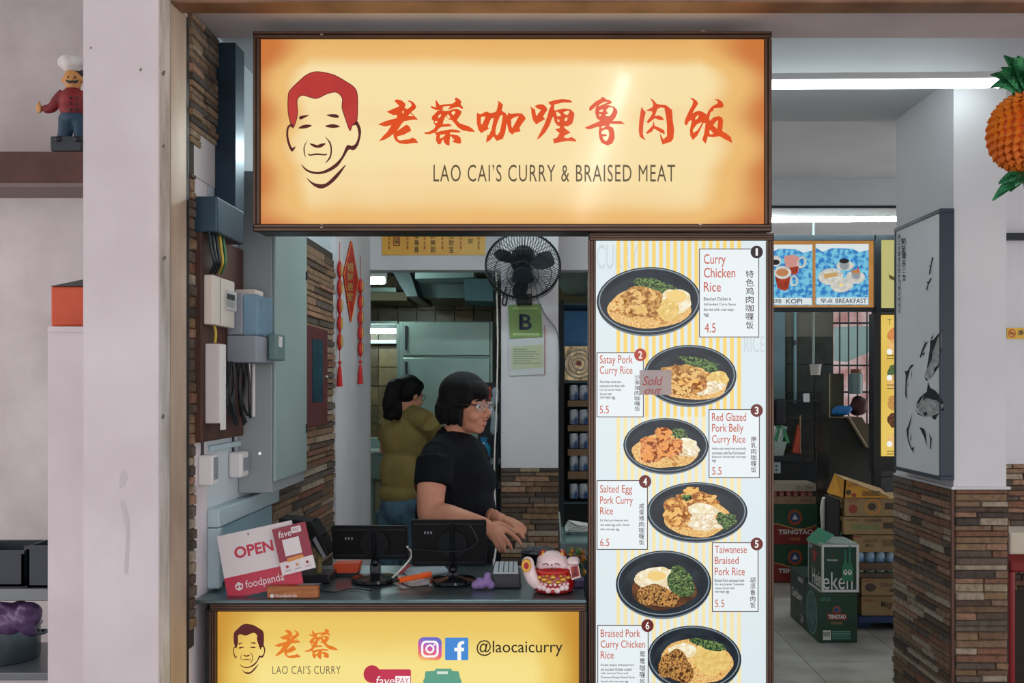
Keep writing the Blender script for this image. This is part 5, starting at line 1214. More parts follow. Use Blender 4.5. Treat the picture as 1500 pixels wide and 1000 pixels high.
# ================================================================== stall back: fan, notices, kitchen, shelf
# wall fan
Yf = 4.30
c = P(766, 390, Yf); R = 54.5 * Yf / F; Rz = 43.5 * Yf / F
fn = thing('wall_fan', 'black wall mounted fan with round wire cage on the white column', 'fan', P(766, 445, 4.5))
m_fan = mat('fan_black', (22, 28, 32), .4)
tilt = Matrix.Translation(c) @ Matrix.Rotation(math.radians(37), 4, 'X')     # cage tips its face downwards
def fp(r, a, d): return tilt @ V((r * math.cos(a), d, r * math.sin(a)))
ax = (tilt.to_3x3() @ V((0, 1, 0)))
for k, (rr, d) in enumerate(((R, 0),)):
    MB().torus(c, ax, R, .0055, 48, 8).build('cage_rim', m_fan, fn, smooth='all')
prof = [(1.0, 0.0), (.97, -.045), (.82, -.072), (.5, -.082), (.26, -.084)]
mb = MB()
for i in range(84):
    a = 2 * math.pi * i / 84; mb.tube([fp(R * r, a, d) for r, d in prof], .0017, 4)
mb.torus(fp(0, 0, -.082), ax, R * .42, .002, 32, 5).torus(fp(0, 0, -.074), ax, R * .76, .002, 40, 5).build('front_grille', m_fan, fn)
mb = MB()
for i in range(40):
    a = 2 * math.pi * (i + .5) / 40; mb.tube([fp(R * r, a, -d * .8) for r, d in prof], .0014, 4)
mb.build('rear_grille', m_fan, fn)
MB().lathe([(0, -.004), (R * .27, -.004), (R * .25, .006), (0, .008)], n=28, M=tilt @ Matrix.Translation((0, -.084, 0)) @ Matrix.Rotation(math.pi / 2, 4, 'X')).build('badge_cap', mat('fan_cap', (34, 42, 48), .35), fn, smooth=True)
for i in range(3):
    mb = MB(); a0 = 2 * math.pi * i / 3 + .4; rows = []
    for j in range(9):
        r = R * (.2 + .68 * j / 8); w = .62 * math.sin(math.pi * (j + 1.4) / 10.5) + .12
        rows.append([mb.bm.verts.new(fp(r, a0 + w * t, -.02 + .03 * t)) for t in (-.5, -.17, .17, .5)])
    for p, q_ in zip(rows[:-1], rows[1:]):
        for t in range(3): mb.bm.faces.new((p[t], p[t + 1], q_[t + 1], q_[t]))
    mb.build('blade', mat('fan_blade', (40, 52, 58), .35), fn, smooth='all')
MB().lathe([(0, -.03), (R * .2, -.03), (R * .2, .02), (0, .02)], n=20, M=tilt @ Matrix.Rotation(math.pi / 2, 4, 'X')).build('hub', m_fan, fn, smooth=True)
MB().lathe([(0, 0), (.055, 0), (.062, .03), (.055, .085), (.03, .10), (0, .10)], n=22, M=tilt @ Matrix.Translation((0, .02, 0)) @ Matrix.Rotation(-math.pi / 2, 4, 'X')).build('motor', m_fan, fn, smooth=True)
MB().tube([fp(0, 0, .08), P(766, 415, 4.46), P(766, 432, 4.50)], [.018, .016, .018], 10, 3).build('neck', m_fan, fn, smooth='all')
bs = MB().box(P(756, 446, 4.47), P(780, 432, 4.54)).build('wall_base', m_fan, fn, bevel=.006)
for i, x in enumerate((771, 775)): MB().ball(P(x, 434.5 - i, 4.468), .0035, u=8, v=6).build('indicator', mat('red_lamp', (220, 50, 60), .3), bs)
MB().tube([P(742, 420, 4.52), P(738, 432, 4.52), P(736, 444, 4.53), P(741, 446, 4.53), P(743, 430, 4.52)], .004, 6, 5).build('pull_cord', m_fan, fn, smooth='all')
cw = thing('fan_cable', 'thin grey cable running down the right side of the column from the fan', 'cable', P(815, 560, 4.53))
MB().tube([P(786, 434, 4.53), P(798, 460, 4.53), P(812, 478, 4.53), P(817, 492, 4.53), P(818.6, 520, 4.53), P(818, 575, 4.53)], .0026, 6, 5).build('cable_run', mat('cable_grey', (120, 128, 132), .5), cw, smooth='all')
# grade notice
Yn = 4.532
gb = thing('grade_certificate', 'green hygiene grade certificate with a large letter B on the column', 'certificate', P(769, 496, Yn))
MB().prism([P(744, 447, Yn), P(793, 445, Yn), P(794.5, 493, Yn), P(747, 495.5, Yn)], (0, .002, 0)).build('card', mat('cert_green', (122, 160, 84), .3, c2=(108, 148, 76), scale=6), gb)
text('B', 762, 460, 779, 483, front(Yn - .001), mat('cert_navy', (24, 44, 70), .5), gb, bold=.02)
flat('letter_serif', [rect(760.5, 460, 763, 483)], front(Yn - .001), mat('cert_navy', (24, 44, 70)), gb)
flat('headline', [rect(751, 450.5, 788, 452.5)], front(Yn - .001), mat('cert_pale', (170, 196, 140), .5), gb)
flat('footline', [rect(751, 488, 790, 491)], front(Yn - .001), mat('cert_pale', (170, 196, 140)), gb)
nt_ = thing('licence_sheet', 'pale plastic sleeved licence sheet below the green certificate', 'notice', P(771, 550, Yn))
MB().prism([P(745, 496.5, Yn), P(798, 494.5, Yn), P(798, 548, Yn), P(746, 550, Yn)], (0, .0015, 0)).build('sleeve', mat('sleeve_grey', (196, 204, 206), .3), nt_)
MB().prism([P(748, 508, Yn - .001), P(796, 504, Yn - .001), P(796, 538, Yn - .001), P(749, 541, Yn - .001)], (0, .0008, 0)).build('sheet', mat('licence_green', (186, 196, 164), .6), nt_)
mb = MB()
for i in range(7): mb.shape([rect(752, 511 + i * 3.4, 752 + (20, 34, 38, 30, 36, 26, 40)[i], 512 + i * 3.4)], front(Yn - .0016))
mb.build('print_lines', mat('licence_ink', (120, 136, 108), .6), nt_)
MB().shape([rect(797.5, 476, 798.4, 548)], front(Yn - .002)).build('red_edge', mat('red_edge', (176, 70, 70), .6), nt_)
# yellow poster on the header
po = thing('prayer_poster', 'orange yellow poster with columns of red characters above the kitchen doorway', 'poster', P(635, 373, 4.995))
box('sheet', P(559.5, 373.5, 4.994), P(711, 335, 4.994) + V((0, .003, 0)), mat('poster_yellow', (232, 168, 58), .45, c2=(240, 186, 76), scale=5), po)
m_pr, m_pk = mat('poster_red', (170, 70, 40), .6), mat('poster_ink', (80, 54, 34), .6)
for i, x in enumerate((581, 610, 634, 661, 689)):
    s_ = ('福', '禄寿喜', '财神到', '招财宝', '安')[i]
    vtext(s_, x - 3.5, 341 if len(s_) > 1 else 349, x + 3.5, 371 if len(s_) > 1 else 358, front(4.992), m_pk, po)
for i, x in enumerate((570, 597, 622, 648, 675, 701)):
    vtext('吉祥如意', x - 1.6, 340, x + 1.6, 366, front(4.992), m_pr, po, 0.01)
flat('red_square', [rect(576, 347, 586, 360), rect(577.4, 348.4, 584.6, 358.6)[::-1]], front(4.992), m_pr, po)
# ------------------------------------------------------------------ kitchen
m_kst = mat('kitchen_steel', (150, 176, 168), .34, metal=.55, c2=(132, 160, 154), scale=2)
Yk = 6.5
fg = thing('steel_fridge', 'tall stainless steel upright fridge standing in the kitchen', 'fridge', V((P(656, 0, Yk).x, Yk + .3, 0)))
a, b_ = P(583, 1000, Yk), P(722, 470, Yk)
box('body', (a.x, Yk + .03, .0), (b_.x, Yk + .65, b_.z), m_kst, fg, .006)
for y0, y1 in ((471, 521), (523.5, 900)):
    pa, pb_ = P(590, y1, Yk), P(718, y0, Yk)
    d_ = box('door', (pa.x, Yk, max(pa.z, .08)), (pb_.x, Yk + .03, pb_.z), m_kst, fg, .006)
    box('handle', (P(594, 0, Yk).x, Yk - .03, pb_.z - .2 if y0 > 500 else pb_.z - .2), (P(597, 0, Yk).x, Yk - .001, pb_.z - .03), m_dark, d_)
hdv = thing('exhaust_hood', 'steel exhaust hood and duct below the kitchen ceiling', 'hood', P(640, 430, 7.2))
mh = mat('hood_steel', (96, 118, 116), .35, metal=.6, c2=(70, 92, 92), scale=3)
MB().prism([P(610, 418, 7.0), P(608, 402, 7.0), P(690, 402, 7.0), P(690, 436, 7.0), P(618, 436, 7.0)], (0, .7, 0)).build('canopy', mh, hdv)
box('duct', P(640, 402, 7.1), (P(670, 402, 7.1).x, 7.4, 2.56), mh, hdv)
MB().prism([P(575, 398, 6.6), P(600, 398, 6.6), P(612, 434, 6.6), P(596, 434, 6.6)], (0, .9, 0)).build('side_duct', mat('duct_dark', (52, 70, 72), .4, metal=.5), hdv)
MB().prism([P(608, 399, 6.4), P(694, 397, 6.4), P(694, 406, 6.4), P(608, 408, 6.4)], (0, .3, 0)).build('light_strip', mat('pale_acrylic', (150, 182, 178), .4), hdv)
MB().prism([P(679, 408, 6.2), P(722, 408, 6.2), P(722, 441, 6.2), P(681, 440, 6.2)], (0, .4, 0)).build('filter_box', mat('blue_steel', (96, 140, 148), .4, metal=.4, bump=.3), hdv)
ac = thing('kitchen_cabinet', 'cream wall cabinet under the kitchen ceiling beside the lamp', 'cabinet', P(560, 438, 7.3))
box('carcass', P(500, 440, 7.3), P(596, 428, 7.3) + V((0, .5, 0)), mat('cream_board', (150, 146, 116), .6), ac)
MB().box(P(500, 427, 7.28), P(580, 421, 7.28) + V((0, .5, 0))).build('pelmet', m_kst, ac)
lamp('fluorescent_tube', 'upper short kitchen lamp above the doorway tiles', P(500, 412, 6.0), P(563, 411, 6.0), r=.02, col=(.84, 1, .96), s=75, group='kitchen lamps', ceil=2.56)
lamp('fluorescent_tube', 'lower kitchen lamp under the shelf beside the fridge', P(500, 485, 7.6), P(580, 485, 7.6), r=.018, col=(.84, 1, .96), s=40, group='kitchen lamps')
ks = thing('kitchen_shelf', 'steel wall shelf carrying the lower kitchen lamp', 'shelf', P(555, 478, 7.6))
box('shelf_plate', P(500, 474, 7.5), P(582, 470, 7.5) + V((0, .5, 0)), m_kst, ks)
box('lip', P(500, 503, 7.9), P(580, 498, 7.9) + V((0, .1, 0)), m_kst, ks)
box('upright', P(581, 900, 7.0), P(590, 474, 7.0) + V((0, .05, 0)), m_kst, ks)
sk = thing('steel_sink', 'steel sink bench at the left inside the kitchen doorway', 'sink', V((P(520, 0, 6.3).x, 6.5, 0)))
box('splashback', P(480, 655, 6.6), P(562, 641, 6.6) + V((0, .04, 0)), m_kst, sk, .003)
box('basin', P(480, 702, 6.2), P(566, 664, 6.2) + V((0, .4, 0)), m_kst, sk, .006)
box('rim', P(478, 664, 6.19), P(567, 661, 6.19) + V((0, .42, 0)), mat('bright_steel', (190, 206, 204), .25, metal=.7), sk)
for x in (545, 562): MB().cyl(P(x, 702, 6.25), V((P(x, 0, 6.25).x, 6.25, 0)), .02, n=10).build('leg', m_kst, sk)
# items by the column: bottle, shelf and hanging cable
sr = thing('condiment_shelf', 'dark shelf rack between the woman and the column', 'shelf', V((P(718, 0, 4.7).x, 4.8, 0)))
for y in (676, 712, 760): box('board', P(700, y + 4, 4.66), P(731, y, 4.66) + V((0, .25, 0)), mat('shelf_grey', (120, 136, 140), .5), sr)
box('back', P(700, 860, 4.95), P(733, 560, 4.95) + V((0, .02, 0)), mat('rack_dark', (28, 36, 40), .6), sr)
MB().cyl(P(728, 570, 4.66), V((P(728, 0, 4.66).x, 4.66, 0)), .008, n=8).build('upright', m_dark, sr)
bt = thing('blue_bottle', 'blue plastic bottle standing beside the woman on the shelf rack', 'bottle', P(710, 676, 4.72))
zz0 = P(0, 676, 4.66).z + .001; xx = P(709, 0, 4.74).x
MB().lathe([(0, zz0), (.032, zz0), (.034, zz0 + .01), (.034, zz0 + .07), (.018, zz0 + .09), (.016, zz0 + .095), (0, zz0 + .096)], (xx, 4.74, 0), 20).build('bottle_body', mat('blue_bottle_plastic', (44, 150, 190), .2), bt, smooth=True)
MB().cyl((xx, 4.74, zz0 + .096), (xx, 4.74, zz0 + .118), .018, n=16).build('cap', mat('bottle_cap', (30, 120, 170), .4), bt)
jt = thing('sauce_jar', 'glass sauce jar with brown contents on the shelf rack', 'jar', P(715, 712, 4.72))
zz0 = P(0, 712, 4.66).z + .001; xx = P(716, 0, 4.74).x
MB().lathe([(0, zz0), (.036, zz0), (.038, zz0 + .01), (.036, zz0 + .06), (.03, zz0 + .07), (0, zz0 + .07)], (xx, 4.74, 0), 20).build('glass', mat('brown_jar', (110, 66, 40), .15, c2=(70, 40, 30), scale=40), jt, smooth=True)
MB().cyl((xx, 4.74, zz0 + .07), (xx, 4.74, zz0 + .085), .032, n=16).build('lid', m_dark, jt)
hb = MB(); rnd = random.Random(2)
for i in range(7): hb.ball(P(722 + rnd.uniform(-4, 4), 575 + i * 9, 4.62), (.020, .02, .03))
hbt = thing('hanging_bag', 'crumpled pale plastic bag hanging beside the column', 'bag', P(722, 640, 4.62))
remesh(hb, 'bag_body', mat('pale_bag', (150, 170, 178), .4, bump=.6, bscale=30), hbt, .007, 3)
MB().tube([P(716, 566, 4.60), P(714, 585, 4.6), P(717, 596, 4.6)], [.012, .016, .008], 8, 3).build('red_handle', mat('orange_red', (190, 70, 46), .5), hbt, smooth='all')
hc = thing('hanging_cable', 'long white cable hanging down the edge of the column to the counter', 'cable', P(724, 830, 3.9))
MB().tube([P(727, 400, 4.5), P(729, 500, 4.48), P(727, 600, 4.44), P(724, 680, 4.4), P(726, 760, 4.3), P(727, 795, 4.1), P(722, 830, 3.9), V((P(721, 0, 3.6).x, 3.6, zc - .1))], .0045, 6, 6).build('cable_run', mat('cable_white', (206, 202, 196)), hc, smooth='all')
# dark box on a stool in front of the column
bk_ = thing('black_tub', 'round black tub with a rippled lid in front of the stone column', 'tub', V((P(788, 0, 3.6).x, 3.6, 0)))
zt_ = P(0, 803, 3.6).z; xx = P(789, 0, 3.6).x
MB().lathe([(0, .0), (.055, 0), (.055, zt_ - .09), (.066, zt_ - .08), (.070, zt_ - .012), (.062, zt_ - .004), (0, zt_ - .004)], (xx, 3.6, 0), 28).build('tub_body', m_black, bk_, smooth=True)
for i in range(4): MB().torus((xx, 3.6, zt_ - .004), (0, 0, 1), .014 + .014 * i, .004, 28, 6).build('lid_ring', mat('tub_lid', (70, 78, 84), .4), bk_, smooth='all')
# ------------------------------------------------------------------ narrow view right of the column
Yz = 5.6
cp = thing('drinks_shelf', 'dark drinks shelf unit seen between the column and the menu board', 'shelf', V((P(850, 0, Yz).x, Yz + .2, 0)))
box('back', (P(806, 0, Yz).x, Yz + .34, 0), (P(905, 0, Yz).x, Yz + .37, 2.1), mat('shelf_dark', (26, 36, 40), .6), cp)
box('side', (P(819, 0, Yz).x, Yz - .02, 0), (P(826, 0, Yz).x, Yz + .34, P(0, 440, Yz).z), mat('shelf_dark', (26, 36, 40)), cp)
for y in (444, 558, 735): box('board', P(826, y + 3, Yz), P(905, y, Yz) + V((0, .33, 0)), mat('shelf_teal', (58, 88, 98), .5), cp)
bp_ = MB().box(P(827, 505, Yz), P(880, 449, Yz) + V((0, .02, 0))).build('display_backdrop', mat('blue_panel_paint', (48, 150, 220), .4, c2=(64, 166, 230), scale=5)); tag(bp_, 'plain blue panel above the gold foil tray beside the menu board', 'panel')
bp_.location.y += .30
gtr = thing('gold_foil_tray', 'square gold foil tray with a round plate leaning on the drinks shelf', 'tray', P(846, 560, Yz + .1))
box('foil', P(827, 557, Yz + .05), P(876, 507, Yz + .05) + V((0, .02, 0)), mat('gold_foil', (226, 206, 164), .22, metal=.7, c2=(176, 150, 108), scale=16, bump=.6, bscale=30), gtr)
for r in (21, 15, 9): MB().torus(P(849, 533, Yz + .045), (0, 1, 0), r * Yz / F, .006, 36, 8).build('plate_ring', mat('steel_plate', (236, 230, 214), .25, metal=.5), gtr, smooth='all')
MB().shape([ell(848, 532, 4, 4, 16)], front(Yz + .044)).build('plate_mark', mat('plate_red', (150, 70, 60), .5), gtr)
mb = MB(); rnd = random.Random(6)
for i in range(18): mb.ball(P(rnd.uniform(834, 856), rnd.uniform(394, 424), Yz + .12), (.07, .05, .065))
gbg = thing('grey_cloth_bag', 'pale green grey cloth bag stuffed above the blue panel', 'bag', P(842, 444, Yz + .1))
remesh(mb, 'bag_body', mat('bag_cloth', (120, 142, 132), .8, c2=(104, 126, 118), scale=8, bump=.3), gbg, .012, 6)
os_ = thing('orange_round_sign', 'round orange sign with white character peeking over the cloth bag', 'sign', P(831, 385, 5.9))
MB().prism([P(x, y, 5.9) for x, y in ell(830, 379, 15.5, 15.5, 32)], (0, .02, 0)).build('disc', lit('round_orange', (236, 92, 44), .9), os_)
text('小', 823, 367, 837, 381, front(5.895), lit('icon_white', (250, 248, 244)), os_)
box('bracket', P(828, 392, 5.921), P(832, 380, 5.921) + V((0, .05, 0)), m_dark, os_)
lp = thing('light_panel', 'pale lit panel behind the round orange sign', 'light panel', P(838, 400, 5.98)); box('panel', P(812, 400, 5.975), P(872, 357, 5.975) + V((0, .015, 0)), lit('pale_lit', (206, 220, 224), .8), lp); box('frame', P(810, 357, 5.97), P(874, 350, 5.97) + V((0, .03, 0)), m_dark, lp)
# cans in trays
m_tr = mat('cardboard', (150, 124, 96), .85, c2=(136, 110, 82), scale=14)
m_can = mat('can_label', (206, 216, 224), .3, c2=(70, 104, 156), scale=22, stretch=(1, 1, .6), lo=.45, hi=.6); m_cantop = mat('can_top', (196, 200, 204), .25, metal=.8)
can0 = None
rows = ((562, 586), (596, 622), (632, 657), (668, 690), (702, 731))
hcan = 22.5 * (Yz) / F
for r, (y0, y1) in enumerate(rows):
    z0 = P(0, y1, Yz).z
    if r < 4:
        ty = rows[r + 1][0]
        t = MB().box((P(832, 0, Yz).x, Yz + .004, P(0, ty - .5, Yz).z), (P(900, 0, Yz).x, Yz + .30, P(0, y1 + .5, Yz).z)).build('can_carton', m_tr)
        tag(t, ('topmost', 'second', 'third', 'lowest')[r] + ' brown cardboard tray holding cans on the drinks shelf', 'carton', 'can cartons on the drinks shelf')
    for i in range(3):
        x = P(841 + i * 14.5, 0, Yz).x
        if can0 is None:
            can0 = thing('drink_can', '', 'can', V((x, Yz + .04, z0)), 'cans on the drinks shelf')
            MB().lathe([(0, 0), (.024, 0), (.028, .006), (.028, hcan - .012), (.024, hcan - .003), (0, hcan - .003)], (x, Yz + .04, z0 + .0005), 16).build('shell', m_can, can0, smooth=True)
            MB().cyl((x, Yz + .04, z0 + hcan - .0025), (x, Yz + .04, z0 + hcan - .0005), .022, n=14).build('lid', m_cantop, can0); base0 = V((x, Yz + .04, z0)); cc = can0
        else: cc = copy_tree(can0, V((x, Yz + .04, z0)) - base0)
        cc['label'] = 'blue drink can, %s from left, %s row on the drinks shelf' % (('first', 'second', 'third')[i], ('top', 'second', 'third', 'fourth', 'bottom')[r])
# glass food case on the counter behind
Yq = 3.15
gc_ = thing('glass_food_case', 'clear glass food display case at the right end of the counter', 'display case', V((P(850, 0, Yq).x, Yq + .15, 0)))
m_gl = mat('clear_glass', (200, 220, 222), .05, alpha=.13)
gx0, gx1 = P(822, 0, Yq).x, P(866, 0, Yq).x; gz = P(0, 770, Yq).z
box('stand', (gx0, Yq + .01, 0), (gx1 + .02, Yq + .35, zc - .002), mat('case_stand', (60, 74, 80), .5), gc_)
box('front_pane', (gx0, Yq, zc), (gx1, Yq + .004, gz - .06), m_gl, gc_); box('side_pane', (gx0, Yq + .005, zc), (gx0 + .004, Yq + .34, gz), m_gl, gc_)
box('glass_shelf', (gx0, Yq + .004, P(0, 796, Yq).z), (gx1, Yq + .34, P(0, 794.5, Yq).z), mat('green_glass', (150, 190, 186), .1, alpha=.5), gc_)
MB().tube([V((gx0, Yq, gz - .06)), V((gx0, Yq + .34, gz))], .003, 6).build('edge_trim', mat('bright_steel', (190, 206, 204)), gc_)
np_ = MB()
for i in range(5): np_.obox(P(846 + i * 2, 774 - i * 1.6, Yq + .2), (.09, .07, .003), (.1, .05 * i, .1 * i))
npk = np_.build('napkin_stack', mat('napkin_white', (206, 210, 206), .8)); tag(npk, 'white napkins lying on top of the glass food case', 'napkin')

# ================================================================== right side: pillar painting, lantern, coffee stall, cartons
Xp = XP - .058
pa_ = thing('fish_painting', 'tall dark framed ink painting of fish hung on the white pillar', 'painting', V((Xp, 3.85, 1.23)))
Yn0, Yn1 = Xp * F / (1377 - CX), Xp * F / (1309.5 - CX)
zt0, zb0 = 2.300, 1.232
m_pf = mat('navy_frame', (30, 48, 64), .45)
fb = .016
for nm, a, b_ in (('top_rail', (Xp, Yn0, zt0 - fb), (XP - .001, Yn1, zt0)), ('bottom_rail', (Xp, Yn0, zb0), (XP - .001, Yn1, zb0 + fb)), ('side_rail', (Xp, Yn0, zb0 + fb), (XP - .001, Yn0 + fb * .6, zt0 - fb)), ('side_rail', (Xp, Yn1 - fb, zb0 + fb), (XP - .001, Yn1, zt0 - fb))):
    box(nm, a, b_, m_pf, pa_, .002)
box('canvas', (Xp + .004, Yn0 + fb * .6, zb0 + fb), (Xp + .012, Yn1 - fb, zt0 - fb), mat('painting_canvas', (234, 238, 241), .7, c2=(226, 230, 234), scale=3), pa_)
m_in = mat('painting_ink', (34, 40, 46), .8); m_in2 = mat('painting_wash', (206, 208, 210), .8, c2=(150, 146, 146), scale=45)
s1, s2 = side(Xp + .003), side(Xp + .0022)
fz = lambda l: [(1300 + x / 4.55, 460 + y / 4.55) for x, y in l]
def fish(name, wash, inks):
    mb = MB()
    f = MB().shape([fz(wash)], s1).build('fish_print', m_in2, pa_) if wash else None
    for l in inks: mb.shape([fz(l)], s2)
    mb.build('fish_ink', m_in, f or pa_)
fish('a', [(190, 610), (215, 560), (260, 535), (300, 545), (345, 570), (375, 605), (350, 640), (300, 680), (255, 685), (215, 665)],
     [[(190, 600), (215, 555), (262, 515), (270, 450), (285, 490), (320, 510), (355, 555), (376, 600), (345, 595), (330, 575), (300, 570), (280, 560), (255, 560), (235, 580), (240, 545), (210, 590)],
      [(185, 620), (200, 655), (255, 690), (200, 665)], [(235, 650), (265, 655), (262, 672), (245, 680)], [(295, 680), (320, 668), (345, 655), (330, 680), (320, 705), (300, 695)], [(195, 612), (203, 612), (203, 622), (196, 622)], [(345, 640), (378, 625), (378, 645), (362, 642)]])
fish('b', [(255, 385), (270, 330), (285, 260), (310, 190), (365, 100), (360, 230), (340, 330), (300, 410), (265, 440), (245, 420)],
     [[(262, 360), (272, 300), (282, 230), (285, 175), (305, 170), (340, 130), (372, 95), (330, 165), (315, 215), (300, 250), (295, 300), (280, 330), (270, 355)], [(305, 130), (285, 170), (300, 160)], [(310, 365), (332, 340), (325, 370), (308, 385)], [(340, 240), (365, 225), (355, 255)], [(248, 420), (262, 430), (270, 445), (255, 440)], [(345, 320), (360, 260), (340, 350), (300, 412)]])
fish('c', None, [[(115, 380), (135, 375), (155, 340), (180, 335), (150, 365), (138, 410), (128, 450), (126, 500), (130, 570), (118, 540), (120, 440), (122, 410)], [(160, 370), (164, 400), (155, 430), (160, 395)], [(140, 455), (138, 485), (135, 470)]])
fish('d', None, [[(125, 770), (140, 740), (165, 660), (152, 730), (140, 775), (140, 830), (160, 890), (180, 885), (170, 905), (178, 930), (155, 895), (135, 840)], [(160, 790), (158, 850), (152, 830)]])
fish('e', None, [[(212, 750), (245, 765), (255, 800), (262, 880), (245, 820), (230, 790)], [(275, 790), (295, 830), (288, 900), (282, 895), (285, 835)]])
fish('f', None, [[(270, 180), (245, 200), (228, 240), (215, 285), (222, 290), (238, 245), (255, 210)], [(232, 262), (250, 255), (240, 280)], [(246, 170), (255, 195), (248, 200)]])
gz_ = lambda l: [(1300 + x / 5.56, 300 + y / 5.56) for x, y in l]
mb = MB()
for l in ([(362, 425), (375, 430), (362, 470), (352, 520), (346, 568), (338, 560), (346, 500), (335, 492), (352, 492)], [(350, 595), (362, 600), (345, 625), (332, 650), (322, 690), (338, 690), (318, 698), (316, 680), (328, 645), (318, 630), (335, 625)]): mb.shape([gz_(l)], s2)
mb.build('fish_ink', m_in, pa_)
vtext('知足', 1320, 348, 1326.5, 372, s2, m_in, pa_, .02); vtext('常乐', 1321, 370, 1327, 392, s2, m_in, pa_, .02); vtext('年年有余', 1321.5, 393, 1327, 412, s2, m_in, pa_, .02)
vtext('春江水暖鱼先知岁月静好时光长', 1315, 343, 1319.3, 460, s2, m_in, pa_, .0)
# no smoking sign
ns = thing('no_smoking_sign', 'yellow no smoking sign on the white wall at the right edge', 'sign', P(1495, 496, 4.755))
box('plate', P(1475, 496, 4.752), P(1525, 480, 4.752) + V((0, .003, 0)), mat('sign_yellow', (228, 180, 40), .4), ns)
MB().shape([ell(1482.5, 488, 5.4, 6, 24), ell(1482.5, 488, 4.2, 4.7, 24)[::-1]], front(4.751)).shape([[(1478.6, 484.4), (1479.6, 483.4), (1486.6, 491.6), (1485.6, 492.6)]], front(4.7508)).build('prohibition_ring', mat('sign_red_paint', (190, 50, 40), .5), ns)
MB().shape([rect(1479.5, 487, 1485, 489)], front(4.7514)).build('cigarette', m_black, ns)
text('请勿吸烟', 1491, 483, 1522, 491, front(4.751), m_black, ns, .02)
dbar = thing('wall_bracket', 'dark horizontal bar on the wall behind the pineapple lantern', 'bar', P(1490, 350, 4.7)); box('rail', P(1440, 351, 4.70), P(1560, 341, 4.70) + V((0, .03, 0)), m_dark, dbar); box('mount', P(1500, 349, 4.731), P(1506, 343, 4.731) + V((0, .028, 0)), m_dark, dbar)
ss = thing('red_stool', 'red plastic stool with white table edge at the lower right corner', 'stool', V((P(1500, 0, 4.45).x, 4.5, 0)))
box('seat', P(1481, 838, 4.4), P(1580, 822, 4.4) + V((0, .3, 0)), mat('red_plastic', (150, 34, 38), .4), ss, .01)
for x in (1484, 1570):
    for d in (.02, .26): MB().cyl((P(x, 0, 4.4).x, 4.4 + d, 0), (P(x, 0, 4.4).x, 4.4 + d, P(0, 838, 4.4).z), .018, n=10).build('leg', mat('red_plastic', (150, 34, 38)), ss)
tb_ = thing('cream_table', 'cream topped table beside the pillar at the right edge', 'table', V((P(1530, 0, 4.3).x, 4.3, 0)))
box('top', P(1479, 812, 4.1), P(1640, 780, 4.1) + V((0, .2, 0)), mat('cream_top', (206, 196, 176), .5), tb_, .008)
MB().cyl((P(1560, 0, 4.2).x, 4.2, 0), (P(1560, 0, 4.2).x, 4.2, P(0, 812, 4.1).z), .03, n=12).build('leg', m_dark, tb_)
# ------------------------------------------------------------------ pineapple lantern
Yl = 3.0; lcx, lcz = P(1511, 0, Yl).x, P(0, 193, Yl).z; RX, RZ = 59 * Yl / F, 57 * Yl / F
pn = thing('pineapple_lantern', 'hanging orange paper pineapple lantern with green foil leaves', 'lantern', V((lcx, Yl, lcz - RZ)))
mb = MB(); NV = 15
for j in range(NV):
    t = math.pi * (j + .6) / (NV + .2); sq = math.sin(t) ** .8; n_ = max(6, int(30 * sq)); da = 2 * math.pi / n_; dt = math.pi / NV
    for i in range(n_):
        a = da * (i + .5 * (j % 2))
        def sp(aa, tt, k): return V((lcx + RX * k * (math.sin(max(.02, min(3.12, tt))) ** .8) * math.cos(aa), Yl + RX * k * (math.sin(max(.02, min(3.12, tt))) ** .8) * math.sin(aa), lcz + RZ * k * math.cos(tt)))
        q4 = [sp(a, t - dt * .95, .93), sp(a + da * .56, t, .95), sp(a, t + dt * .55, .93), sp(a - da * .56, t, .95)]
        vs = [mb.bm.verts.new(p) for p in q4]; tip = mb.bm.verts.new(sp(a, t + dt * .28, 1.06)); mid = mb.bm.verts.new(sp(a, t - dt * .2, 1.02))
        for f_ in ((0, 1, mid), (1, tip, mid), (1, 2, tip), (2, 3, tip), (3, mid, tip), (3, 0, mid)):
            mb.bm.faces.new([vs[k] if isinstance(k, int) else k for k in f_])
m_or = mat('orange_paper', (232, 110, 14), .6, c2=(244, 138, 26), scale=8)
MB_o = mb.build('fruit', m_or, pn); MB_o['kind'] = 'stuff'
MB().ball((lcx, Yl, lcz), (RX * .95, RX * .95, RZ * .95)).build('core', mat('orange_core', (226, 84, 10), .6), MB_o, smooth='all')
m_leaf = mat('green_foil', (22, 96, 62), .2, metal=.55, c2=(60, 150, 90), scale=25, bump=.4)
def leaf(base, tip, w, bend, name='leaf'):
    mb = MB(); base, tip = V(base), V(tip); d = tip - base; sidev = d.cross(V((0, 1, .2))).normalized(); n = 8; L = []
    outv = V((0, 0, 1))
    for i in range(n + 1):
        t = i / n; p = base.lerp(tip, t) + outv * bend * math.sin(math.pi * t); ww = w * math.sin(math.pi * (t * .86 + .10))
        L.append((mb.bm.verts.new(p - sidev * ww), mb.bm.verts.new(p + V((0, -.006, 0))), mb.bm.verts.new(p + sidev * ww)))
    for p, q_ in zip(L[:-1], L[1:]):
        mb.bm.faces.new((p[0], p[1], q_[1], q_[0])); mb.bm.faces.new((p[1], p[2], q_[2], q_[1]))
    return mb.build(name, m_leaf, pn, smooth='all')
top_z = lcz + RZ * .93
for i in range(14):
    a = 2 * math.pi * i / 14 + .2
    leaf((lcx + .03 * math.cos(a), Yl + .03 * math.sin(a), top_z), (lcx + .125 * math.cos(a), Yl + .125 * math.sin(a), top_z + .035 + .03 * (i % 3)), .018, .03)
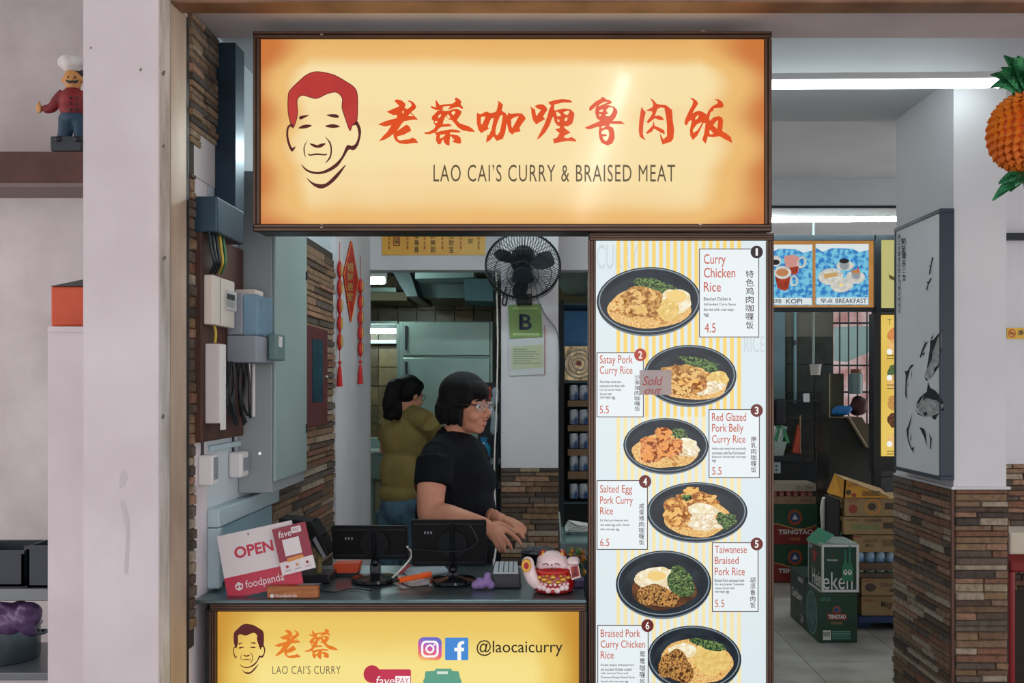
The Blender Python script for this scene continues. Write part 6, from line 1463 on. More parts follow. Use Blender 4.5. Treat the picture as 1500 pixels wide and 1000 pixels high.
for i in range(10):
    a = 2 * math.pi * i / 10
    leaf((lcx + .02 * math.cos(a), Yl + .02 * math.sin(a), top_z + .02), (lcx + .09 * math.cos(a), Yl + .09 * math.sin(a), top_z + .11 + .02 * (i % 2)), .016, .02)
bot = lcz - RZ
for i in range(12):
    a = 2 * math.pi * i / 12 + .1
    leaf((lcx + .025 * math.cos(a), Yl + .025 * math.sin(a), bot - .02), (lcx + .115 * math.cos(a), Yl + .115 * math.sin(a), bot - .045 - .022 * (i % 3)), .017, .012)
MB().cyl((lcx, Yl, bot + .01), (lcx, Yl, bot - .07), .03, .02, n=12).build('lower_stem', mat('brown_paper', (96, 70, 34), .7), pn)
MB().cyl((lcx, Yl, top_z - .01), (lcx, Yl, top_z + .05), .05, .02, n=14).build('upper_stem', mat('brown_paper', (96, 70, 34)), pn)
MB().tube([V((lcx, Yl, top_z + .03)), V((lcx, Yl, 3.0))], .002, 5).build('string', m_dark, pn)
for i in range(3): MB().tube([V((lcx - .012 + .01 * i, Yl, bot - .06)), V((lcx - .014 + .012 * i, Yl, bot - .12)), V((lcx - .012 + .01 * i, Yl, bot - .19))], [.006, .009, .004], 8, 3).build('tassel', mat('dark_green_tassel', (30, 52, 46), .5), pn, smooth='all')
# ------------------------------------------------------------------ coffee stall sign board
Yo = 6.8
kb = thing('coffee_sign_board', 'tan signboard in a dark frame with coffee and breakfast photo posters', 'sign', P(1200, 455, Yo))
box('backing', P(1040, 451, Yo), P(1283, 351, Yo) + V((0, .03, 0)), lit('board_tan', (196, 142, 74), .8, c2=(186, 132, 68), scale=5), kb)
for y0, y1 in ((344, 352), (450, 456)): box('rail', P(1040, y1, Yo - .02), P(1283, y0, Yo - .02) + V((0, .06, 0)), m_dark, kb)
box('post', P(1281, 1010, Yo - .02), P(1291, 344, Yo - .02) + V((0, .06, 0)), m_dark, kb)
lo_ = lambda k: front(Yo - .002 - .0012 * k)
m_blue = lit('poster_blue', (120, 200, 228), .9, c2=(44, 124, 196), scale=26, lo=.45, hi=.58); m_pw = lit('poster_white', (226, 234, 236), .9); m_pi = lit('poster_print_ink', (60, 66, 74), .9)
m_cup, m_tea, m_mug, m_cof = lit('cup_white', (228, 224, 214), .85, c2=(196, 196, 188), scale=30), lit('tea_red', (176, 62, 30), .85, c2=(140, 40, 24), scale=20), lit('tea_pink', (214, 150, 140), .85), lit('coffee_black', (36, 30, 34), .8)
def poster(x0, y0, x1, y1, words):
    p = box('poster', P(x0, y1, Yo - .006), P(x1, y0, Yo - .006) + V((0, .006, 0)), m_blue, kb)
    flat('caption_band', [rect(x0 + 1, y1 - 11, x1 - 1, y1 - 1)], lo_(4), m_pw, p)
    flat('poster_sky', [[(x0, y0), (x1, y0), (x1, y0 + 9), (x1 - 14, y0 + 12), (x1 - 24, y0 + 7), (x0 + 24, y0 + 6), (x0 + 10, y0 + 12), (x0, y0 + 5)]], lo_(4), m_pw, p)
    for w, a, b in words: text(w, a, y1 - 9.5, b, y1 - 2.5, lo_(5), m_pi, p, .012)
    return p
p1 = poster(1118, 358, 1190, 447, [('咖啡', 1128, 1145), ('KOPI', 1151.5, 1175)])
flat('mug_print', [[(1148, 377), (1152, 374), (1164, 373), (1171, 377), (1170, 397), (1166, 402), (1153, 400)]], lo_(5), m_mug, p1); flat('mug_tea', [[(1154, 392), (1170, 390), (1168, 401), (1157, 402)]], lo_(6), m_tea, p1)
flat('mug_handle', [ell(1174, 384, 7, 9, 20, .4), ell(1174, 384, 4, 6, 20, .4)[::-1]], lo_(5), m_cup, p1)
flat('glass_print', [[(1135, 404), (1158, 404), (1155, 423), (1149, 426), (1139, 422)]], lo_(7), m_tea, p1); flat('glass_rim', [ell(1146.5, 399, 12.5, 9.5)], lo_(7.5), m_cup, p1); flat('glass_drink', [ell(1146, 399, 9, 5.5)], lo_(8), lit('milk_tea', (198, 132, 84), .85), p1)
flat('glass_handle', [ell(1163, 411, 6, 8, 20), ell(1163, 411, 3.6, 5.6, 20)[::-1]], lo_(7), m_cup, p1); flat('cup_print', [ell(1136, 382, 8, 8)], lo_(5), m_cup, p1); flat('cup_coffee', [ell(1136, 384, 6, 4)], lo_(6), m_cof, p1)
p2_ = poster(1195, 357, 1272.5, 446.5, [('早点', 1202, 1220), ('BREAKFAST', 1224, 1269.5)])
for c_, a in ((m_cup, ell(1217, 405, 18.5, 12, 30, -.1)), (m_cup, ell(1233, 417.5, 16.5, 10.5, 30, -.1)), (m_cup, ell(1238, 389, 13, 7)), (m_cup, ell(1253, 406, 14, 9.5, 30))): flat('plate_print', [a], lo_(5), c_, p2_)
flat('toast_print', [[(1206, 401), (1226, 399), (1228, 404), (1208, 408)]], lo_(6), lit('toast', (206, 166, 104), .85), p2_); flat('egg_print', [ell(1232, 417, 3, 2)], lo_(6), lit('egg_yolk', (240, 206, 128)), p2_)
flat('cup_print', [[(1229, 382), (1244, 382), (1243, 393), (1237, 396), (1231, 393)]], lo_(6), lit('cup_grey', (150, 158, 160), .85), p2_); flat('cup_coffee', [ell(1236.5, 382, 7, 3.6)], lo_(7), m_cof, p2_)
flat('cup_print', [[(1247, 398), (1260, 397), (1260, 406), (1255, 409), (1249, 407)]], lo_(6), lit('cup_grey', (150, 158, 160)), p2_); flat('cup_tea', [ell(1253.5, 397.5, 6.5, 3)], lo_(7), lit('milk_tea', (198, 132, 84)), p2_); flat('spoon', [[(1256.5, 391), (1258.5, 391), (1257, 397), (1255.5, 397)]], lo_(8), lit('spoon_red', (206, 50, 50), .8), p2_)
# yellow panel with a horn and yellow menu light box
yp = thing('yellow_sign_panel', 'pale yellow lit panel with a curved horn emblem beside the breakfast poster', 'sign', P(1305, 452, Yo)); box('panel', P(1291, 451, Yo), P(1400, 351, Yo) + V((0, .03, 0)), lit('panel_yellow', (206, 200, 128), .8), yp)
flat('horn_emblem', [[(1300, 394), (1302, 402), (1309, 405), (1316, 403), (1322, 396), (1318, 408), (1310, 411), (1303, 408)]], lo_(1), lit('horn_brown', (96, 84, 40), .8), yp)
for y0, y1 in ((344, 351), (451, 457)): box('rail', P(1291, y1, Yo - .01), P(1400, y0, Yo - .01) + V((0, .05, 0)), m_dark, yp)
ym = thing('yellow_menu_box', 'yellow lit menu board in a black frame half hidden by the fish painting', 'menu board', P(1330, 690, Yo - .2))
Yy = 6.6
box('housing', P(1280, 690, Yy + .02), P(1420, 459, Yy + .02) + V((0, .1, 0)), m_black, ym)
box('stand', (P(1284, 0, Yy).x, Yy + .03, 0), (P(1292, 0, Yy).x, Yy + .11, P(0, 690.5, Yy).z), m_black, ym)
box('stand', (P(1405, 0, Yy).x, Yy + .03, 0), (P(1413, 0, Yy).x, Yy + .11, P(0, 690.5, Yy).z), m_black, ym)
box('panel', P(1292, 668, Yy), P(1410, 461, Yy) + V((0, .02, 0)), lit('menu_yellow', (232, 200, 98), .95, c2=(226, 190, 86), scale=3), ym)
for i, (y, c) in enumerate(((491, 'fried'), (508, 'curry'), (545, 'green'), (560, 'curry'), (590, 'chick'), (615, 'brown'), (645, 'curry'))): flat('dish_print', [ell(1309, y, 9, 11, 20, 0, .06, i)], front(Yy - .002), mk[c], ym)
for y in (515, 553, 650): flat('price_disc', [ell(1303, y, 4.2, 4.2, 18)], front(Yy - .004), lit('number_white', (240, 240, 236)), ym)
text('T', 1300, 467, 1306, 476, front(Yy - .003), lit('menu_brown', (130, 110, 50)), ym)
mb = MB()
for y in (520, 524, 563, 568, 660, 664): mb.shape([rect(1299, y, 1316, y + 1.5)], front(Yy - .003))
mb.build('small_print', lit('menu_brown', (130, 110, 50)), ym)
# ------------------------------------------------------------------ dark tiled wall, stair, window
m_dt = mat('dark_tile', (44, 46, 44), .25, rand=[(48, 52, 50), (42, 46, 46), (54, 56, 50), (44, 50, 52)], scale=9)
Yd = 8.2
dw = struct(box('wall_right_dark', (.80, Yd + .02, 0), (3.6, Yd + .1, P(0, 456, Yd).z), mat('dark_grout', (74, 74, 66), .8)))
dtm = None
for i in range(10):
    for j in range(8):
        x0, z0 = 1.0 + i * .25 - .05, .05 + j * .25
        if i >= 7 and z0 > 1.28: continue
        if dtm is None: o = MB().box((0, 0, 0), (.244, .02, .244)).build('tile', m_dt, dw, bevel=.002, seg=1); dtm = o.data
        else: o = bpy.data.objects.new('tile', dtm); COL.objects.link(o)
        put(o, V((x0 + .125, Yd + .012, z0)), dw)
wdw = thing('window_grille', 'barred window with a dull stair flight outside in the far wall', 'window', P(1252, 610, Yd))
box('glass', P(1221, 620, Yd - .01), P(1283, 456, Yd - .01) + V((0, .008, 0)), lit('window_daylight', (206, 186, 186), .8, c2=(170, 120, 116), scale=5), wdw)
MB().prism([P(1222, 479, Yd - .02), P(1282, 477, Yd - .02), P(1282, 512, Yd - .02), P(1240, 530, Yd - .02), P(1222, 528, Yd - .02)], (0, .008, 0)).build('stair_underside', mat('stair_teal', (150, 178, 178), .7), wdw)
for x in (1230, 1243, 1256, 1270): MB().cyl(P(x, 620, Yd - .04), P(x, 456, Yd - .04), .007, n=6).build('bar', m_dark, wdw)
for y in (473, 535, 574): MB().cyl(P(1221, y, Yd - .035), P(1283, y, Yd - .035), .009, n=6).build('cross_bar', m_dark, wdw)
Yt = 7.3
st = thing('tiled_ledge', 'dark tiled block with a sloping pale edged ledge below the window', 'ledge', V((P(1250, 0, Yt).x, Yt + .2, 0)))
MB().prism([P(1214, 905, Yt), P(1214, 611, Yt), P(1243, 611, Yt), P(1269, 652, Yt), P(1284, 652, Yt), P(1284, 905, Yt)], (0, .3, 0)).build('block', mat('tile_block', (46, 48, 46), .3), st)
MB().prism([P(1243, 611, Yt - .01), P(1263, 611, Yt - .01), P(1286, 652, Yt - .01), P(1269, 655, Yt - .01)], (0, .3, 0)).build('slope_tiles', mat('ledge_tile', (104, 96, 78), .35), st)
MB().tube([P(1243, 611, Yt - .015), P(1269, 654, Yt - .015), P(1286, 654, Yt - .015)], .012, 6).build('pale_edge', mat('edge_trim', (140, 124, 98), .5), st)
box('tile_column', P(1214, 611, Yt + .12), P(1236, 547, Yt + .12) + V((0, .16, 0)), mat('column_tile', (76, 78, 66), .3, c2=(64, 66, 56), scale=5), st)
MB().tube([P(1215, 547, Yt - .005), P(1215, 611, Yt - .005), P(1245, 611, Yt - .005)], .006, 5).build('pale_edge', mat('edge_trim', (140, 124, 98)), st)
mb = MB(); rnd = random.Random(8)
for i in range(9): mb.ball(P(1225 + i * 2.0, 603 - (i % 3) * 2.0, Yt + .06), (.04, .05, .03))
bcl = thing('blue_cloth', 'crumpled bright blue cloth on the tiled ledge', 'cloth', P(1238, 611, Yt + .05)); remesh(mb, 'cloth_body', mat('blue_rag', (30, 116, 186), .6, bump=.5), bcl, .01, 4)
jr = thing('glass_jar', 'jar with a brown lid standing at the barred window', 'jar', P(1254, 580, Yt + .2))
MB().lathe([(0, 0), (.05, 0), (.052, .16), (.04, .17), (0, .17)], P(1254, 577, Yt + .1), 18).build('jar_body', mat('jar_teal', (110, 140, 140), .2), jr, smooth=True); MB().lathe([(0, .17), (.042, .17), (.042, .2), (0, .2)], P(1254, 577, Yt + .1), 18).build('lid', mat('jar_lid', (120, 70, 50), .5), jr)
mb = MB()
for p_, r in (((1255, 598), .062), ((1259, 597), .062), ((1257, 588), .05), ((1262, 590), .045)): mb.ball(P(*p_, Yt + .14), (r, .07, r))
dbg = thing('dark_bag', 'dark maroon bag slumped on the tiled ledge below the barred window', 'bag', P(1257, 611, Yt + .14)); remesh(mb, 'bag_body', mat('maroon_bag', (66, 30, 34), .6), dbg, .012, 4)
pp = thing('grey_pipe', 'thin teal grey pipe running down the dark tiled wall', 'pipe', P(1164, 590, Yd - .035)); MB().cyl(P(1164.5, 590, Yd - .035), P(1164.5, 455, Yd - .035), .014, n=10).build('pipe_run', mat('pipe_teal', (84, 116, 124), .5), pp, smooth=True); MB().cyl(P(1164.5, 505, Yd - .035), P(1164.5, 498, Yd - .035), .022, n=10).build('coupling', m_dark, pp)
wbk = thing('hanging_bucket', 'small white bucket hanging on a pale rod in front of the dark wall', 'bucket', P(1194, 549, 7.3)); MB().cyl(P(1191.5, 534, 7.3), V((P(1191.5, 452, 7.3).x, 7.3, 3.0)), .010, n=8).build('rod', mat('rod_pale', (150, 176, 178), .4), wbk, smooth=True)
MB().lathe([(0, 0), (.036, 0), (.046, .08), (.050, .085), (.044, .085), (.034, .008), (0, .008)], P(1194.5, 549, 7.3), 20).build('pail', mat('pail_white', (196, 200, 196), .4), wbk, smooth=True)
th = thing('towel_rail', 'white towel and dark cloth hanging beside the pipe on the dark wall', 'rail', P(1165, 586, Yd - .06)); MB().cyl(P(1134, 587, Yd - .07), P(1200, 587, Yd - .07), .008, n=8).build('rail_bar', m_dark, th)
box('towel', P(1177, 589, Yd - .09), P(1186, 576, Yd - .09) + V((0, .03, 0)), mat('towel_white', (190, 200, 204), .8), th, .004); box('dark_cloth', P(1137, 622, Yd - .09), P(1152, 584, Yd - .09) + V((0, .04, 0)), mat('dark_cloth', (30, 34, 42), .8), th, .01); box('wall_panel', P(1130, 590, Yd - .03), P(1150, 456, Yd - .03) + V((0, .02, 0)), mat('teal_panel', (70, 96, 104), .6, c2=(56, 80, 88), scale=4), th)
# shelf ledge with plastic tub and dustpan
lg = thing('dark_bench', 'dark bench ledge holding the plastic tub and orange dustpan', 'bench', V((P(1150, 0, 7.8).x, 7.9, 0)))
box('ledge', P(1100, 676, 7.8), P(1176, 668, 7.8) + V((0, .28, 0)), mat('bench_dark', (34, 44, 48), .5), lg); box('front', P(1100, 730, 7.82), P(1196, 676, 7.82) + V((0, .24, 0)), mat('bench_front', (28, 34, 38), .6), lg)
zl = P(0, 668, 7.8).z
ptb = thing('plastic_tub', 'white plastic tub filled with green and white packets on the bench', 'tub', V((P(1143, 0, 7.85).x, 7.7, zl)))
x0, x1 = P(1120, 0, 7.85).x, P(1151, 0, 7.85).x
MB().prism([V((x0, 7.85, zl + .001)), V((x1 - .02, 7.85, zl + .001)), V((x1 + .01, 7.85, zl + .12)), V((x0, 7.85, zl + .12))], (0, .14, 0)).build('tub_body', mat('tub_white', (160, 178, 174), .4), ptb)
rnd = random.Random(5)
for i in range(7): MB().obox(V((x0 + .05 + i * .022, 7.90, zl + .17 + .02 * (i % 2))), (.03, .06, .13), (.1, rnd.uniform(-.4, .4), .2)).build('packet', mat('packet_%d' % (i % 3), ((60, 140, 96), (206, 212, 212), (150, 180, 184))[i % 3], .5), ptb)
dp = thing('orange_dustpan', 'orange red dustpan leaning upright on the dark bench', 'dustpan', V((P(1167, 0, 7.9).x, 7.9, zl)))
MB().prism([P(1161, 662, 7.9), P(1170, 664, 7.9), P(1173, 640, 7.9), P(1170, 622, 7.9), P(1164, 650, 7.9)], (0, .05, 0)).build('scoop', mat('orange_plastic', (176, 70, 48), .5), dp); MB().tube([P(1172, 664, 7.92), P(1172, 608, 7.92)], .008, 6).build('handle', mat('wood_handle', (120, 90, 60), .6), dp)
so = thing('wall_socket', 'pale double wall socket under the dark bench', 'socket', P(1138, 692, 7.8)); box('plate', P(1132, 693, 7.8), P(1143.5, 677, 7.8) + V((0, .015, 0)), mat('socket_white', (170, 190, 194), .5), so); 
for y in (681, 687): box('socket_hole', P(1136, y + 2, 7.797), P(1139, y, 7.797) + V((0, .004, 0)), m_black, so)
# ------------------------------------------------------------------ beer cartons
m_tg = mat('carton_green', (24, 74, 52), .5, c2=(18, 60, 44), scale=6); m_red2 = mat('carton_red', (124, 36, 28), .5, c2=(108, 28, 24), scale=6); m_wp = mat('carton_white', (206, 208, 204), .5); m_gd = mat('carton_gold', (176, 134, 70), .5); m_bl = mat('carton_blue', (30, 66, 110), .5); m_or2 = mat('carton_copper', (150, 70, 36), .5)
Yb_ = 7.5
def beer(label, yt, yb_, zb_):
    t = thing('beer_carton', label, 'carton', V((P(1155, 0, Yb_).x, Yb_ + .13, zb_)), 'green and red beer cartons')
    a, b = P(1112, yb_, Yb_), P(1196, yt, Yb_); a.z = zb_ + .0008
    box('carton', a, b + V((0, .27, 0)), m_tg, t, .003)
    h = yb_ - yt; f = lambda k: front(Yb_ - .001 - .0008 * k)
    flat('red_band', [[(1112.5, yt + h * .56)] + [(1112.5 + i * 8.3, yt + h * (.56 - .07 * math.sin(i * .62 + .3))) for i in range(11)] + [(1195.5, yb_ - .5), (1112.5, yb_ - .5)]], f(0), m_red2, t)
    flat('gold_line', [[(1112.5 + i * 8.3, yt + h * (.56 - .07 * math.sin(i * .62 + .3))) for i in range(11)] + [(1112.5 + i * 8.3, yt + h * (.53 - .07 * math.sin(i * .62 + .3))) for i in range(10, -1, -1)]], f(1), m_gd, t)
    flat('emblem_ring', [ell(1164.5, yt + h * .33, 10.8, 11.5)], f(2), m_or2, t); flat('emblem_disc', [ell(1164.5, yt + h * .33, 7, 7.5)], f(3), m_bl, t); flat('emblem_mark', [[(1164.5, yt + h * .24), (1168.5, yt + h * .38), (1160.5, yt + h * .38)]], f(4), m_wp, t)
    text('TSINGTAO', 1140, yt + h * .625, 1191, yt + h * .745, f(4), m_wp, t, .03); text('啤酒', 1158, yt + h * .82, 1172, yt + h * .9, f(4), m_gd, t)
    return t
beer('lower green and red beer carton of the stack at the left', 798, 853, 0)
z2 = P(0, 798, Yb_).z
beer('upper green and red beer carton under the open can tray', 738, 797.5, z2)
z3 = P(0, 738, Yb_).z + .001
ctr = thing('can_tray', 'open pale cardboard tray of red cans on top of the beer cartons', 'tray', V((P(1160, 0, Yb_).x, Yb_ + .13, z3)))
hh_ = lambda y: P(0, y, Yb_).z
box('lower_tray', (P(1112, 0, Yb_).x, Yb_, z3), (P(1195, 0, Yb_).x, Yb_ + .26, hh_(727)), m_tr, ctr); box('upper_tray', (P(1112, 0, Yb_).x, Yb_, hh_(719)), (P(1195, 0, Yb_).x, Yb_ + .26, hh_(708)), mat('pale_card', (170, 160, 146), .8), ctr)
text('24 x 330ml', 1166, 711, 1192, 717, front(Yb_ - .002), mat('carton_ink', (50, 54, 70), .6), ctr)
flat('tray_label', [rect(1172, 729, 1190, 735)], front(Yb_ - .002), mat('card_shade', (120, 100, 78), .8), ctr)
for i in range(6):
    cn_ = thing('soda_can', 'red soda can, %s from the left, between the pale cardboard trays' % ('first', 'second', 'third', 'fourth', 'fifth', 'sixth')[i], 'can', V((P(1136 + i * 10.5, 0, Yb_ + .04).x, Yb_ + .05, hh_(727))), 'red cans in the open tray')
    MB().cyl((P(1136 + i * 10.5, 0, Yb_).x, Yb_ + .05, hh_(727) + .001), (P(1136 + i * 10.5, 0, Yb_).x, Yb_ + .05, hh_(719) - .001), .026, n=14).build('shell', mat('can_red', (150, 60, 60), .3, metal=.3, c2=(190, 150, 140), scale=30), cn_, smooth=True)
# front green carton and bottle carton
Y1 = 5.75
def card_side(name, loops, X, m, parent): return MB().shape(loops, side(X)).build(name, m, parent)
g1 = thing('beer_carton', 'dark green beer carton with a red label standing in front on the floor', 'carton', V((P(1227, 0, Y1).x, Y1 + .13, 0)), 'green beer cartons on the floor')
a, b = P(1199.5, 942, Y1), P(1256, 868.5, Y1); X1 = a.x; a.z = .0035
box('carton', a, b + V((0, .29, 0)), mat('carton_deep_green', (22, 62, 46), .45, c2=(18, 52, 40), scale=5), g1, .004)
fk = lambda k: front(Y1 - .001 - .0006 * k)
flat('brand_label', [rect(1211.5, 898, 1240.5, 908)], fk(0), m_red2, g1); text('TSINGTAO', 1213, 899.8, 1239, 906, fk(1), m_wp, g1, .03); flat('emblem_mark', [ell(1225.5, 893, 6, 6)], fk(0), m_or2, g1); flat('emblem_disc', [ell(1225.5, 893, 3.6, 3.8)], fk(1), m_bl, g1)
text('青岛啤酒', 1217, 910.5, 1234, 914.5, fk(1), m_gd, g1); text('5.0% alc', 1200.8 + 1, 875, 1216, 880, fk(1), mat('carton_teal', (90, 150, 130), .5), g1)
bcd = flat('barcode_patch', [rect(1205.5, 923, 1217, 937)], fk(0), m_wp, g1); mb = MB()
for i in range(7): mb.shape([rect(1206.5 + i * 1.4, 925, 1207.2 + i * 1.4, 932)], fk(1))
mb.build('barcode_bars', m_black, bcd)
mb = MB()
for i in range(5): mb.shape([rect(1219, 924 + i * 2.6, 1246, 925.2 + i * 2.6)], fk(0))
mb.build('small_print', mat('carton_teal', (90, 150, 130)), g1)
def plane(X, Ya, Yb, zt_, zb_): return lambda u, v: V((X, Ya + (Yb - Ya) * u, zt_ + (zb_ - zt_) * v))
sp1 = plane(X1 - .001, Y1 + .29, Y1, b.z, a.z)
flat('oval_print', [ell(.5, .5, .34, .40, 30)], sp1, mat('carton_photo', (70, 110, 120), .5, c2=(30, 70, 66), scale=22), g1); flat('oval_ring', [ell(.5, .5, .40, .45, 30), ell(.5, .5, .35, .41, 30)[::-1]], plane(X1 - .0015, Y1 + .29, Y1, b.z, a.z), mat('carton_teal', (90, 150, 130)), g1)
g2 = thing('beer_carton', 'almost black green beer carton behind the red labelled one', 'carton', V((X1 + .13, Y1 + .47, 0)), 'green beer cartons on the floor')
za = P(0, 846, 6.02).z
box('carton', (X1 + .001, Y1 + .297, .0035), (X1 + .165, Y1 + .66, za), mat('carton_black_green', (22, 50, 42), .45), g2, .004)
sp2 = plane(X1 - .0005, Y1 + .66, Y1 + .297, za, .0035)
text('Carlsberg', .12, .36, .82, .58, sp2, m_wp, g2, .02); text('BEER', .55, .08, .88, .16, sp2, m_wp, g2, .02); text('24', .7, .78, .86, .92, sp2, m_wp, g2)
hk = thing('bottle_carton', 'open topped green bottle carton with a red star stacked on the labelled carton', 'carton', V((P(1230, 0, Y1).x, Y1 + .15, P(0, 868, Y1).z)))
a, b = P(1204, 867.5, Y1), P(1258.5, 797, Y1); Xh = a.x; a.z = P(0, 868.5, Y1).z + .001
m_hg = mat('carton_bottle_green', (14, 60, 46), .4, c2=(10, 48, 38), scale=5)
box('carton', a, b + V((0, .29, 0)), m_hg, hk, .003)
flat('white_border', [rect(1204.3, 797.3, 1258.2, 867.2), rect(1207, 801, 1254.5, 863.5)[::-1]], fk(0), m_wp, hk)
text('eken', 1205.5, 838, 1249, 863, fk(1), m_wp, hk, .0)
MB().shape([[(1219.5 + 2.6 * math.sin(i * math.pi / 5) * (1 if i % 2 == 0 else .42), 813.5 - 2.9 * math.cos(i * math.pi / 5) * (1 if i % 2 == 0 else .42)) for i in range(10)]], fk(1)).build('small_star', m_red2, hk); text('Heineken', 1211.5, 818, 1227.5, 821.6, fk(1), m_wp, hk)
for dx in (0, 6.5): flat('bottle_print', [[(1237.3 + dx, 805 - dx), (1239.4 + dx, 805 - dx), (1239.8 + dx, 822), (1243.3 + dx, 831), (1243.3 + dx, 851), (1233.5 + dx, 851), (1233.5 + dx, 831), (1236.9 + dx, 822)]], fk(2 + dx / 8), mat('bottle_print_green', (40, 116, 86), .4), hk); flat('bottle_label', [ell(1238.4 + dx, 838, 3, 4, 20)], fk(3.5 + dx / 8), m_wp, hk); flat('label_star', [ell(1238.4 + dx, 837, 1.2, 1.5, 12)], fk(4.5 + dx / 8), m_hg, hk)
sX = Xh - .0012
Yfar = Y1 + .29; xfar = CX + Xh * F / Yfar
zq = lambda px, z: CY + (H - z) * (px - CX) / Xh          # image row of a height on that side
sp3 = plane(sX, Yfar, Y1, b.z, a.z)
MB().shape([[(.48 + .22 * math.sin(i * math.pi / 5) * (1 if i % 2 == 0 else .42), .30 - .22 * math.cos(i * math.pi / 5) * (1 if i % 2 == 0 else .42)) for i in range(10)]], sp3).build('star', mat('star_red', (168, 44, 36), .5), hk)
text('Hein', .30, .58, .96, .92, sp3, m_wp, hk, .02); text('BEER', .08, .12, .30, .2, sp3, m_wp, hk)
MB().box((Xh - .0015, Y1, a.z), (Xh - .0002, Y1 + .008, b.z)).box((Xh - .0015, Y1, b.z - .012), (Xh - .0002, Yfar, b.z)).box((Xh - .0015, Y1, a.z), (Xh - .0002, Yfar, a.z + .012)).box((Xh - .0015, Yfar - .008, a.z), (Xh - .0002, Yfar, b.z)).build('side_border', m_wp, hk)
fl_ = [P(1181, 790, Y1 + .20), P(1203, 800, Y1 + .02), P(1222, 784, Y1 + .02), P(1199, 773, Y1 + .20)]
MB().prism(fl_, (0, 0, .004)).build('flap', mat('flap_green', (26, 116, 90), .45), hk); fm = [p.lerp(sum(fl_, V()) / 4, .16) + V((0, 0, .0048)) for p in fl_]
MB().prism(fl_, (0, 0, -.003)).build('flap_edge', m_wp, hk)
MB().box((Xh + .004, Y1 + .004, b.z), (b.x - .004, Y1 + .28, b.z + .003)).build('inner_flap', mat('card_grey', (120, 136, 130), .7), hk)
# ------------------------------------------------------------------ pile of brown cartons
Y2 = 6.05
m_kb = mat('kraft_card', (150, 124, 84), .85, c2=(134, 110, 76), scale=8); m_ki = mat('kraft_ink', (66, 54, 44), .7); m_kr = mat('kraft_red', (140, 56, 44), .7); m_ko = mat('kraft_orange', (196, 128, 50), .7); m_kgn = mat('kraft_green', (70, 130, 80), .7)
pal = thing('blue_pallet', 'blue plastic pallet under the pile of brown cartons', 'pallet', V((P(1320, 0, Y2).x, Y2 + .2, 0)))
zp = P(0, 902, Y2).z
x0, x1 = P(1256, 0, Y2).x, P(1420, 0, Y2).x
box('deck', (x0, Y2 - .02, zp - .04), (x1, Y2 + .4, zp), mat('pallet_blue', (28, 52, 96), .5), pal)
for i in range(3): box('foot', (x0 + .02 + i * (x1 - x0 - .12) / 2, Y2 + .05, 0), (x0 + .10 + i * (x1 - x0 - .12) / 2, Y2 + .35, zp - .041), mat('pallet_blue', (28, 52, 96)), pal)
def kraft(label, xl_, y0, y1, marks, m=m_kb, depth=.36, z0=None):
    t = thing('brown_carton', label, 'carton', V((P(1310, 0, Y2).x, Y2 + .15, P(0, y1, Y2).z)), 'pile of brown cartons')
    a, b = P(xl_, y1 - .4, Y2), P(1405, y0 + .2, Y2)
    box('carton', a, b + V((0, depth, 0)), m, t, .003)
    f = front(Y2 - .001)
    for k, m_, *r in marks:
        if k == 'r': flat('print_patch', [rect(*r)], f, m_, t)
        elif k == 'o': flat('print_ring', [ell(r[0], r[1], r[2], r[3]), ell(r[0], r[1], r[2] * .82, r[3] * .82)[::-1]], f, m_, t)
        elif k == 'd': flat('print_disc', [ell(*r)], f, m_, t)
        elif k == 't': text(r[0], *r[1:], f, m_, t, .01)
    return t
kraft('lowest brown carton with script lettering on the blue pallet', 1262, 873, 902, [('t', m_ki, 'Magnolia', 1291, 880, 1322, 892), ('t', m_kr, 'F&N', 1265, 877, 1282, 881)])
kraft('brown carton with a black oval mark second from the pallet', 1262, 847, 872.5, [('d', m_ki, 1275, 860, 8, 6), ('t', m_ki, 'CARNATION', 1290, 854, 1320, 859), ('t', m_ki, 'MILK', 1304, 862, 1316, 867), ('t', m_kr, 'F&N', 1264, 849, 1280, 852)])
kraft('shallow dark tray holding the green topped cans', 1258, 839, 846.6, [], mat('tray_dark', (84, 70, 56), .8))
kraft('shallow brown tray under the blue and white cans', 1258, 824.5, 835, [], mat('tray_brown', (96, 74, 58), .8))
def canrow(y0, y1, n, label, m, gname):
    c0 = None
    for i in range(n):
        x = P(1262 + i * 15.5, 0, Y2).x; z0 = P(0, y1, Y2).z; h = (y1 - y0) * Y2 / F
        if c0 is None:
            c0 = thing('tin_can', '', 'can', V((x, Y2 + .05, z0)), gname)
            MB().lathe([(0, z0 + .001), (.030, z0 + .001), (.032, z0 + h * .2), (.032, z0 + h * .75), (.026, z0 + h - .001), (0, z0 + h - .001)], (x, Y2 + .05, 0), 18).build('shell', m, c0, smooth=True)
            MB().torus((x, Y2 + .05, z0 + h - .001), (0, 0, 1), .024, .002, 18, 5).build('rim', m_cantop, c0); xx0 = x; cc = c0
        else: cc = copy_tree(c0, (x - xx0, 0, 0))
        cc['label'] = label % ('first', 'second', 'third', 'fourth', 'fifth')[i]
canrow(809, 824.3, 5, 'blue and white tin can, %s from the left, in the brown carton pile', mat('tin_blue', (170, 196, 214), .3, metal=.2, c2=(70, 110, 160), scale=20), 'blue tins in the carton pile')
canrow(835.2, 838.8, 5, 'green topped can, %s from the left, in the dark tray of the pile', mat('tin_green', (60, 150, 96), .3, c2=(196, 206, 196), scale=60), 'green tins in the carton pile')
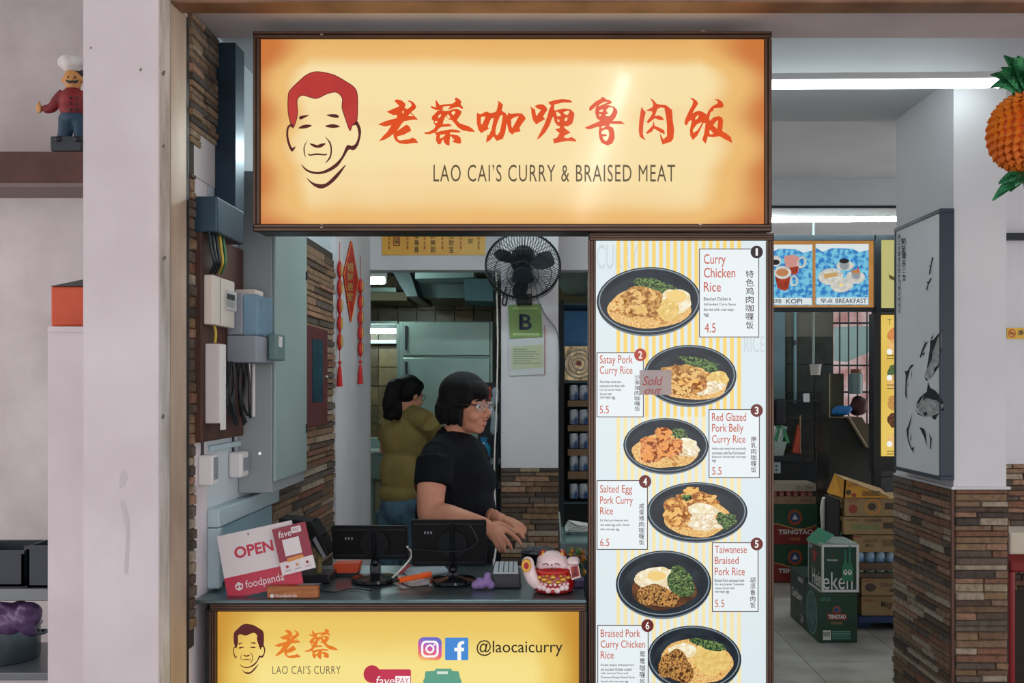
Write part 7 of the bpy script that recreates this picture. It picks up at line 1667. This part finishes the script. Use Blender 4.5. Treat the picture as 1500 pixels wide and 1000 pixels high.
kraft('plain brown carton resting on the blue and white cans', 1250, 783.5, 808.8, [('t', m_ki, 'CARNATION', 1264, 790, 1285, 794), ('t', m_ki, 'MILK', 1268, 796, 1280, 801), ('r', m_kr, 1246 + 5, 785, 1262, 787), ('r', mat('kraft_dark', (110, 90, 62), .8), 1292, 790, 1316, 800)])
kraft('brown carton with green lettering in the middle of the pile', 1236, 757, 783, [('t', m_kgn, 'EVAPORATED', 1248, 768, 1288, 775), ('r', m_ki, 1294, 765, 1316, 774), ('t', m_ki, 'F&N', 1240, 759.5, 1256, 763), ('t', m_ki, 'CREAMER', 1266, 760, 1292, 764)])
kraft('brown carton with an orange ring print near the top of the pile', 1238, 729.5, 756.5, [('t', m_kr, 'TEAPOT', 1241, 731, 1258, 735.5), ('d', m_kr, 1249.5, 745, 6.5, 6.5), ('o', m_ko, 1278.5, 742, 11.5, 11), ('d', m_ki, 1277.5, 742, 6, 5), ('r', m_ki, 1296, 736, 1318, 746)])
yc = thing('yellow_carton', 'open yellow carton lying tilted on top of the brown pile', 'carton', V((P(1270, 0, Y2).x, Y2 + .15, P(0, 729, Y2).z)))
MB().prism([P(1235, 728.8, Y2), P(1302, 728.8, Y2), P(1237, 703, Y2)], (0, .012, 0)).build('front_panel', mat('carton_yellow', (200, 144, 40), .6, c2=(184, 128, 34), scale=7), yc)
MB().prism([P(1211, 721, Y2 + .30), P(1235, 728.8, Y2), P(1237, 703, Y2), P(1222, 694, Y2 + .30)], (.012, 0, 0)).build('end_panel', mat('carton_yellow', (200, 144, 40)), yc)
MB().prism([P(1222, 694, Y2 + .30), P(1237, 703, Y2), P(1302, 728, Y2), P(1290, 716, Y2 + .30)], (0, 0, .006)).build('top_flap', m_kb, yc)
text('TEAPOT', 1241, 708, 1257, 713, front(Y2 - .002), m_kr, yc); text('1234', 1264, 717.5, 1284, 724, front(Y2 - .002), m_ki, yc) if False else text('CONDENSED', 1263, 719, 1290, 726, front(Y2 - .002), m_ki, yc, .02)
flat('print_disc', [ell(1243, 721, 4, 4)], front(Y2 - .002), m_ki, yc); flat('print_ring', [ell(1251, 725, 3.2, 3)], front(Y2 - .002), m_kr, yc)
ocr = thing('open_crate', 'open ended cartons lying on their side left of the brown pile', 'carton', V((P(1222, 0, Y2 + .1).x, Y2 + .2, P(0, 790, Y2).z)))
for y0, y1, c_ in ((731, 744, m_kb), (757, 784, m_kgn)):
    MB().prism([P(1213, y0 - 6, Y2 + .32), P(1232, y0, Y2 + .02), P(1232, y0 + 5, Y2 + .02), P(1213, y0 - 1, Y2 + .32)], (.005, 0, 0)).build('edge_strip', m_kb, ocr)
    MB().prism([P(1213, y1 - 9, Y2 + .32), P(1232, y1 - 5, Y2 + .02), P(1232, y1, Y2 + .02), P(1213, y1 - 4, Y2 + .32)], (.005, 0, 0)).build('edge_strip', c_, ocr)
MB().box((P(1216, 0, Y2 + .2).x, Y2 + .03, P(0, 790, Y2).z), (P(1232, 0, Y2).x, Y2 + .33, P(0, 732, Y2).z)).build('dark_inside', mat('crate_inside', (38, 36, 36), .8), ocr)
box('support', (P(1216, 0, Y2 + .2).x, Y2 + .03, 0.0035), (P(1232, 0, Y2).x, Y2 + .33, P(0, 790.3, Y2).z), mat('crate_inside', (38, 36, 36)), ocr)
wcur = thing('white_bag', 'white plastic strip hanging on the left of the carton pile', 'bag', P(1210, 780, Y2 + .3)); MB().tube([P(1207, 728, Y2 + .3), P(1205, 745, Y2 + .3), P(1206, 778, Y2 + .3)], [.01, .018, .012], 10, 4).build('strip', m_wp, wcur, smooth='all')
